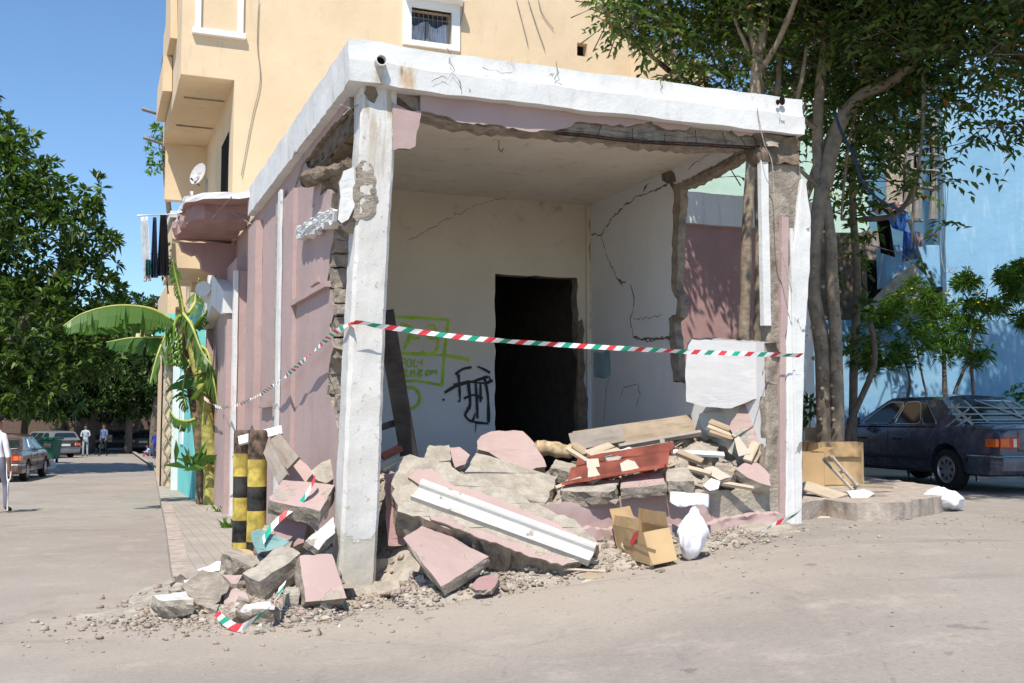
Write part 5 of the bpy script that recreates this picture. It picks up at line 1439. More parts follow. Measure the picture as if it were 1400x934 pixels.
    for u in U_:
        crown = .05 * math.sin(math.pi * (.12 + .76 * u)) 
        half = [gp(u, v, 1) for v in (0, .33, .66, .93)] + [gp(u, 1.0, 1) + Vector((0, -.06, .012 + crown * .3)), gp(u, 1, 1) * 1.0 - Vector((0, wt * .55, -.02 - crown * .8))]
        midp = gp(u, 1, 1); midp.y = 0; midp.z += .028 + crown
        pts = half + [midp] + [Vector((p.x, -p.y, p.z)) for p in half[::-1]]
        sec.append([bm.verts.new(p) for p in pts])
    for a, b in zip(sec, sec[1:]):
        for k in range(len(a) - 1): bm.faces.new((a[k], a[k + 1], b[k + 1], b[k]))
    bm.faces.new(sec[0]); bm.faces.new(sec[-1][::-1])
    lobj('roof', bm, pm, smooth=True, auto=30)
    def panel(n, c4, m, off=.004, par=None, trim=True, g=4):
        """glass panel from 4 corners (gently subdivided), rounded, pushed outwards"""
        a, b, c, d = [Vector(q) for q in c4]; nr = (b - a).cross(d - a).normalized(); mid = (a + b + c + d) / 4
        if (mid - Vector((-.2, 0, 1.0))).dot(nr) < 0: nr = -nr
        r = .10; q = []
        P4 = [a, b, c, d]
        for i in range(4):
            p, pv, nx_ = P4[i], P4[i - 1], P4[(i + 1) % 4]
            e1 = p + (pv - p).normalized() * min(r, (pv - p).length * .25); e2 = p + (nx_ - p).normalized() * min(r, (nx_ - p).length * .25)
            for k in range(4):
                t_ = k / 3; q.append((1 - t_) ** 2 * e1 + 2 * t_ * (1 - t_) * p + t_ * t_ * e2)
        q = [p + nr * off for p in q]
        bm = BM(); f = bm.faces.new([bm.verts.new(p) for p in q]); 
        ex = bmesh.ops.extrude_face_region(bm, geom=[f]); bmesh.ops.translate(bm, vec=-nr * .01, verts=[v for v in ex['geom'] if isinstance(v, bmesh.types.BMVert)])
        o = lobj(n, bm, m, par)
        if trim and detail:
            bm = BM(); tube(bm, q + [q[0]], .011, 5, cap=False); lobj('window_trim', bm, M['chrome'], o)
        return o
    for s in (1, -1):
        for u0, u1 in ((.20, .335), (.35, .60), (.63, .93)) if not wagon else ((.1, .35), (.38, .62), (.65, .93)):
            k0 = .0 if u0 > .21 else .06
            panel('side_window', [gp(u0, .08, s), gp(u1, .08, s), gp(u1 - (.02 if u1 > .9 else 0), .88, s), gp(u0 + k0, .88, s)], M['carglass'])
    yb, yt = wb * .86, wt * .86
    rear = panel('rear_window', [(G['rb'] + .06, -yb, zb + .05), (G['rb'] + .06, yb, zb + .05), (G['rt'] - .07, yt, zr - .10), (G['rt'] - .07, -yt, zr - .10)], M['carglass'], off=.012)
    panel('windscreen', [(G['fb'] - .05, -yb, zb + .05), (G['fb'] - .05, yb, zb + .05), (G['ft'] + .07, yt, zr - .10), (G['ft'] + .07, -yt, zr - .10)], M['carglass'], off=.012)
    # wheels
    for x in wx:
        for s in (1, -1):
            c = Vector((x, s * (hw - .115), .315)); ax = Vector((0, s, 0)); bm = BM()
            lathe(bm, [(-.10, .20), (-.10, .29), (-.07, .312), (.07, .312), (.098, .295), (.104, .25), (.098, .205)], c, ax, 30)
            wh = lobj('wheel', bm, M['tyre'], smooth=True, auto=50)
            bm = BM(); R_ = lathe(bm, [(.09, .207), (.098, .20), (.075, .185), (.085, .15), (.088, .08), (.075, .03), (.075, .001)], c, ax, 30)
            rim = lobj('rim', bm, M['alloy'], wh, smooth=True, auto=50)
            if detail:
                X_, Y_ = frame_from(ax)
                for k in range(8):
                    a = 2 * math.pi * k / 8; h = BM(); cc = c + ax * .089 + (X_ * math.cos(a) + Y_ * math.sin(a)) * .128
                    er = X_ * math.cos(a) + Y_ * math.sin(a); et = ax.cross(er)
                    v = [h.verts.new(cc + er * .03 * math.cos(b) + et * .022 * math.sin(b)) for b in np.linspace(0, 2 * math.pi, 10)[:-1]]; v2 = [h.verts.new(q.co - ax * .012) for q in v]
                    h.faces.new(v); h.faces.new(v2[::-1])
                    for i in range(len(v)): h.faces.new((v[i], v2[i], v2[(i + 1) % len(v)], v[(i + 1) % len(v)]))
                    lobj('rim_hole', h, M['blacktrim'], rim)
    # bumpers, side mouldings
    def lb_(n, x0, x1, y0, y1, z0, z1, m, par=None, bv=.015):
        bm = BM(); bmesh.ops.create_cube(bm, size=1, matrix=Matrix.Translation(((x0 + x1) / 2, (y0 + y1) / 2, (z0 + z1) / 2)) @ Matrix.Diagonal((abs(x1 - x0), abs(y1 - y0), abs(z1 - z0), 1)))
        if bv: bevel(bm, bv, 2)
        return lobj(n, bm, m, par)
    for sx in (-1, 1):
        bm = BM(); zc0, zc1 = .34, .56
        pts = [(sx * (hl - .55), hw * 1.0), (sx * (hl - .1), hw * .985), (sx * (hl + .045), hw * .88), (sx * (hl + .07), 0), (sx * (hl + .045), -hw * .88), (sx * (hl - .1), -hw * .985), (sx * (hl - .55), -hw * 1.0)]
        rr = []
        for (x, y) in pts: rr.append([bm.verts.new((x + sx * o_, y * (1 + .012 * (1 if o_ > -.01 else 0)), z)) for o_, z in ((-.05, zc0 - .06), (0, zc0), (.012, zc1 - .06), (0, zc1), (-.05, zc1 + .002))])
        for a, b in zip(rr, rr[1:]):
            for k in range(4): bm.faces.new((a[k], a[k + 1], b[k + 1], b[k]))
        bp = lobj('bumper', bm, pm, smooth=True, auto=30)
        bm = BM(); tube(bm, smoothpts([Vector((x * 1.004, y * 1.012, zc1 - .02)) for x, y in pts], 4), .012, 5); lobj('bumper_trim', bm, M['chrome'], bp)
    for s in (1, -1):
        for xa, xb in ((-hl + .62, wx[0] - .40), (wx[0] + .40, wx[1] - .40), ):
            if xb > xa: lb_('side_moulding', xa, xb, s * (hw - .01), s * (hw + .012), .44, .50, M['blacktrim'])
        lb_('door_handle', -.35, -.15, s * (hw - .005), s * (hw + .022), .74, .765, M['blacktrim'], bv=.006)
        lb_('door_handle', .62, .82, s * (hw - .005), s * (hw + .022), .74, .765, M['blacktrim'], bv=.006)
        for x in (-.95, .02, .98):
            bm = BM(); tube(bm, [Vector((x, s * (hw + .0005), .30)), Vector((x, s * (hw + .001), .62)), Vector((x, s * (hw * .975 + .001), .90))], .004, 4); lobj('door_gap', bm, M['blacktrim'])
        lb_('mirror', .72, .86, s * (hw + .02), s * (hw + .22), .96, 1.10, pm, bv=.03)
        # tail lamps and head lamps
        bm = BM()
        def lamp(n, y0, y1, m, z0=.66, z1=.80, x=-hl - .012): return lb_(n, x, x + .05, s * y0, s * y1, z0, z1, m, bv=.008)
        tl = lamp('tail_lamp', hw * .90, hw * .55, M['redlamp'], .655, .805)
        for (y0, y1, m) in ((hw * .895, hw * .74, M['orangelamp']), (hw * .66, hw * .60, M['clearlamp'])):
            lb_('lamp_lens', -hl - .018, -hl + .02, s * y0, s * y1, .67, .79, m, tl, bv=.005)
        lb_('lamp_lens', -hl + .0, -hl + .22, s * (hw * .90), s * (hw * .972), .67, .79, M['orangelamp'], tl, bv=.02)
        lb_('head_lamp', hl - .08, hl + .01, s * hw * .80, s * hw * .45, .56, .70, M['clearlamp'])
    lb_('number_plate', -hl - .02, -hl + .02, -.26, .26, .64, .76, M['tape'], bv=.004)
    bm = BM()
    tube(bm, [Vector((-hl - .003, -hw * .56, .9)), Vector((-hl - .006, -hw * .56, .62)), Vector((-hl - .006, hw * .56, .62)), Vector((-hl - .003, hw * .56, .9))], .005, 4); lobj('boot_gap', bm, M['blacktrim'])
    return root, lobj, G
M['navy'] = paint('dusty_navy_paint', (.055, .072, .115), .2, .4, .35)
M['silver'] = paint('dusty_grey_brown_paint', (.11, .06, .045), .3, .4, .25)
M['palecar'] = paint('pale_grey_paint', (.22, .23, .23), .4, .3, .3)
M['darkcar'] = paint('dark_grey_paint', (.05, .05, .055), .4, .3, .3)
def heading(az): return math.pi / 2 - az     # az measured from +Y towards +X
# the dark saloon on the right (tail towards the viewer)
az = R(-15)
cp_ = Vector((6.55, 17.0, 0)); 
dv = Vector((math.sin(az), math.cos(az), 0))
dark, dl, G = sedan('parked_saloon', 'dusty dark navy saloon with white tape across its rear window', (7.0, 17.6, gz(7, 17)), heading(az), M['navy'], L=5.0, Wd=1.82)
# tape over the rear window and pillar
def tapes(lobj, G, H=1.44, hw=.91):
    zb = .95
    a = Vector((G['rb'] + .06, 0, zb + .05)); b = Vector((G['rt'] - .07, 0, H - .10))
    d = (b - a); nr = Vector((-d.z, 0, d.x)).normalized()
    if nr.x > 0: nr = -nr
    def P(y, v, e=0): return a + d * v + Vector((0, y, 0)) + nr * (.026 + e)
    k = 0
    for (y0, v0, y1, v1, w_) in ((-.8, .12, .85, .10, .03), (-.75, .38, .82, .34, .04), (-.6, .62, .75, .66, .04), (.35, -.02, .30, 1.0, .04), (-.35, 0, -.42, 1.0, .03), (.1, 1.0, -.35, .25, .05)):
        bm = BM(); p, q = P(y0, v0, k * .0006), P(y1, v1, k * .0006); dd = (q - p).normalized().cross(nr).normalized() * w_ / 2
        quad(bm, [p - dd, q - dd, q + dd, p + dd]); bmesh.ops.solidify(bm, geom=bm.faces[:], thickness=.0004)
        lobj('tape_strip', bm, M['tape']); k += 1
    for (x0, z0, x1, z1, w_) in ((-1.30, 1.30, -1.95, .985, .04), (-1.75, 1.22, -1.35, .94, .04), (-1.85, 1.10, -1.55, .93, .035), (-1.5, 1.3, -1.32, 1.14, .03)):
        ya, yb_ = [hw * (.90 + (.70 - .90) * min(1, max(0, (z - zb) / (H - .05 - zb)))) + .008 for z in (z0, z1)]
        p, q = Vector((x0, ya, z0)), Vector((x1, yb_, z1)); n2 = Vector((0, 1, .4)).normalized(); dd = (q - p).normalized().cross(n2) * w_ / 2
        bm = BM(); quad(bm, [p - dd, q - dd, q + dd, p + dd]); bmesh.ops.solidify(bm, geom=bm.faces[:], thickness=.001); lobj('tape_strip', bm, M['tape'])
tapes(dl, G)
# cars down the side street
saz = R(-20)
def spot(px, py, Y): p = at(px, py, Y); return (p.x, Y, gz(p.x, Y))
p = at(2, 600, 33.5)
sedan('parked_saloon', 'grey brown saloon parked at the left kerb, tail lamps facing the viewer', (p.x, 34.0, gz(p.x, 34)), heading(R(-13)), M['silver'], L=4.6, Wd=1.75, group='cars parked along the side street')
p = at(52, 600, 57); sedan('parked_wagon', 'pale boxy car parked just beyond the green dumpster', (p.x, 58, gz(p.x, 58)), heading(R(-50)), M['palecar'], L=4.3, Wd=1.75, group='cars parked along the side street', detail=False, wagon=True)
p = at(152, 605, 72); sedan('parked_saloon', 'dark car with a bright headlamp in the shade behind the two men', (p.x, 74, gz(p.x, 74)), heading(R(75)), M['darkcar'], L=4.4, Wd=1.7, group='cars parked along the side street', detail=False)
p = at(192, 605, 70); sedan('parked_saloon', 'dark saloon at the end of the street left of the seated people', (p.x, 71, gz(p.x, 71)), heading(R(-15)), M['darkcar'], L=4.6, Wd=1.8, group='cars parked along the side street', detail=False)
# green dumpster
M['dumpgreen'] = flat('green_dumpster_paint', (.02, .12, .07), .6, var=.25)
p = at(66, 600, 49); g = gz(p.x, 49)
du = thing('dumpster', 'green wheeled dumpster standing past the grey brown saloon', 'dumpster', (p.x, 49, g))
bm = BM(); c = Vector((p.x, 49, g))
v = [c + Vector(q) for q in ((-.38, -.35, .18), (.38, -.35, .18), (.38, .35, .18), (-.38, .35, .18), (-.45, -.5, 1.05), (.45, -.5, 1.05), (.45, .5, 1.05), (-.45, .5, 1.05))]
hexa(bm, v); obj('bin_body', bm, M['dumpgreen'], du)
bm = BM(); boxa(bm, c + Vector((0, 0, 1.12)), Vector((.5, 0, 0)), Vector((0, .55, 0)), Vector((0, 0, .05))); bevel(bm, .02); obj('lid', bm, M['dumpgreen'], du)
for sx in (-1, 1):
    for sy in (-1, 1):
        bm = BM(); lathe(bm, [(-.03, .01), (-.03, .09), (.03, .09), (.03, .01)], c + Vector((sx * .3, sy * .28, .09)), Vector((1, 0, 0)), 14); obj('wheel', bm, M['tyre'], du)
p = gnd(69, 641); 
bm = BM(); bmesh.ops.create_icosphere(bm, subdivisions=3, radius=.2, matrix=Matrix.Translation(p + Vector((0, 0, .15))) @ Matrix.Diagonal((1, .8, 1.1, 1))); rough(bm, .05, 6)
tag(obj('rubbish_bag', bm, flat('white_plastic', (.75, .75, .78), .5), smooth=True), 'small white rubbish bag on the road by the far dumpster', 'bag')
# ================================================================== RUBBLE
def rubblemat(name, a, b, c, d):
    m = bpy.data.materials.new(name); m.use_nodes = True; nt = m.node_tree; bs = nt.nodes['Principled BSDF']
    bs.inputs['Roughness'].default_value = .95; bs.inputs['Specular IOR Level'].default_value = .15
    g = nt.nodes.new('ShaderNodeNewGeometry'); r = nt.nodes.new('ShaderNodeValToRGB'); r.color_ramp.interpolation = 'CONSTANT'
    cs = [a, b, c, d, a, b, c]; r.color_ramp.elements[0].color = (*cs[0], 1); r.color_ramp.elements[1].position = .85; r.color_ramp.elements[1].color = (*cs[6], 1)
    for i, p in enumerate((.22, .4, .55, .66, .76)):
        e = r.color_ramp.elements.new(p); e.color = (*cs[i + 1], 1)
    nt.links.new(g.outputs['Random Per Island'], r.inputs[0])
    n = nt.nodes.new('ShaderNodeTexNoise'); n.inputs['Scale'].default_value = 22; nt.links.new(g.outputs['Position'], n.inputs['Vector']); n.inputs['Detail'].default_value = 5
    mx = nt.nodes.new('ShaderNodeMix'); mx.data_type = 'RGBA'; mx.blend_type = 'MULTIPLY'; mx.inputs[0].default_value = .7
    mr = nt.nodes.new('ShaderNodeMapRange'); mr.inputs[1].default_value = .3; mr.inputs[2].default_value = .7; mr.inputs[3].default_value = .6; mr.inputs[4].default_value = 1.15
    nt.links.new(n.outputs[0], mr.inputs[0]); nt.links.new(r.outputs[0], mx.inputs[6]); nt.links.new(mr.outputs[0], mx.inputs[7]); nt.links.new(mx.outputs[2], bs.inputs['Base Color'])
    bp = nt.nodes.new('ShaderNodeBump'); bp.inputs['Strength'].default_value = .6; bp.inputs['Distance'].default_value = .01; nt.links.new(n.outputs[0], bp.inputs['Height']); nt.links.new(bp.outputs[0], bs.inputs['Normal'])
    return m
M['rubble'] = rubblemat('mixed_rubble', (.32, .27, .215), (.40, .34, .27), (.38, .295, .25), (.50, .46, .40))
def woodm(name, c, c2):
    t = MT(name, .85, .2); 
    g = t.noise(3, 5, .6, stretch=(1, 1, 1)); g2 = t.noise(24, 6, .7, stretch=(.12, 1, 1))
    a = t.mix(t.ramp(g, .3, .7), c, c2); a = t.mix(t.math('MULTIPLY', t.ramp(g2, .5, .7), .5), a, tuple(x * .5 for x in c)); t.color(a); t.bump(g2, .5, .004); return t.m
M['wood'] = woodm('weathered_plank', (.33, .25, .17), (.43, .34, .24))
M['woodpale'] = woodm('pale_split_wood', (.46, .37, .27), (.54, .45, .34))
M['wooddark'] = woodm('charred_timber', (.045, .038, .034), (.09, .08, .07))
M['woodgrey'] = woodm('grey_brown_board', (.27, .23, .19), (.36, .31, .26))
M['card'] = flat('brown_cardboard', (.52, .36, .19), .85, var=.08, scale=3)
M['cardin'] = flat('cardboard_inside', (.40, .27, .14), .9, var=.1)
M['bagw'] = flat('white_plastic_sack', (.78, .78, .83), .45, .4, var=.05)
M['redtile'] = flat('red_roof_sheet', (.42, .13, .09), .75, var=.25, scale=4)
M['stone'] = plaster('cream_stone_tile', (.54, .46, .37), (.46, .40, .33), stain=(.4, .32, .25), stainamt=.4)
M['gb'] = flat('glass_green_sheet', (.20, .32, .29), .12, .6)

M['moulding'] = plaster('dusty_white_moulding_paint', (.56, .55, .52), (.48, .47, .44), peel=True, lo=.63, hi=.65, pscale=4, stain=(.40, .36, .30), stainamt=.9, bs=.5)
# low mounds: fine debris that nobody could count
def hinterp(x, xs, ys): return float(np.interp(x, xs, ys))
def mound(t, s):
    """height of the debris above ground in the building frame"""
    # inside the room
    h = 0
    if .15 < t < 4.4:
        base = hinterp(s, [-.9, -.45, -.1, .3, 1.0, 2.0, 3.2, 4.3], [0, .05, .2, .58, .78, .85, .55, .25])
        if s > .25: base += .12 * math.sin(t * 1.9) * min(1, (s - .2))
        fade = min(1, max(0, (t - .15) / .5))
        if s < .1: fade *= hinterp(t, [.2, .5, 2.2, 3.0, 3.4, 4.4], [.6, 1, .9, .35, .3, .35])
        h = max(h, base * fade)
    # spill at the left of the corner column
    d = math.hypot((t + .55) / 1.35, (s - .55) / 1.5)
    if t < .3: h = max(h, .26 * max(0, 1 - d) ** .9)
    d = math.hypot((t + 1.35) / 1.1, (s + .05) / .55)
    h = max(h, .05 * max(0, 1 - d) ** .9)
    if s > .3 and t < .35: h = max(h, hinterp(s, [.3, 1.2, 2.6, 3.4], [.3, .5, .3, 0]) * max(0, 1 - abs(t + .05) / .55))
    if -.3 < t < .4 and s < .02: h *= .15
    # along the front foot
    h = max(h, .09 * max(0, 1 - abs(s + .55) / .45) * (1 if .2 < t < 3.6 else 0))
    return h
def zof(t, s):
    p = W(t, s); return gz(p.x, p.y) + mound(t, s) + .03 * noise.noise(Vector((t * 3, s * 3, 0))) * (1 if mound(t, s) > .02 else 0)
ts = np.arange(-2.6, 4.5, .07); ss = np.arange(-1.1, 4.3, .07)
Vm = []; Fm = []
for j, s in enumerate(ss):
    for i, t in enumerate(ts):
        z = zof(t, s); m_ = mound(t, s)
        if m_ < .01: z -= .05
        z += .05 * noise.noise(Vector((t * 9, s * 9, 5))) * min(1, m_ * 6) + .025 * noise.noise(Vector((t * 21, s * 21, 5))) * min(1, m_ * 6)
        p = W(t, s, z); Vm.append(p)
nx = len(ts)
for j in range(len(ss) - 1):
    for i in range(nx - 1):
        a = j * nx + i
        if max(mound(ts[i], ss[j]), mound(ts[i + 1], ss[j]), mound(ts[i], ss[j + 1]), mound(ts[i + 1], ss[j + 1])) > .01: Fm.append((a, a + 1, a + nx + 1, a + nx))
o = npmesh('rubble_heap', np.array(Vm), Fm, M['conclight'])
tag(o, 'crushed grey debris heaped under the broken slabs in the open room', 'rubble', kind='stuff')
# gravel and chips
rs = np.random.RandomState(12)
bm = BM(); bmesh.ops.create_icosphere(bm, subdivisions=1, radius=1); ico = np.array([v.co for v in bm.verts]); icf = np.array([[v.index for v in f.verts] for f in bm.faces]); bm.free()
def scatter(n, fn):
    Vs, Fs, k = [], [], 0
    for i in range(n):
        q = fn(i)
        if q is None: continue
        c, r, flatn = q
        sc = np.array([r * rs.uniform(.6, 1.5), r * rs.uniform(.6, 1.3), r * rs.uniform(.3, .9) * flatn])
        v = ico * (1 + rs.uniform(-.42, .42, (12, 1))) * sc
        A = Matrix.Rotation(rs.uniform(0, 6.28), 3, 'Z') @ Matrix.Rotation(rs.uniform(-.5, .5), 3, 'X')
        v = v @ np.array(A).T + c
        Vs.append(v); Fs.append(icf + k); k += 12
    return np.concatenate(Vs), np.concatenate(Fs)
def gr(i):
    u = rs.rand()
    if u < .34:
        t, s = rs.uniform(.2, 3.9), -.1 - abs(rs.normal(0, .42))
        if s < -1.0 - .3 * rs.rand(): return None
    elif u < .60:
        a = rs.uniform(0, 6.28); q = abs(rs.normal(0, .6)); t, s = -.75 + .95 * q * math.cos(a), -.1 + 1.0 * q * math.sin(a)
    elif u < .72:
        a = rs.uniform(0, 6.28); q = rs.uniform(0, 1.0); q = abs(rs.normal(0, .55)); t, s = -1.1 + 1.1 * q * math.cos(a), -.5 + .62 * q * math.sin(a)
    else:
        t, s = rs.uniform(.3, 4.3), rs.uniform(.2, 3.8)
    if t > 3.9 and s < 0: return None
    r = min(.045, .005 + abs(rs.normal(0, .011))); p = W(t, s, zof(t, s)); return np.array((p.x, p.y, p.z + r * .3)), r, 1
V, T = scatter(14000, gr)
o = npmesh('gravel', V, T, M['rubble']); tag(o, 'small loose chips of concrete and plaster strewn round the broken slabs', 'gravel', kind='stuff')
def gr2(i):
    x = rs.uniform(-3.5, 6); y = rs.uniform(4.5, 13); p = Vector((x, y, 0)); t, s, _ = toW(p)
    k = math.exp(-max(0, -s - .4) * .9) if t > -3 else .1
    if rs.rand() > k or s > -.2: return None
    r = .003 + abs(rs.normal(0, .006)); return np.array((x, y, gz(x, y) + r * .3)), r, .8
V, T = scatter(5000, gr2)
o = npmesh('grit', V, T, M['rubble']); tag(o, 'scattered grit on the asphalt in front of the rubble', 'grit', kind='stuff')

def chunk(name, label, pix, Y, n, th, mats=('pinklight', 'conc', 'conc'), amp=2.0, step=9, seed=1, cat='rubble piece', mid=.015, rgh=.008, sub=.09, group=None, parent=None, ext=None):
    n = Vector(n).normalized(); cx = sum(p[0] for p in pix) / len(pix); cy = sum(p[1] for p in pix) / len(pix)
    p0 = at(cx, cy, Y)
    ol = jag(pix, amp, step, seed) if amp else pix
    bm = BM(); prism(bm, ol, lambda p: on(p[0], p[1], p0, n), (Vector(ext) if ext else -n) * th, (0, 1, 2), mid=mid, seed=seed)
    if sub: subdiv(bm, sub * 2)
    if rgh: 
        o_ = Vector((seed, seed * 2, 0))
        for v in bm.verts:
            v.co += noise.noise_vector(v.co * 9 + o_) * rgh + noise.noise_vector(v.co * 27 + o_) * rgh * .5
    o = obj(name, bm, [M[m] if isinstance(m, str) else m for m in mats], parent)
    if parent is None: tag(o, label, cat, group)
    return o
def Z1(pts): return [(500 + x / 3.458, 560 + y / 3.458) for x, y in pts]
def Z2(pts): return [(760 + x / 3.336, 520 + y / 3.336) for x, y in pts]
def Z5(pts): return [(280 + x / 2.333, 480 + y / 2.333) for x, y in pts]
def Z6(pts): return [(130 + x / 3.5, 640 + y / 3.5) for x, y in pts]
def blk(name, label, top, down, mats=('conclight', 'conc'), seed=1, chip=.02, rgh=.006, cat='rubble piece', group='large broken pieces of wall and slab'):
    """broken masonry block: top face from four pixels with depths, thickness as a pixel offset"""
    A = [at(*p) for p in top]; d = at(top[0][0] + down[0], top[0][1] + down[1], top[0][2] + down[2]) - A[0]
    rnd = random.Random(seed); bm = BM()
    NU, NV = 9, 3
    def q(u, v): return (A[0] * (1 - u) + A[1] * u) * (1 - v) + (A[3] * (1 - u) + A[2] * u) * v
    n_ = 7
    grid = {}
    def vtx(i, j, k):
        key = (i, j, k)
        if key not in grid:
            u, v, w_ = i / n_, j / n_, k / NV; p = q(u, v) + d * w_
            c = q(.5, .5) + d * .5
            ne = (i in (0, n_)) + (j in (0, n_)) + (k in (0, NV))
            o = noise.noise_vector(p * 5 + Vector((seed, 0, 0))) * rgh * 1.5 + noise.noise_vector(p * 17) * rgh
            if ne >= 2: p = p + (c - p).normalized() * abs(noise.noise(p * 11 + Vector((0, seed, 0)))) * chip * (1.5 if ne == 3 else 1)
            if k not in (0,) and ne >= 1: o = o * 2.2
            grid[key] = bm.verts.new(p + o)
        return grid[key]
    def face(a, b, c, e, mi): f = bm.faces.new((vtx(*a), vtx(*b), vtx(*c), vtx(*e))); f.material_index = mi
    for i in range(n_):
        for j in range(n_):
            face((i, j, 0), (i + 1, j, 0), (i + 1, j + 1, 0), (i, j + 1, 0), 0); face((i, j, NV), (i, j + 1, NV), (i + 1, j + 1, NV), (i + 1, j, NV), 1)
    for i in range(n_):
        for k in range(NV):
            face((i, 0, k), (i, 0, k + 1), (i + 1, 0, k + 1), (i + 1, 0, k), 1); face((i, n_, k), (i + 1, n_, k), (i + 1, n_, k + 1), (i, n_, k + 1), 1)
            face((0, i, k), (0, i + 1, k), (0, i + 1, k + 1), (0, i, k + 1), 1); face((n_, i, k), (n_, i, k + 1), (n_, i + 1, k + 1), (n_, i + 1, k), 1)
    bmesh.ops.recalc_face_normals(bm, faces=bm.faces)
    return tag(obj(name, bm, [M[m] for m in mats], None), label, cat, group)
G_ = 'large broken pieces of wall and slab'
PK = ('pinklight', 'conc', 'conclight'); CC = ('conclight', 'conc', 'conc'); CD = ('conc', 'conc', 'conc')
# --- front: the big fallen beam with its moulding
nb = Vector((.10, -.62, .78)).normalized()
bix = Z1([(150, 225), (210, 215), (330, 240), (430, 290), (640, 370), (860, 470), (985, 520), (1100, 640), (1000, 722), (930, 738), (760, 690), (620, 640), (480, 580), (300, 525), (150, 480), (120, 350)])
beam = chunk('fallen_beam', 'long fallen piece of pink wall with a white moulding sloping down to the road', bix, 9.72, nb, .30, CC, 2.2, 7, 3, sub=.08, rgh=.014, mid=.05, group=G_)
cxb = sum(p[0] for p in bix) / len(bix); cyb = sum(p[1] for p in bix) / len(bix); pb0 = at(cxb, cyb, 9.72)
def onb(p, e): return on(p[0], p[1], pb0 + nb * e, nb)
pk = Z1([(200, 320), (240, 285), (310, 278), (350, 310), (400, 350), (500, 380), (600, 410), (700, 450), (800, 500), (880, 530), (960, 570), (1040, 610), (1096, 642), (700, 505), (300, 372), (250, 352)])
bm = BM(); prism(bm, jag(pk, 1.5, 7, 4), lambda p: onb(p, .036), -nb * .02, (0, 0, 1)); obj('pink_render', bm, [M['pinklight'], M['conc']], beam)
pk = Z1([(300, 498), (500, 560), (700, 628), (985, 722), (930, 738), (800, 700), (640, 640), (420, 560), (310, 520)])
bm = BM(); prism(bm, jag(pk, 1.5, 7, 5), lambda p: onb(p, .036), -nb * .02, (0, 0, 1)); obj('pink_render', bm, [M['pinklight'], M['conc']], beam)
# moulding: profile swept from upper left to lower right
A_, B_ = Z1([(275, 405)])[0], Z1([(1050, 690)])[0]
a3, b3 = onb(A_, .0), onb(B_, .0)
a3 = a3 + (a3 - b3).normalized() * .08; b3 = b3 + (b3 - a3).normalized() * .04
dm = (b3 - a3).normalized(); um = dm.cross(nb).normalized()
if um.z < 0: um = -um
wa = (onb(Z1([(262, 352)])[0], 0) - onb(Z1([(300, 478)])[0], 0)).length * .5
wb_ = (onb(Z1([(1100, 640)])[0], 0) - onb(Z1([(992, 722)])[0], 0)).length * .42
bm = BM(); secs = []
prof = [(-1, -.02), (-1, .050), (-.80, .053), (-.72, .030), (.10, .012), (.40, .025), (.46, .060), (.60, .075), (1.0, .078), (1.0, -.02)]
rnd = random.Random(4)
for i in range(31):
    u = i / 30; c = a3 + (b3 - a3) * u; ww = .115 * (1 - .12 * u)
    rj = rnd.uniform(-.006, .006) + (.03 if i < 4 and i % 2 else 0)
    secs.append([bm.verts.new(c + um * x * ww + nb * (y + (rj if y > .09 else 0))) for x, y in prof])
for a, b in zip(secs, secs[1:]):
    for k in range(len(a)): bm.faces.new((a[k], a[(k + 1) % len(a)], b[(k + 1) % len(a)], b[k]))
bm.faces.new(secs[0]); bm.faces.new(secs[-1][::-1]); bmesh.ops.recalc_face_normals(bm, faces=bm.faces)
obj('moulding', bm, M['moulding'], beam)
blk('wall_slab', 'thick pink faced slab propped below the white moulding, one corner on the road', [(550, 735, 9.3), (603, 802, 8.82), (669, 762, 9.3), (583, 714, 9.72)], (3, 13, .04), ('pinklight', 'conc'), 11, .03, .006)
chunk('wall_fragment', 'upright brown pink fragment standing just right of the corner column', Z1([(85, 305), (135, 300), (150, 480), (240, 545), (180, 640), (105, 645), (95, 500)]), 9.9, (-.1, -.95, .2), .2, ('pinkshade', 'conc', 'conc'), 1.5, 9, 12, group=G_)
chunk('concrete_lump', 'grey lump of concrete at the lower end of the white moulding', [(789, 764), (800, 755), (820, 755), (824, 770), (812, 778), (794, 776)], 9.55, (-.2, -.8, .55), .16, CC, 1, 6, 13, group=G_)
chunk('concrete_slab', 'flat grey slab lying between the moulding and the cardboard box', [(801, 774), (815, 758), (835, 749), (846, 751), (858, 765), (844, 776)], 9.75, (0, -.35, .93), .08, CC, 1, 6, 14, group=G_)
chunk('wall_slab', 'rounded pink slab standing topmost in front of the dark doorway', [(652, 603), (658, 596), (671, 590), (702, 588), (715, 589), (731, 606), (741, 622), (747, 638), (733, 640), (720, 646), (700, 636), (685, 629), (668, 618), (653, 615)], 11.0, (.05, -.85, .5), .16, PK, 1.2, 8, 15, group=G_)
blk('concrete_slab', 'broad bare concrete slab in the middle of the heap below the rounded pink slab', [(626, 668, 10.2), (748, 687, 10.2), (763, 652, 10.75), (650, 618, 10.95)], (0, 16, .04), CC[:2], 16, .04, .012)
blk('concrete_block', 'pale square concrete block left of the broad slab near the charred beam', [(572, 640, 10.25), (621, 650, 10.2), (615, 607, 10.55), (586, 608, 10.6)], (0, 16, .03), CC[:2], 17, .03, .01)
chunk('wall_fragment', 'small pink fragment wedged between the pale block and the broad slab', [(614, 612), (628, 612), (642, 622), (636, 634), (622, 640)], 10.6, (.1, -.8, .6), .12, PK, 1, 6, 18, group=G_)
blk('concrete_block', 'jagged grey block under the left corner of the red roofing sheet', [(766, 672, 10.2), (842, 672, 10.25), (850, 656, 10.6), (775, 655, 10.6)], (0, 20, .04), ('conclight', 'conc'), 19, .04, .015)
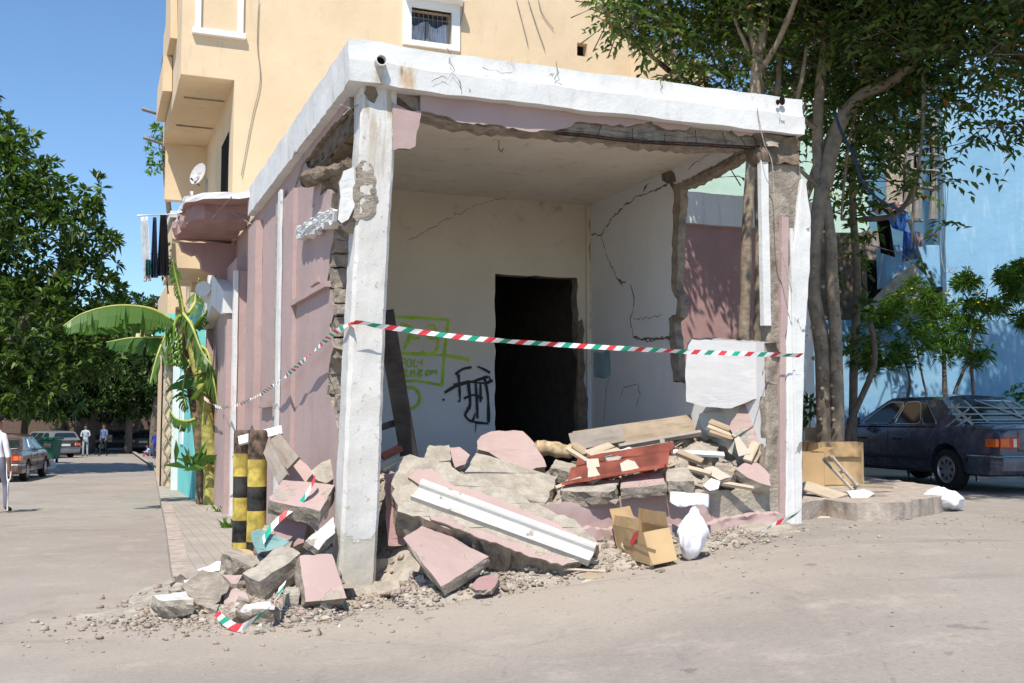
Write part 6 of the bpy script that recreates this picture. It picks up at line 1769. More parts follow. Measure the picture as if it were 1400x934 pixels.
blk('wall_slab', 'pink topped block lying along the plinth below the red roofing sheet', [(847, 668, 10.3), (912, 662, 10.45), (905, 646, 10.8), (850, 650, 10.75)], (0, 16, .02), ('pinklight', 'conc'), 20, .02, .006)
blk('concrete_block', 'bluish grey capped block right of the pink topped block on the plinth', [(912, 658, 10.45), (950, 658, 10.5), (941, 638, 10.85), (908, 641, 10.8)], (0, 18, .02), ('conclight', 'conc'), 21, .02, .008)
chunk('wall_slab', 'tall pink wall slab leaning against the inside of the right column', [(997, 585), (1010, 560), (1024, 538), (1040, 539), (1052, 541), (1050, 580), (1049, 604), (1040, 622), (1030, 633), (1022, 618), (1008, 600)], 11.35, (-.35, -.85, .4), .12, PK, 1, 8, 22, group=G_)
chunk('wall_fragment', 'flat pink topped fragment at the foot of the right column inside the plinth', [(1006, 641), (1016, 634), (1030, 630), (1042, 638), (1052, 650), (1054, 664), (1036, 660), (1022, 653)], 11.0, (0, -.6, .8), .12, PK, 1, 7, 23, group=G_)
chunk('plaster_slab', 'white plaster slab with a rounded lower edge behind the stacked planks', [(956, 566), (975, 563), (1002, 564), (998, 583), (984, 594), (967, 595), (957, 582)], 11.9, (-.4, -.88, .2), .08, ('white', 'conc', 'conc'), 1, 7, 24, group=G_)
chunk('stone_slab', 'thin reddish flat stone on the road edge before the pink propped slab', Z1([(500, 830), (540, 790), (590, 780), (630, 800), (600, 850), (520, 855)]), 8.95, (0, -.25, .97), .04, ('pinkshade', 'pinkshade', 'conc'), .8, 5, 25)
M['freshwhite'] = plaster('clean_white_room_paint', (.68, .68, .68), (.60, .60, .60), stain=(.5, .48, .45), stainamt=.2, bs=.2)
chunk('wall_panel', 'clean white broken wall panel swung loose beside the right column', [(941, 472), (946, 464), (985, 465), (1053, 469), (1053, 543), (1030, 546), (1000, 558), (960, 556), (938, 549), (937, 505)], W(4.375 - .34, .62).y, -UU * .86 - VV * .50, .06, ('freshwhite', 'conc', 'conc'), 1, 9, 57, group=G_, rgh=.003, mid=.01)  # added panel, angled so that the sun brightens it
# --- left pile
blk('concrete_block', 'squared grey block with a white painted top at the road end of the left spill', [(206, 812, 8.5), (218, 822, 8.4), (266, 819, 8.45), (252, 808, 8.75)], (0, 24, .02), ('moulding', 'conclight'), 31, .025, .01)
chunk('concrete_lump', 'rough pinkish lump beside the white topped block', [(246, 801), (262, 790), (276, 780), (301, 783), (313, 800), (300, 820), (284, 832), (270, 824)], 8.8, (-.1, -.7, .7), .2, CD, 2, 7, 32, mid=.06, rgh=.02, group=G_)
blk('concrete_block', 'grey block with an orange underside just below the striped bollards', [(303, 756, 9.5), (346, 776, 9.3), (360, 763, 9.6), (315, 748, 9.85)], (-6, 24, .05), CC[:2], 33, .02, .008)
blk('concrete_slab', 'long thick grey slab tilted over the middle of the left spill', [(331, 785, 8.9), (354, 796, 8.75), (411, 757, 9.15), (386, 742, 9.4)], (4, 34, .08), CC[:2], 34, .025, .008)
blk('wall_slab', 'pink faced slab leaning at the foot of the corner column', [(418, 824, 8.62), (474, 818, 8.66), (455, 757, 9.1), (409, 758, 9.12)], (-10, 14, .13), ('pinklight', 'conc'), 35, .02, .006)
blk('concrete_lump', 'crumbly white edged lump in front of the tilted grey slab', [(319, 836, 8.28), (376, 832, 8.3), (371, 823, 8.6), (340, 826, 8.6)], (2, 20, .05), ('moulding', 'conc'), 36, .03, .02)
blk('concrete_lump', 'small tan lump between the tilted slab and the pink leaning slab', [(388, 812, 8.75), (410, 814, 8.7), (410, 804, 8.95), (392, 803, 8.95)], (0, 28, .03), ('conclight', 'conc'), 37, .02, .01)
chunk('concrete_lump', 'low pinkish lump half hidden under the lower end of the tilted slab', [(306, 812), (322, 804), (336, 810), (345, 828), (322, 838), (306, 830)], 8.75, (-.2, -.75, .6), .18, ('pinklight', 'conc', 'conc'), 1, 6, 38, group=G_)
blk('wall_slab', 'thick pink and cream slab at the top of the left spill beside the column', [(366, 684, 9.62), (438, 699, 9.45), (459, 662, 9.85), (386, 656, 10.1)], (0, 19, .06), ('pinklight', 'conc'), 39, .02, .006)
blk('plaster_slab', 'white painted broken piece tucked against the corner column', [(415, 741, 9.4), (436, 752, 9.3), (459, 727, 9.45), (455, 706, 9.6)], (0, 12, .06), ('moulding', 'conc'), 40, .02, .008)
chunk('wall_fragment', 'brown pink fragment lying at the base of the side wall', [(386, 642), (396, 632), (410, 628), (420, 636), (428, 647), (418, 660), (392, 658)], 10.9, (-.2, -.7, .7), .2, PK, 1, 7, 41, group=G_)
chunk('concrete_block', 'angular grey piece resting in the gap between side wall and column', [(425, 645), (440, 632), (458, 624), (459, 652), (446, 661), (434, 657)], 10.4, (-.1, -.8, .6), .2, CC, 1, 7, 42, group=G_)
blk('concrete_block', 'dusty block under the thick pink and cream slab', [(345, 744, 9.7), (396, 750, 9.55), (410, 722, 9.9), (362, 718, 10.0)], (0, 26, .05), ('conclight', 'conc'), 43, .02, .01)
chunk('wall_fragment', 'leaning brown pink piece behind the pink slab at the column foot', [(372, 716), (396, 706), (420, 716), (416, 742), (396, 752), (380, 740)], 9.75, (-.2, -.85, .4), .2, ('pinkshade', 'conc', 'conc'), 1, 7, 44, group=G_)
g_ = chunk('glass_sheet', 'curled greenish sheet of plastic before the bollards', [(342, 727), (352, 722), (362, 724), (376, 730), (396, 740), (380, 750), (366, 754), (352, 757), (345, 742)], 9.45, (-.3, -.6, .7), .006, ('gb', 'gb', 'gb'), .8, 6, 45, cat='plastic sheet', mid=0, rgh=.02)
chunk('paper_sheet', 'crumpled white paper lying left of the block with the orange underside', Z6([(490, 490), (560, 462), (605, 446), (600, 492), (540, 500)]), 9.6, (0, -.3, .95), .01, ('white', 'white', 'white'), .8, 5, 46, cat='paper', mid=0, rgh=.015)
chunk('cardboard_scrap', 'scrap of card lying on the block with the orange underside', Z6([(670, 384), (740, 390), (810, 416), (770, 428), (720, 408)]), 9.8, (0, -.3, .95), .008, ('card', 'card', 'card'), .5, 5, 47, cat='cardboard', mid=0, rgh=.006)
for k_, (lb_, a_, d_, m_) in enumerate((
    ('low grey block half buried right of the white topped block', [(270, 826, 8.6), (296, 834, 8.5), (304, 822, 8.8), (282, 816, 8.9)], (0, 14, .02), ('conclight', 'conc')),
    ('flat pale slab on the sidewalk edge behind the white topped block', [(228, 806, 8.95), (250, 808, 8.9), (262, 798, 9.2), (240, 796, 9.2)], (0, 8, .02), ('conclight', 'conc')),
    ('pink edged block between the charred beam and the fallen beam', [(530, 668, 9.9), (552, 676, 9.8), (560, 656, 10.1), (538, 648, 10.2)], (0, 22, .05), ('pinklight', 'conc')),
    ('dark sided block under the left end of the fallen beam', [(545, 700, 9.7), (585, 716, 9.6), (590, 700, 9.9), (556, 690, 9.9)], (0, 30, .05), ('conc', 'conc')),
    ('long pale block behind the broad slab', [(676, 628, 10.9), (700, 640, 10.8), (712, 626, 11.2), (690, 616, 11.2)], (0, 14, .04), ('conclight', 'conc')),
    ('pale block lying right of the rounded pink slab', [(752, 640, 10.8), (782, 648, 10.7), (790, 634, 11.1), (760, 628, 11.1)], (0, 16, .04), ('conclight', 'conc')),
    ('brown grey block at the inside foot of the right column', [(968, 650, 10.9), (1000, 654, 10.85), (1010, 640, 11.2), (980, 636, 11.2)], (0, 14, .03), ('conc', 'conc')),
    ('tan block in the shade under the long board stack', [(940, 618, 11.3), (975, 624, 11.2), (985, 608, 11.6), (950, 604, 11.6)], (0, 16, .04), ('conclight', 'conc')),
    ('broken pink piece in the chips in front of the propped slab', [(650, 800, 8.95), (676, 802, 8.95), (684, 790, 9.2), (660, 788, 9.2)], (0, 6, .02), ('pinklight', 'conc')),
    ('grey slab fragment in the chips below the fallen moulding', [(700, 768, 9.5), (742, 776, 9.4), (750, 764, 9.7), (712, 758, 9.7)], (0, 10, .02), ('conclight', 'conc')))):
    blk('wall_fragment', lb_, a_, d_, m_, 70 + k_, .02, .01)
# --- boards, timbers, sheets
def bar(name, label, p, q, w_, th, mat, up=(0, -.5, .85), cat='plank', group=None, parent=None, jit=.004):
    p = Vector(p); q = Vector(q); d = (q - p).normalized(); s = d.cross(Vector(up)).normalized(); u = s.cross(d).normalized()
    bm = BM(); boxa(bm, (0, 0, 0), Vector(((q - p).length / 2, 0, 0)), Vector((0, w_ / 2, 0)), Vector((0, 0, th / 2)))
    subdiv(bm, .35); rough(bm, jit, 7, seed=int(p.x * 10))
    Mx = Matrix((d, s, u)).transposed().to_4x4(); Mx.translation = (p + q) / 2
    bm.transform(Mx)
    me = bpy.data.meshes.new(name)
    if parent is None:
        bm.transform(Mx.inverted()); bm.to_mesh(me); bm.free(); me.materials.append(M[mat] if isinstance(mat, str) else mat)
        o = bpy.data.objects.new(name, me); COL.objects.link(o); o.matrix_world = Mx; return tag(o, label, cat, group)
    return obj(name, bm, M[mat] if isinstance(mat, str) else mat, parent)
GP = 'planks and boards in the rubble'
tl = thing('charred_beam', 'charred dark timber beam leaning inside the room beside the corner column', 'beam', at(566, 628, 10.5))
bar('timber', None, at(526, 425, 10.1), at(562, 640, 10.5), .17, .09, 'wooddark', (0, -1, .2), parent=tl)
bar('cross_piece', None, at(522, 584, 10.36), at(553, 574, 10.5), .06, .04, 'wooddark', (0, -1, .2), parent=tl)
bar('weathered_plank', 'big rotten weathered board lying across the top of the heap below the doorway', at(786, 606, 11.6), at(948, 582, 11.9), .26, .04, 'wood', (0, -1, .35), group=GP)
bar('weathered_plank', 'dark stained board end overlapping the left of the big rotten board', at(780, 605, 11.5), at(852, 592, 11.6), .2, .03, M['wooddark'] if False else 'woodgrey', (0, -1, .4), group=GP)
bar('frame_bar', 'long thin grey window frame bar under the big rotten board', at(846, 611, 11.4), at(958, 592, 11.6), .05, .05, 'woodgrey', group=GP)
bar('frame_bar', 'short grey upright bar below the big rotten board', at(905, 602, 11.35), at(907, 622, 11.2), .05, .04, 'woodgrey', group=GP)
# red corrugated sheet
c = at(848, 637, 10.75); ax_ = (at(916, 626, 10.9) - at(780, 650, 10.6)) / 2; ay_ = Vector((.10, .34, .12)); bm = BM()
rows = []
for i in range(25):
    u = i / 24 * 2 - 1; hh = .05 * math.sin(i / 24 * 4 * math.pi * 1.0 + .8)
    rows.append([bm.verts.new(c + ax_ * v + ay_ * u + Vector((0, 0, 1)) * (hh + .01 * noise.noise(Vector((v * 3, u * 3, 0))))) for v in np.linspace(-1, 1, 14)])
for a, b in zip(rows, rows[1:]):
    for k in range(13): bm.faces.new((a[k], a[k + 1], b[k + 1], b[k]))
bmesh.ops.solidify(bm, geom=bm.faces[:], thickness=.014)
tag(obj('roofing_sheet', bm, M['redtile'], smooth=True, auto=40), 'faded red corrugated roofing sheet lying on the heap', 'roof sheet')
for nm, lb_l, pp, Y, n, th, mt in (
    ('stone_tile', 'cream stone tile standing on the right half of the red sheet', [(848, 634), (858, 628), (868, 631), (875, 641), (862, 645), (850, 645)], 10.62, (0, -.6, .8), .04, 'stone'),
    ('stone_tile', 'narrow cream stone tile on the left half of the red sheet', [(804, 640), (814, 637), (822, 652), (810, 660), (803, 658)], 10.5, (0, -.6, .8), .03, 'stone'),
    ('stone_tile', 'small pale tile at the upper left of the red sheet', [(802, 628), (818, 627), (820, 638), (803, 640)], 10.7, (0, -.6, .8), .03, 'stone'),
    ('stone_tile', 'bluish grey tile just above the red sheet', [(826, 624), (836, 622), (850, 624), (845, 632), (832, 633)], 10.9, (0, -.5, .85), .03, 'conclight'),
    ('stone_tile', 'grey backed stone tile standing before the white plaster slab', [(1000, 594), (1010, 586), (1018, 584), (1031, 596), (1022, 609), (1008, 603)], 11.35, (-.3, -.85, .4), .05, 'conclight'),
    ('stone_tile', 'pale triangular tile leaning left of the tall pink slab', [(1004, 600), (1010, 596), (1026, 620), (1010, 624)], 11.2, (-.2, -.8, .5), .04, 'stone'),
    ('stone_tile', 'long cream tile lying across the small debris right of the red sheet', [(963, 640), (975, 637), (1000, 652), (984, 657), (968, 648)], 10.85, (0, -.5, .85), .04, 'stone'),
    ('plaster_slab', 'white plaster bit lying above the plinth left of the cream tile', [(961, 664), (972, 654), (985, 658), (982, 668), (970, 671)], 10.7, (0, -.6, .8), .05, 'white'),
    ('plaster_slab', 'white fragment resting at the upper edge of the red sheet', [(846, 616), (860, 611), (872, 616), (866, 624), (850, 624)], 11.1, (0, -.6, .8), .04, 'white'),
    ('road_tile', 'pale flat slab on the ground outside the right column', [(1104, 711), (1116, 706), (1134, 706), (1142, 713), (1134, 719), (1112, 718)], 11.6, (0, -.3, .95), .04, 'stone'),
    ('road_tile', 'pale square tile on the road before the big fallen moulding', Z1([(1020, 815), (1045, 800), (1095, 808), (1110, 850), (1045, 855)]), 8.95, (0, -.15, .98), .02, 'stone'),
    ('road_tile', 'small orange brown tile beside the pale square tile on the road', Z1([(1020, 780), (1050, 765), (1110, 775), (1112, 795), (1060, 800), (1022, 795)]), 9.15, (0, -.2, .98), .03, 'wood'),
    ('road_tile', 'thin white slab lying on the road right of the white sack', [(966, 762), (975, 757), (1000, 757), (1016, 761), (1012, 766), (985, 771), (968, 770)], 10.15, (0, -.3, .95), .03, 'white'),
    ('road_tile', 'small pale offcut lying alone on the road in front of the right column', [(1066, 742), (1072, 738), (1090, 742), (1086, 746)], 10.3, (0, -.15, .98), .02, 'stone')):
    chunk(nm, lb_l, pp, Y, n, th, (mt, mt, 'conclight'), .5, 6, hash(lb_l) % 97 if False else len(lb_l), cat='tile', mid=.004, rgh=.004)
# small planks
for lab, a, b, w_, th, mt in (
    ('pale batten crossing the left end of the red sheet', (760, 668, 10.45), (795, 655, 10.55), .05, .03, 'woodpale'),
    ('short brown batten below the pale batten', (770, 672, 10.4), (786, 662, 10.5), .05, .04, 'wood'),
    ('long pale lath running down from the rolled carpet', (776, 614, 11.1), (804, 632, 10.9), .05, .03, 'woodpale'),
    ('clean sawn board propped above the red sheet, left of the grey tile', (803, 622, 11.1), (836, 610, 11.3), .11, .04, 'woodpale'),
    ('brown board end leaning left of the clean sawn board', (782, 608, 11.3), (802, 622, 11.1), .10, .04, 'wood'),
    ('second sawn board lying behind the grey tile', (810, 626, 11.0), (846, 615, 11.2), .07, .03, 'woodpale'),
    ('topmost board of the small stack by the white plaster slab', (970, 577, 11.6), (1000, 589, 11.5), .10, .035, 'wood'),
    ('middle board of the small stack by the white plaster slab', (968, 583, 11.55), (1000, 596, 11.45), .09, .035, 'woodpale'),
    ('lowest board of the small stack by the white plaster slab', (971, 590, 11.5), (1003, 601, 11.4), .09, .035, 'wood'),
    ('pale board standing on edge beside the tall pink slab', (1022, 630, 11.1), (1034, 606, 11.25), .09, .03, 'woodpale'),
    ('second board standing on edge beside the tall pink slab', (1028, 632, 11.15), (1040, 610, 11.3), .09, .03, 'wood'),
    ('pale board end lying on the debris below the grey capped block', (940, 640, 10.9), (972, 648, 10.8), .06, .03, 'woodpale'),
    ('brown board lying above the cream tile', (926, 618, 11.1), (960, 632, 11.0), .09, .04, 'wood'),
    ('white and brown striped slat under the stack of boards', (908, 618, 11.2), (990, 622, 11.2), .07, .03, 'frame'),
    ('thin lath lying flat on the road edge before the moulding', (770, 778, 9.3), (838, 782, 9.4), .025, .015, 'woodpale'),
    ('pale splinter in the debris behind the plinth', (985, 660, 10.8), (1030, 668, 10.8), .05, .03, 'woodpale'),
    ('brown splinter beside the flat pink topped fragment', (990, 655, 11.0), (1006, 640, 11.1), .05, .03, 'wood'),
    ('pale wood scrap right of the corner column at the charred beam', (520, 640, 10.0), (545, 628, 10.2), .09, .03, 'woodpale'),
    ('red brown wood scrap behind the pale one at the charred beam', (522, 625, 10.3), (548, 612, 10.4), .08, .04, 'redtile')):
    bar('board', lab, at(*a), at(*b), w_, th, mt, group=GP)
# grey boards leaning by the bollards
bar('board', 'grey board leaning down from the bollard tops to the left spill', at(362, 604, 10.75), at(388, 656, 10.2), .13, .03, 'woodgrey', (-.5, -.8, .3), group=GP)
bar('board', 'second greyish board leaning just right of the first behind the bollards', at(374, 598, 10.9), at(402, 634, 10.5), .16, .03, 'woodgrey', (-.4, -.8, .4), group=GP)
bar('board', 'white painted plank lying across the top of the left bollard', at(327, 603, 10.9), at(386, 588, 10.9), .09, .045, 'frame', (0, -.9, .4), group=GP)
# rolled carpet
bm = BM(); a, b = at(733, 612, 11.3), at(782, 618, 11.2); q = [a, a + (b - a) * .3 + Vector((0, 0, .01)), a + (b - a) * .7, b]
tube(bm, smoothpts(q, 4), [.075, .085, .08, .09, .08, .075, .08, .085, .075, .07, .07, .075, .07], 12); rough(bm, .012, 9)
tag(obj('carpet_roll', bm, flat('tan_sacking', (.45, .33, .2), .95, var=.3, scale=12), smooth=True), 'rolled piece of tan sacking on the heap below the doorway', 'roll')
# medium random lumps, copies of a few prototypes
protos = []
rnd = random.Random(31)
LBL = {'pinklight': 'fist sized pink faced piece of broken wall scattered over the heap', 'conclight': 'fist sized pale lump of broken concrete scattered over the heap', 'conc': 'fist sized brown grey lump of broken concrete scattered over the heap', 'stone': 'hand sized cream stone tile shard scattered over the heap', 'white': 'fist sized white plaster piece scattered over the heap'}
pm_ = {}
for mt in LBL:
    for v in range(3):
        bm = BM(); bmesh.ops.create_cube(bm, size=1, matrix=Matrix.Diagonal((1, rnd.uniform(.6, .9), .18 if mt == 'stone' else rnd.uniform(.25, .6), 1)))
        bmesh.ops.subdivide_edges(bm, edges=bm.edges[:], cuts=1, use_grid_fill=True)
        for q in bm.verts: q.co += Vector((rnd.uniform(-1, 1), rnd.uniform(-1, 1), rnd.uniform(-1, 1) * .4)) * .13; q.co.x *= 1 - .3 * max(0, q.co.y)
        me = bpy.data.meshes.new('rubble_lump'); bm.normal_update()
        for f in bm.faces: f.material_index = 1 if f.normal.z < .6 and mt not in ('conc', 'conclight') else 0
        bm.to_mesh(me); bm.free(); me.materials.append(M[mt]); me.materials.append(M['conclight']); pm_[(mt, v)] = me
def lump(mt, p, sc, tilt=.6):
    o = bpy.data.objects.new('rubble_lump', pm_[(mt, rnd.randrange(3))]); COL.objects.link(o); o.location = p
    o.rotation_euler = (rnd.uniform(-tilt, tilt), rnd.uniform(-tilt, tilt), rnd.uniform(0, 6.28)); o.scale = (sc * rnd.uniform(.8, 1.5), sc * rnd.uniform(.8, 1.3), sc * rnd.uniform(.7, 1.1))
    tag(o, LBL[mt], 'rubble piece', 'small ' + {'pinklight': 'pink wall pieces', 'conclight': 'pale concrete lumps', 'conc': 'brown concrete lumps', 'stone': 'cream tile shards', 'white': 'white plaster pieces'}[mt] + ' in the heap')
for i in range(380):
    u = rnd.random()
    if u < .50: t, s = rnd.uniform(.6, 4.25), rnd.uniform(.15, 3.2)
    elif u < .78: a = rnd.uniform(0, 6.28); q = rnd.random() ** .7; t, s = -.6 + 1.0 * q * math.cos(a), .15 + .9 * q * math.sin(a)
    else: t, s = rnd.uniform(.35, 3.2), rnd.uniform(-.75, -.1)
    if .0 < t < .35 and s < .4: continue
    mt = rnd.choices(['pinklight', 'conclight', 'conc', 'stone', 'white'], [3, 4, 3, 3 if s > .1 and t > 1.8 else .5, 1])[0]
    sc = rnd.uniform(.04, .13) if s < 0 else rnd.uniform(.05, .22)
    lump(mt, W(t, s, zof(t, s) + sc * .15), sc)
for x, y, mt, sc in ((215, 826, 'conc', .06), (196, 836, 'conc', .06), (182, 828, 'stone', .07), (172, 836, 'conc', .05), (205, 850, 'conc', .05), (230, 850, 'conc', .05), (365, 860, 'conclight', .1), (352, 866, 'conclight', .09), (392, 858, 'conc', .08), (420, 850, 'pinklight', .09), (445, 848, 'stone', .07), (462, 848, 'conc', .07), (288, 836, 'conc', .08), (300, 845, 'conc', .06), (520, 806, 'stone', .08), (530, 790, 'conc', .1), (542, 780, 'conclight', .09), (700, 770, 'conclight', .1), (725, 776, 'conclight', .12), (748, 782, 'conc', .07), (770, 790, 'conc', .06), (680, 782, 'conc', .08), (880, 778, 'conc', .05), (905, 782, 'conc', .05), (1096, 726, 'conc', .06), (1080, 735, 'conc', .05), (1050, 742, 'stone', .05)):
    lump(mt, gnd(x, y) + Vector((0, 0, sc * .2)), sc, .2)
# ================================================================== STREET THINGS
# striped bollards
def stripe_mat(worn):
    t = MT('striped_bollard_paint', .6, .4).geo()
    z = t.sep()[2]; return t
M['byellow'] = flat('worn_yellow_paint', (.50, .38, .08), .7, var=.32, scale=9); M['bblack'] = flat('worn_black_paint', (.035, .032, .03), .6, var=.6, scale=8); M['brust'] = flat('bare_rusty_top', (.13, .09, .065), .9, var=.5, scale=12)
def bollard(px, py, ytop, Y, r, bands, label, worn):
    base = at(px, py, Y); ztop = at(px, ytop, Y).z
    th_ = thing('bollard', label, 'bollard', (base.x, Y, base.z), 'striped bollards on the side pavement')
    zs = [at(px, y, Y).z for y in bands]
    cols = worn
    z0 = zs[-1]
    for i in range(len(zs) - 1):
        a, b = zs[i + 1], zs[i]; bm = BM(); c = Vector((base.x, Y, 0)); n = 24
        prof = [(a, r), (b, r)] if i else [(a, r), (b - .04, r), (b - .012, r * .93), (b, r * .8)]
        rg = lathe(bm, prof, c, Vector((0, 0, 1)), n); bm.faces.new(rg[0][::-1]); bm.faces.new(rg[-1])
        for v in bm.verts: v.co.x += .003 * noise.noise(v.co * 9); 
        obj('paint_band', bm, M[{'y': 'byellow', 'k': 'bblack', 'r': 'brust'}[cols[i]]], th_, smooth=True, auto=40)
Ybl = 10.75
bollard(329, 748, 588, 11.0, .088, [588, 620, 651, 680, 711, 741, 752], 'slimmer striped bollard behind, with the white plank lying on its top', 'rykyky')
bollard(350, 752, 588, 10.7, .095, [588, 628, 665, 698, 740, 770], 'stouter striped bollard in front, bare rusty at its top', 'rykyk')

# caution tape
M['tred'] = flat('red_tape_stripe', (.68, .05, .06), .45, var=.05); M['tgreen'] = flat('green_tape_stripe', (.02, .33, .20), .45, var=.05); M['twhite'] = flat('white_tape_stripe', (.80, .80, .80), .45, var=.04)
def tape(name, label, pts, w_, k=10, bandlen=.14, twist=0.6, seed=1, up=Vector((0, -.25, 1)), parent=None, diag=True):
    P = smoothpts(pts, k); rnd = random.Random(seed)
    # resample at fixed steps
    Q = [P[0]]; step = bandlen / 4
    acc = 0
    for a, b in zip(P, P[1:]):
        L = (b - a).length; d = (b - a) / max(L, 1e-9); x = step - acc
        while x <= L: Q.append(a + d * x); x += step
        acc = L - (x - step)
    bm = BM(); L_ = []; R_ = []
    for i, p in enumerate(Q):
        d = (Q[min(i + 1, len(Q) - 1)] - Q[max(0, i - 1)]).normalized()
        s = d.cross(up.cross(d)).normalized() if False else (up - d * up.dot(d)).normalized()
        n2 = d.cross(s); a = twist * math.sin(i * .11 + seed) + .2 * math.sin(i * .37)
        s = s * math.cos(a) + n2 * math.sin(a)
        sk = d * step * (1.0 if diag else 0)
        L_.append(bm.verts.new(p + s * w_ / 2 + sk)); R_.append(bm.verts.new(p - s * w_ / 2 - sk))
    for i in range(len(Q) - 1):
        f = bm.faces.new((L_[i], L_[i + 1], R_[i + 1], R_[i])); f.material_index = [0, 2, 1, 2][(i // 3) % 4]
    o = obj(name, bm, [M['tred'], M['tgreen'], M['twhite']], parent)
    if parent is None: tag(o, label, 'caution tape')
    return o
FY = lambda px: W(FS(px, 460, -.14)[0], -.14).y
tape('caution_tape', 'long red white and green tape stretched across the open front between the two columns',
     [at(482, 441, FY(482)), at(500, 442, FY(500) ), at(526, 447, FY(526)), at(640, 462, FY(640)), at(760, 471, FY(760)), at(900, 479, FY(900)), at(1020, 484, FY(1020)), at(1098, 486, FY(1098))], .048, 12, .105, .45, 1)
tape('caution_tape', 'thin tape strand running from the corner column down to the banana plant', [at(482, 441, 9.42), at(462, 452, 9.7), at(440, 470, 10.4), at(405, 502, 11.6), at(370, 530, 13), at(330, 552, 15), at(300, 557, 17), at(284, 548, 18.5), at(277, 542, 19.2)], .05, 10, .12, .9, 2)
tape('caution_tape', 'loose tape end draped over the thick pink and cream slab', [at(431, 652, 9.72), at(424, 668, 9.65), at(410, 688, 9.6), at(390, 703, 9.55), at(372, 720, 9.45), at(358, 742, 9.35)], .055, 8, .14, .7, 3, up=Vector((.8, -.5, .4)))
tape('caution_tape', 'tape loop trailing over the lumps at the foot of the left spill', [at(296, 838, 8.5), at(308, 850, 8.2), at(328, 858, 8.0), at(350, 846, 8.05), at(370, 830, 8.2), at(382, 812, 8.5), at(387, 796, 8.7)], .06, 8, .16, .7, 4, up=Vector((.3, -.6, .7)))
tape('caution_tape', 'tape end lying on the ground at the foot of the right column', [at(1030, 734, 10.45), at(1048, 726, 10.6), at(1062, 716, 10.75), at(1080, 708, 10.85), at(1092, 700, 10.9), at(1103, 686, 10.95)], .05, 8, .14, .5, 5)
tape('caution_tape', 'short tape scrap on the ground below the cardboard box', [at(912, 776, 9.75), at(925, 781, 9.6), at(930, 790, 9.5), at(938, 786, 9.55)], .06, 8, .2, .8, 6)

# cardboard box with open flaps
def openbox(name, label, corners, h, flaps, mat, matin, cat='cardboard box', th=.006):
    """corners: 4 base points counter clockwise; flaps: list of (edge, out angle)"""
    c = sum(corners, Vector()) / 4; t = thing(name, label, cat, (c.x, c.y, min(p.z for p in corners)))
    up = Vector(h)
    for i in range(4):
        a, b = corners[i], corners[(i + 1) % 4]; out = ((a + b) / 2 - c); out -= up.normalized() * out.dot(up.normalized()); out.normalize()
        bm = BM(); prism(bm, [(0, 0), (1, 0), (1, 1), (0, 1)], lambda p: a + (b - a) * p[0] + up * p[1], -out * th, (0, 1, 1)); subdiv(bm, .18); rough(bm, .004, 5, i); obj('side', bm, [M[mat], M[matin]], t)
    bm = BM(); prism(bm, [(0, 0), (1, 0), (1, 1), (0, 1)], lambda p: corners[0] + (corners[1] - corners[0]) * p[0] + (corners[3] - corners[0]) * p[1] + up * .01, up * .02, (0, 1, 1)); obj('bottom', bm, [M[mat], M[matin]], t)
    for e, ang, ln in flaps:
        a, b = corners[e] + up, corners[(e + 1) % 4] + up; out = ((a + b) / 2 - c - up); out.normalize()
        d = out * math.cos(ang) + up.normalized() * math.sin(ang); e_ = (b - a) * .04
        bm = BM(); prism(bm, [(0, 0), (1, 0), (.96, 1), (.04, 1)], lambda p: a + e_ + (b - a - 2 * e_) * p[0] + d * ln * p[1] + up * .004, up.normalized() * th, (0, 1, 1)); subdiv(bm, .15); rough(bm, .006, 5, e); obj('flap', bm, [M[mat], M[matin]], t)
    return t
b0_, b1_, b2_ = gnd(846, 762, .02), gnd(890, 776, .02), gnd(926, 768, .02)
for q_ in (b0_, b1_, b2_): q_.z += .015
b3_ = b0_ + (b2_ - b1_)
bx = openbox('cardboard_box', 'open brown cardboard box with a red mark, on the road before the plinth', [b0_, b1_, b2_, b3_], Vector((-.05, .09, .27)), [(0, 1.9, .10), (2, 1.35, .12), (3, 1.2, .15)], 'card', 'cardin')
# red mark
bm = BM(); prism(bm, [(852, 738), (897, 752), (896, 757), (851, 743)], lambda p: on(p[0], p[1], b0_ + (b0_ - b2_).normalized() * 0 + (b1_ - b0_).cross(Vector((-.05, .09, .27))).normalized() * (-.009 if (b1_ - b0_).cross(Vector((-.05, .09, .27))).y > 0 else .009), (b1_ - b0_).cross(Vector((-.05, .09, .27))).normalized()), Vector((0, .001, 0))); obj('packing_tape', bm, flat('tan_packing_tape', (.42, .28, .14), .3), bx)
q = [at(x, y, 9.68) for x, y in ((863, 736), (869, 727), (872, 728), (868, 741), (863, 745), (861, 744))]
u0, u1 = b0_, b1_; nn = (u1 - u0).cross(Vector((-.05, .09, .27))).normalized()
if nn.y > 0: nn = -nn
bm = BM(); prism(bm, [(861, 743), (867, 728), (872, 727), (869, 740), (864, 746)], lambda p: on(p[0], p[1], u0 + nn * .012, nn), nn * .002); obj('red_mark', bm, M['tred'], bx)
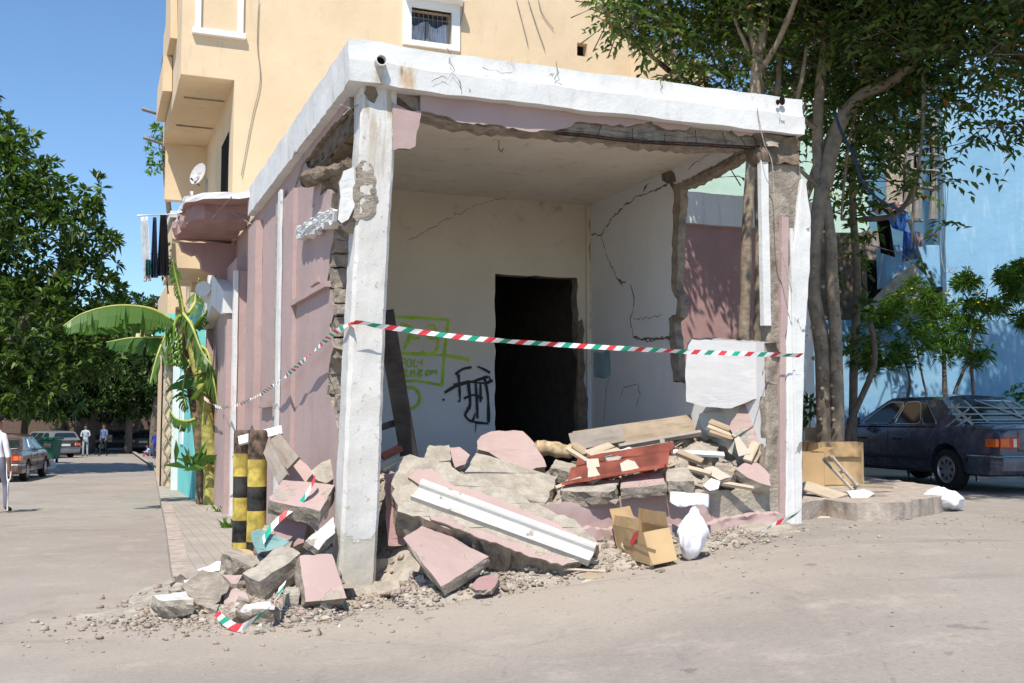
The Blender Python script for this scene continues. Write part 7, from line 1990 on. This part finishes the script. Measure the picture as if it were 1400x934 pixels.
# white sacks
def sack(name, label, c, rx, ry, h, mat, seed, top=.25, cat='plastic bag', lean=(0, 0)):
    bm = BM(); bmesh.ops.create_icosphere(bm, subdivisions=5, radius=1)
    for v in bm.verts:
        z = (v.co.z + 1) / 2; a = math.atan2(v.co.y, v.co.x)
        r = math.hypot(v.co.x, v.co.y); 
        taper = np.interp(z, [0, .12, .45, .75, .9, 1], [1.0, 1.06, .98, .66, .38, .30])
        fold = 1 + .05 * math.sin(a * 7 + z * 5 + seed) * z + .30 * noise.noise(Vector((math.cos(a) * 1.6, math.sin(a) * 1.6, z * 2.4 + seed))) 
        x, y = v.co.x * rx * taper * fold, v.co.y * ry * taper * fold
        v.co = Vector((x + lean[0] * z, y + lean[1] * z, h * (z ** .8) + .02 * noise.noise(v.co * 3)))
        v.co += noise.noise_vector(v.co * 16 + Vector((seed, 0, 0))) * .006
        v.co += Vector((math.cos(a), math.sin(a), 0)) * .007 * math.sin(a * 9 + noise.noise(v.co * 5) * 6) * (.3 + z)
    bmesh.ops.translate(bm, vec=c, verts=bm.verts)
    return tag(obj(name, bm, mat, smooth=True), label, cat)
c = gnd(947, 768); c.y += .12; 
sack('plastic_sack', 'upright white plastic sack beside the cardboard box', c + Vector((0, 0, -.01)), .13, .13, .47, M['bagw'], 3, lean=(.04, 0))
c = gnd(1312, 701); sack('plastic_sack', 'slumped white plastic sack at the end of the raised pavement by the dark car', c + Vector((0, .25, 0)), .24, .2, .28, M['bagw'], 5, lean=(-.12, .05))
# white cloth hanging over the plinth
bm = BM(); gpt = [[at(916 + i * 5.3, 672 + j * 5 + (i * .4) + 4 * math.sin(i * .7) * (j / 4) - abs(i - 6) * .25 * j, 10.42 - .06 * math.sin(i * 1.1) - j * .035) for i in range(11)] for j in range(5)]
vv = [[bm.verts.new(p) for p in r] for r in gpt]
for j in range(4):
    for i in range(10): bm.faces.new((vv[j][i], vv[j][i + 1], vv[j + 1][i + 1], vv[j + 1][i]))
subdiv(bm, .05); rough(bm, .008, 12); bmesh.ops.solidify(bm, geom=bm.faces[:], thickness=.004)
tag(obj('white_cloth', bm, M['bagw'], smooth=True), 'white rag hanging over the plinth edge above the sack', 'cloth')
# big cartons by the car
cz0 = .19
def gi(px, py): return gnd(px, py, .19)
k0, k1 = gi(1120, 664), gi(1185, 664); k1.y = k0.y + .1; dvec = Vector((-.05, .55, 0))
openbox('cardboard_carton', 'large upright brown carton on the raised pavement in front of the dark car', [k0, k1, k1 + dvec, k0 + dvec], Vector((0, 0, .57)), [(0, -1.35, .2), (2, 1.2, .2)], 'card', 'cardin')
k0, k1 = gi(1096, 668), gi(1128, 669); 
openbox('cardboard_carton', 'smaller shaded carton tucked behind the right column, left of the large carton', [k0, k1, k1 + dvec * .8, k0 + dvec * .8], Vector((0, 0, .46)), [(1, .4, .15)], 'card', 'cardin')
fr_ = thing('window_frame_piece', 'broken grey metal frame leaning against the large carton', 'frame', gi(1160, 668))
for (a, b, w_) in (((1126, 628), (1166, 670), .035), ((1137, 624), (1172, 664), .035), ((1126, 628), (1137, 624), .03), ((1166, 670), (1172, 664), .03), ((1146, 648), (1154, 643), .03)):
    bar('frame_bar', None, at(*a, 12.9), at(*b, 12.75), w_, .03, 'conclight', parent=fr_)
bar('board', 'pale sheet of board lying on the raised pavement beside the cartons', at(1094, 662, 12.6), at(1150, 680, 12.2), .30, .02, 'woodpale', (0, -.2, 1), group=GP)
bar('board', 'thin timber lying on the raised pavement behind the kerb edge', at(1172, 664, 12.9), at(1218, 666, 13.0), .12, .025, 'wood', (0, -.1, 1), group=GP)
bar('board', 'grey plank near the kerb edge of the raised pavement', at(1160, 676, 12.4), at(1210, 678, 12.4), .14, .02, 'woodgrey', (0, -.1, 1), group=GP)
chunk('concrete_block', 'tan broken block at the end of the raised pavement next to the right column', [(1105, 684), (1128, 680), (1140, 690), (1138, 704), (1112, 706), (1100, 698)], 11.9, (0, -.9, .42), .4, CC, 1, 7, 61)
chunk('plaster_slab', 'flat white fragment lying on the raised pavement below the metal frame', [(1158, 672), (1180, 669), (1196, 675), (1184, 682), (1164, 681)], 12.3, (0, -.2, .98), .02, ('white', 'white', 'conc'), 1, 6, 62)
# weeds
def weeds(px, py, n, h, label, Y=None, dz=0):
    c0 = gnd(px, py, dz); P = np.tile(np.array(c0), (n, 1)) + NR.normal(0, 1, (n, 3)) * [.10, .06, .0]
    V, T = leaves(P, NR.normal(0, .55, (n, 3)) + [0, 0, .8], NR.uniform(.4, 1, n) * h, NR.uniform(.1, .2, n) * h, droop=.1)
    tag(npmesh('weed', V, T, M['leafbush'], base=tuple(c0)), label, 'weed')
weeds(676, 776, 60, .10, 'little green weed growing in the chips below the fallen moulding')
weeds(1278, 698, 90, .12, 'green weed at the kerb foot left of the slumped sack')
weeds(318, 722, 70, .22, 'dry weed at the foot of the side wall left of the bollards', dz=.12)
weeds(309, 700, 50, .2, 'small weed tuft by the side wall further up the pavement', dz=.12)
weeds(1100, 700, 60, .18, 'dry straw coloured weed at the foot of the right column')

# satellite dishes
def dish(px, py, Y, r, label, facing):
    c = at(px, py, Y); t = thing('satellite_dish', label, 'satellite dish', c - Vector((0, 0, r * 1.6)))
    f = Vector(facing).normalized(); x, y = frame_from(f); bm = BM(); rings = []
    for i in range(9):
        q = i / 8; rings.append([bm.verts.new(c + (x * math.cos(a) + y * math.sin(a)) * r * q + f * (r * .22 * q * q)) for a in np.linspace(0, 2 * math.pi, 29)[:-1]] if i else [bm.verts.new(c)])
    for k in range(28): bm.faces.new((rings[0][0], rings[1][k], rings[1][(k + 1) % 28]))
    for a, b in zip(rings[1:], rings[2:]):
        for k in range(28): bm.faces.new((a[k], b[k], b[(k + 1) % 28], a[(k + 1) % 28]))
    bmesh.ops.solidify(bm, geom=bm.faces[:], thickness=.012); obj('reflector', bm, M['frame'], t, smooth=True, auto=50)
    p = c + f * r * .95 - Vector((0, 0, r * .75)); bm = BM(); tube(bm, [c - Vector((0, 0, r * .95)), p], .012, 6); obj('feed_arm', bm, M['blacktrim'], t)
    bm = BM(); tube(bm, [p - f * .03, p + (c - p).normalized() * .12], .035, 10); obj('receiver', bm, M['frame'], t)
    bm = BM(); tube(bm, [c - f * .02, c - f * .15, c - f * .15 - Vector((0, 0, r * 1.7))], .022, 7); obj('mast', bm, M['greywood'], t)
    return t, c, f, x, y
t, c, f, x, y = dish(273, 239, 17.2, .19, 'white satellite dish mounted above the broken canopy', (-.55, -.75, .25))
def disc(bm, c, x, y, a, b, n=16, inner=0):
    if inner == 0: bm.faces.new([bm.verts.new(c + x * math.cos(q) * a + y * math.sin(q) * b) for q in np.linspace(0, 2 * math.pi, n + 1)[:-1]])
M['dishred'] = flat('red_print', (.6, .08, .08), .6)
hx = Vector((0, 0, 1)).cross(f).normalized(); vx = f.cross(hx)
bm = BM(); disc(bm, c + f * .035 - vx * .06 + hx * .02, hx, vx, .035, .026); obj('printed_mark', bm, M['dishred'], t)
bm = BM(); disc(bm, c + f * .038 - vx * .06 + hx * .02, hx, vx, .018, .011); obj('printed_mark', bm, M['frame'], t)
bm = BM(); boxa(bm, c + f * .03 + vx * .05 + hx * .0, hx * .06, vx * .005, f * .001); obj('printed_mark', bm, flat('pink_print', (.75, .4, .4), .6), t)
dish(298, 452, 21, .28, 'white satellite dish half hidden behind the banana leaves', (-.5, -.8, .3))
# bracket posts by the dish
bm = BM(); tube(bm, [at(262, 262, 17.0), at(264, 282, 17.0)], .03, 6); tag(obj('bracket_post', bm, M['frame']), 'short white metal bracket standing on the broken canopy edge', 'bracket')

# washing
def cloth(name, label, pts_top, pts_bot, Y, mat, fold=.03, nf=5, group=None, cat='laundry', n=14, m=14, parent=None, seed=0):
    """pts_top / pts_bot: left and right pixels"""
    bm = BM(); g = []
    for j in range(m + 1):
        v = j / m; row = []
        for i in range(n + 1):
            u = i / n; a = (pts_top[0][0] + (pts_top[1][0] - pts_top[0][0]) * u, pts_top[0][1] + (pts_top[1][1] - pts_top[0][1]) * u); b = (pts_bot[0][0] + (pts_bot[1][0] - pts_bot[0][0]) * u, pts_bot[0][1] + (pts_bot[1][1] - pts_bot[0][1]) * u)
            x = a[0] + (b[0] - a[0]) * v; y = a[1] + (b[1] - a[1]) * v
            row.append(bm.verts.new(at(x, y, Y + fold * math.sin(u * nf * 2 * math.pi + seed) * (.3 + v) + .02 * noise.noise(Vector((u * 4, v * 4, seed))))))
        g.append(row)
    for j in range(m):
        for i in range(n): bm.faces.new((g[j][i], g[j][i + 1], g[j + 1][i + 1], g[j + 1][i]))
    bmesh.ops.solidify(bm, geom=bm.faces[:], thickness=.01)
    o = obj(name, bm, mat, parent, smooth=True)
    if parent is None: tag(o, label, cat, group)
    return o
bm = BM(); tube(bm, [at(188, 295, 20.0), at(240, 293, 20.1)], .02, 8); tag(obj('washing_pole', bm, M['frame']), 'white washing pole sticking out from the apricot balcony', 'pole')
GL = 'washing hung from the pole over the side street'
cloth('white_shirt', 'white shirt with a pale print, leftmost on the washing pole', [(192, 297), (202, 296)], [(196, 386), (207, 384)], 20, flat('white_cotton', (.72, .74, .78), .9), group=GL, seed=1)
cloth('blue_trousers', 'navy blue trousers hanging in the middle of the washing pole', [(209, 297), (214, 297)], [(205, 380), (216, 380)], 20.02, flat('navy_cotton', (.03, .05, .10), .9), group=GL, seed=2, nf=3)
cloth('black_dress', 'black dress hanging rightmost on the washing pole', [(219, 294), (228, 294)], [(214, 378), (232, 376)], 20.05, flat('black_cotton', (.012, .012, .015), .9), group=GL, seed=3, nf=4)
cloth('green_towel', 'small dark green cloth below the white shirt on the washing pole', [(199, 355), (206, 355)], [(199, 378), (207, 376)], 19.95, flat('bottle_green_cotton', (.02, .12, .11), .9), group=GL, seed=4, nf=2)
GR = 'washing on the porch rail of the blue house'
cloth('blue_towel', 'bright blue towel draped in a loop over the porch rail', [(1212, 294), (1242, 290)], [(1220, 312), (1238, 318)], 20.15, flat('sky_blue_towel', (.10, .25, .62), .95), group=GR, seed=5, nf=2, fold=.05)
cloth('blue_towel', 'bright blue towel hanging straight down, longest of the washing', [(1235, 316), (1248, 318)], [(1233, 358), (1257, 354)], 20.1, flat('royal_blue_towel', (.09, .22, .60), .95), group=GR, seed=6, nf=2, fold=.05)
cloth('black_trousers', 'pair of black trousers hanging left of the blue towels', [(1198, 298), (1216, 298)], [(1204, 346), (1224, 352)], 20.2, flat('black_jersey', (.01, .01, .012), .95), group=GR, seed=7, nf=2, fold=.06)
cloth('pink_cloth', 'pale pink cloth right of the long blue towel', [(1250, 316), (1260, 318)], [(1254, 338), (1263, 337)], 20.25, flat('pale_pink_cotton', (.6, .45, .5), .95), group=GR, seed=8, nf=2)
c0 = at(1210, 284, 20.3); tt = thing('flowered_cloth', 'pink flowered bundle of cloth lying on the porch rail', 'cloth', c0 - Vector((0, 0, .12)))
bm = BM()
for i in range(7): bmesh.ops.create_icosphere(bm, subdivisions=2, radius=.09, matrix=Matrix.Translation(at(1198 + i * 5, 284 + 3 * math.sin(i * 2), 20.3)))
rough(bm, .04, 8); obj('bundle', bm, rubblemat('flowered_cotton', (.45, .22, .24), (.6, .45, .42), (.30, .12, .14), (.7, .6, .5)), tt)
bm = BM(); tube(bm, [at(1150, 300, 20.4), at(1262, 302, 20.4)], .03, 6); obj('rail', bm, M['greywood'], bh)
for a_, b_ in (((1140, 225, 18), (1262, 235, 20)), ((1150, 290, 18), (1215, 230, 20)), ((1168, 268, 18), (1160, 300, 18.5)), ((1244, 318, 19), (1292, 372, 18.5)), ((1120, 222, 16), (1190, 240, 18))):
    pass
# blue rope round the tree and long hanging pole
bm = BM(); tube(bm, smoothpts([at(*p) for p in ((1140, 150, 14.0), (1150, 180, 14.0), (1168, 215, 14.0), (1180, 250, 14.0), (1205, 275, 14.2), (1238, 290, 14.5))], 4), .02, 6)
tag(obj('blue_hose', bm, flat('dark_blue_hose', (.03, .05, .10), .6), smooth=True), 'dark blue hose looped down from the knobbly tree', 'hose')
bm = BM(); tube(bm, [at(1242, 300, 16), at(1264, 372, 16)], .025, 6); tag(obj('thin_pole', bm, M['greywood']), 'thin dark pole slanting down beside the hanging leaf spray', 'pole')
bm = BM(); tube(bm, smoothpts([at(*p) for p in ((1110, 218, 15.5), (1150, 222, 16), (1200, 240, 17), (1240, 262, 18))], 4), .012, 5); tag(obj('rusty_wire', bm, M['rust']), 'rusty wire strung from the knobbly tree to the porch', 'wire')
# folded parasol in the far street
pe = at(194, 440, 28.2); pr_ = thing('folded_parasol', 'folded cream parasol held out on a thin pole from the yellow balcony', 'parasol', pe - Vector((0, 0, .7)))
bm = BM(); tube(bm, [W(-.7, 19, 3.42), pe + Vector((0, 0, .02))], .015, 6); obj('pole', bm, M['frame'], pr_)
bm = BM(); tube(bm, [pe, pe - Vector((0, 0, .25)), pe - Vector((.05, 0, .62))], [.02, .10, .15], 10, jit=.25, rnd=random.Random(3)); obj('canopy', bm, flat('cream_canvas', (.62, .48, .30), .9), pr_)

# ================================================================== PEOPLE
def skin_body(name, joints, edges, matfn, mats, parent=None, sub=2, xf=None):
    me = bpy.data.meshes.new(name); me.from_pydata([xf @ Vector(j[0]) if xf else j[0] for j in joints], edges, [])
    o = bpy.data.objects.new(name, me); COL.objects.link(o)
    m = o.modifiers.new('s', 'SKIN'); m.use_smooth_shade = True
    for i, j in enumerate(joints):
        r = j[1]; me.skin_vertices[0].data[i].radius = (r, r) if isinstance(r, (int, float)) else r
    me.skin_vertices[0].data[0].use_root = True
    s = o.modifiers.new('d', 'SUBSURF'); s.levels = sub; s.render_levels = sub
    bpy.context.view_layer.update()
    nm = bpy.data.meshes.new_from_object(o.evaluated_get(bpy.context.evaluated_depsgraph_get()))
    o.modifiers.clear(); o.data = nm
    for q in mats: nm.materials.append(q)
    for p in nm.polygons: p.material_index = matfn((xf.inverted() @ p.center) if xf else p.center); p.use_smooth = True
    if parent is not None:
        nm.transform(Matrix.Translation(-root_of(parent).location)); o.parent = parent
    return o
SKINM = flat('brown_skin', (.30, .17, .11), .6, var=.08, bump=0)
HAIR = flat('black_hair', (.015, .012, .010), .7, var=.3, bscale=90)
def person(label, pos, face, h, shirt, trousers, pose='stand', sleeves=True, group=None, arms=None, hair=True, bag=False):
    """face: azimuth the figure faces (0 = away from viewer, +Y)"""
    t = thing('person', label, 'person', pos, group)
    k = h / 1.75
    P = {'pel': (0, 0, .95), 'wst': (0, .0, 1.10), 'chs': (0, .0, 1.32), 'nk0': (0, -.01, 1.47), 'nk1': (0, .01, 1.54), 'hd0': (0, .02, 1.62), 'hd1': (0, .015, 1.72)}
    if pose == 'stand':
        for s, n in ((-1, 'l'), (1, 'r')):
            P['hip' + n] = (s * .09, 0, .90); P['kn' + n] = (s * .105, .02 * s, .50); P['an' + n] = (s * .11, -.02 + .02 * s, .09); P['to' + n] = (s * .13, .15, .035)
            P['sh' + n] = (s * .175, 0, 1.42); P['el' + n] = (s * .25, -.03, 1.15); P['wr' + n] = (s * .26, .05, .90); P['ha' + n] = (s * .255, .08, .82)
    elif pose == 'walk':
        for s, n in ((-1, 'l'), (1, 'r')):
            P['hip' + n] = (s * .09, 0, .90); P['kn' + n] = (s * .10, .10 * s + .05, .50); P['an' + n] = (s * .10, .20 * s - .04, .10); P['to' + n] = (s * .11, .20 * s + .12, .035)
            P['sh' + n] = (s * .175, 0, 1.42); P['el' + n] = (s * .24, -.10 * s, 1.16); P['wr' + n] = (s * .24, -.14 * s + .08, .92); P['ha' + n] = (s * .235, -.15 * s + .12, .85)
    elif pose == 'sit':
        dz = -.72
        for q in P: P[q] = (P[q][0], P[q][1] + (.12 if q[:2] in ('hd', 'nk') else 0), P[q][2] + dz)
        for s, n in ((-1, 'l'), (1, 'r')):
            P['hip' + n] = (s * .09, .02, .19); P['kn' + n] = (s * .14, .36, .46); P['an' + n] = (s * .12, .40, .09); P['to' + n] = (s * .13, .54, .035)
            P['sh' + n] = (s * .175, .02, .70); P['el' + n] = (s * .22, .20, .50); P['wr' + n] = (s * .12, .38, .50); P['ha' + n] = (s * .07, .42, .50)
    if arms: P.update(arms)
    rad = dict(pel=(.15, .11), wst=(.13, .10), chs=(.165, .11), nk0=.075, nk1=.052, hd0=(.078, .092), hd1=(.07, .085), hip=.088, kn=.058, an=.042, to=.035, sh=.062, el=.042, wr=.028, ha=.034)
    names = list(P); J = [(P[n], rad.get(n, rad.get(n[:-1]))) for n in names]
    J = [((a[0] * k, a[1] * k, a[2] * k), (r * k if isinstance(r, (int, float)) else (r[0] * k, r[1] * k))) for a, r in J]
    I = {n: i for i, n in enumerate(names)}
    E = [('pel', 'wst'), ('wst', 'chs'), ('chs', 'nk0'), ('nk0', 'nk1'), ('nk1', 'hd0'), ('hd0', 'hd1')]
    for n in 'lr': E += [('pel', 'hip' + n), ('hip' + n, 'kn' + n), ('kn' + n, 'an' + n), ('an' + n, 'to' + n), ('chs', 'sh' + n), ('sh' + n, 'el' + n), ('el' + n, 'wr' + n), ('wr' + n, 'ha' + n)]
    X = Matrix.Translation(pos) @ Matrix.Rotation(-face, 4, 'Z')
    def reg(p):
        p = p / k; best = min(((p - ((Vector(P[a]) + Vector(P[b])) / 2)).length, a, b) for a, b in E)
        # distance to segment
        bd, be = 9, None
        for a, b in E:
            A, B = Vector(P[a]), Vector(P[b]); u = max(0, min(1, (p - A).dot(B - A) / (B - A).length_squared)); d = (p - A - (B - A) * u).length
            if d < bd: bd, be = d, (a, b, u)
        a, b, u = be
        if a in ('nk1', 'hd0') or (a == 'nk0' and u > .5): return 0
        if a[:2] == 'wr' : return 0
        if a[:2] == 'el' and not sleeves: return 0
        if a[:2] == 'el': return 1 if u < .85 else 0
        if a[:2] in ('an',): return 3
        if a[:2] in ('ki', 'kn', 'hi') or b[:3] == 'hip': return 2
        if a == 'pel' and u < .4: return 2
        return 1
    skin_body('body', J, [(I[a], I[b]) for a, b in E], reg, [SKINM, shirt, trousers, M['bblack']], t, xf=X)
    hc = Vector(P['hd1']) * k
    if hair:
        bm = BM(); bmesh.ops.create_icosphere(bm, subdivisions=3, radius=1)
        bmesh.ops.delete(bm, geom=[v for v in bm.verts if v.co.z < -.15 and v.co.y > -.1], context='VERTS')
        for v in bm.verts: v.co = Vector((v.co.x * .088 * k, v.co.y * .105 * k - .008, v.co.z * .085 * k)) + hc
        bmesh.ops.transform(bm, matrix=X, verts=bm.verts); obj('hair', bm, HAIR, t, smooth=True)
    # simple facial features
    for nm, q, r in (('nose', (0, .10, 1.65 - 1.72), .014), ('ear', (.083, .01, -.06), .02), ('ear', (-.083, .01, -.06), .02)):
        bm = BM(); bmesh.ops.create_icosphere(bm, subdivisions=2, radius=r * k, matrix=X @ Matrix.Translation(hc + Vector(q) * k)); obj(nm, bm, SKINM, t, smooth=True)
    for s in (-1, 1):
        bm = BM(); bmesh.ops.create_icosphere(bm, subdivisions=1, radius=.009 * k, matrix=X @ Matrix.Translation(hc + Vector((s * .03, .094, -.03)) * k)); obj('eye', bm, M['bblack'], t)
    # fingers
    for n in 'lr':
        w_ = Vector(P['wr' + n]) * k; h_ = Vector(P['ha' + n]) * k; d = (h_ - w_).normalized(); sx = d.cross(Vector((0, 1, 0)) if abs(d.y) < .8 else Vector((0, 0, 1))).normalized(); fw = sx.cross(d)
        for i in range(5):
            bm = BM(); L = [.06, .075, .08, .072, .055][i] * k
            if i == 0: o0 = w_ + (h_ - w_) * .4 + fw * .03 * k; pts = [o0, o0 + fw * .03 * k + d * .025 * k, o0 + fw * .035 * k + d * .055 * k]
            else:
                o0 = h_ + fw * (.025 - .017 * (i - 1)) * k; pts = [o0, o0 + d * L * .5, o0 + d * L * .9 + sx * .02 * k * (1 if n == 'l' else -1)]
            tube(bm, pts, [.009 * k, .008 * k, .006 * k], 6); bmesh.ops.transform(bm, matrix=X, verts=bm.verts); obj('finger', bm, SKINM, t, smooth=True)
    return t, X, P, k
def gpos(px, Y): x = at(px, 600, Y).x; return Vector((x, Y, gz(x, Y)))
PS = 'people far down the side street'
person('man in a pale shirt and light trousers looking down at his hands', gpos(117, 59), math.pi * .95, 1.74, flat('pale_blue_cotton', (.42, .48, .56), .9), flat('light_trousers', (.36, .42, .46), .9), 'stand', True, PS,
       arms={'ell': (-.24, .06, 1.16), 'wrl': (-.10, .26, 1.14), 'hal': (-.04, .30, 1.15), 'elr': (.24, .06, 1.16), 'wrr': (.12, .26, 1.12), 'har': (.05, .30, 1.14)})
person('man standing in a blue shirt and dark trousers with a black bag', gpos(142, 60), math.pi * 1.05, 1.78, flat('mid_blue_cotton', (.12, .17, .30), .9), flat('black_trousers', (.015, .015, .02), .9), 'walk', True, PS)
bp = gpos(147, 59.8); bm = BM(); boxa(bm, bp + Vector((.10, 0, 1.0)), Vector((.16, 0, 0)), Vector((0, .06, 0)), Vector((0, 0, .2))); bevel(bm, .03)
tag(obj('shoulder_bag', bm, M['bblack']), 'black bag held by the man in the blue shirt', 'bag')
person('small figure in a white top and grey trousers walking in the far street', gpos(173, 71), .3, 1.30, flat('white_top', (.75, .75, .75), .9), flat('grey_trousers', (.28, .28, .3), .9), 'walk', False, PS)
person('child in a pale blue top and red shorts sitting at the pavement edge', gpos(204, 57), math.pi * 1.35, 1.15, flat('pale_blue_top', (.30, .50, .75), .9), flat('red_shorts', (.40, .05, .06), .9), 'sit', True, PS)
person('figure in a deep blue dress by the trellis house', gpos(213, 56), math.pi, 1.45, flat('deep_blue_cotton', (.02, .04, .30), .9), flat('deep_blue_skirt', (.02, .035, .25), .9), 'stand', True, PS)
person('dark clothed figure sitting against the trellis house wall', gpos(219, 55), math.pi, 1.6, flat('dark_grey_cotton', (.06, .06, .08), .9), flat('dark_trousers', (.03, .03, .04), .9), 'sit', True, PS)
# the person with the crutch at the left edge
cp = gnd(2, 702); Yc = cp.y
pos = Vector((at(-5, 640, Yc).x, Yc, gz(cp.x, Yc)))
cr_top = Vector((at(11, 612, Yc).x, Yc, 0)); 
grip = at(13, 652, Yc) - pos
shoulder = at(6, 598, Yc) - pos
sc_ = 1 / (1.70 / 1.75)
ar = {'shr': (.15, -.02, 1.40), 'elr': ((at(15, 625, Yc) - pos).x * sc_, -.05, (at(15, 625, Yc) - pos).z * sc_), 'wrr': ((at(13, 646, Yc) - pos).x * sc_, .05, (at(13, 646, Yc) - pos).z * sc_), 'har': (grip.x * sc_, .09, (grip.z) * sc_)}
person('person in white tee shirt and grey trousers leaning on a crutch at the left edge', pos, .15, 1.70, flat('white_tee_shirt', (.78, .76, .82), .9), flat('grey_jeans', (.20, .20, .25), .9), 'walk', False, None, arms=ar)
crt = thing('crutch', 'white metal crutch with a rubber foot held by the person at the left edge', 'crutch', cp)
foot = at(10, 701, Yc); foot.z = gz(foot.x, Yc) + .0
bm = BM(); tube(bm, [foot + Vector((0, 0, .04)), at(11, 655, Yc)], .014, 8); obj('shaft', bm, M['frame'], crt)
for dx in (-.035, .035):
    bm = BM(); tube(bm, smoothpts([at(11, 660, Yc), at(12, 650, Yc) + Vector((dx, 0, 0)), at(12, 625, Yc) + Vector((dx, 0, 0)), at(11, 612, Yc) + Vector((dx, 0, 0))], 4), .010, 8); obj('upright', bm, M['frame'], crt)
bm = BM(); tube(bm, [at(11, 611, Yc) - Vector((.06, 0, 0)), at(11, 611, Yc) + Vector((.06, 0, 0))], .025, 8); obj('arm_pad', bm, M['bblack'], crt)
bm = BM(); tube(bm, [grip + pos - Vector((.05, -.05, 0)), grip + pos + Vector((.05, .05, 0))], .015, 8); obj('grip', bm, M['bblack'], crt)
bm = BM(); tube(bm, [foot, foot + Vector((0, 0, .05))], [.028, .02], 10); obj('rubber_foot', bm, flat('tan_rubber', (.35, .2, .1), .8), crt)
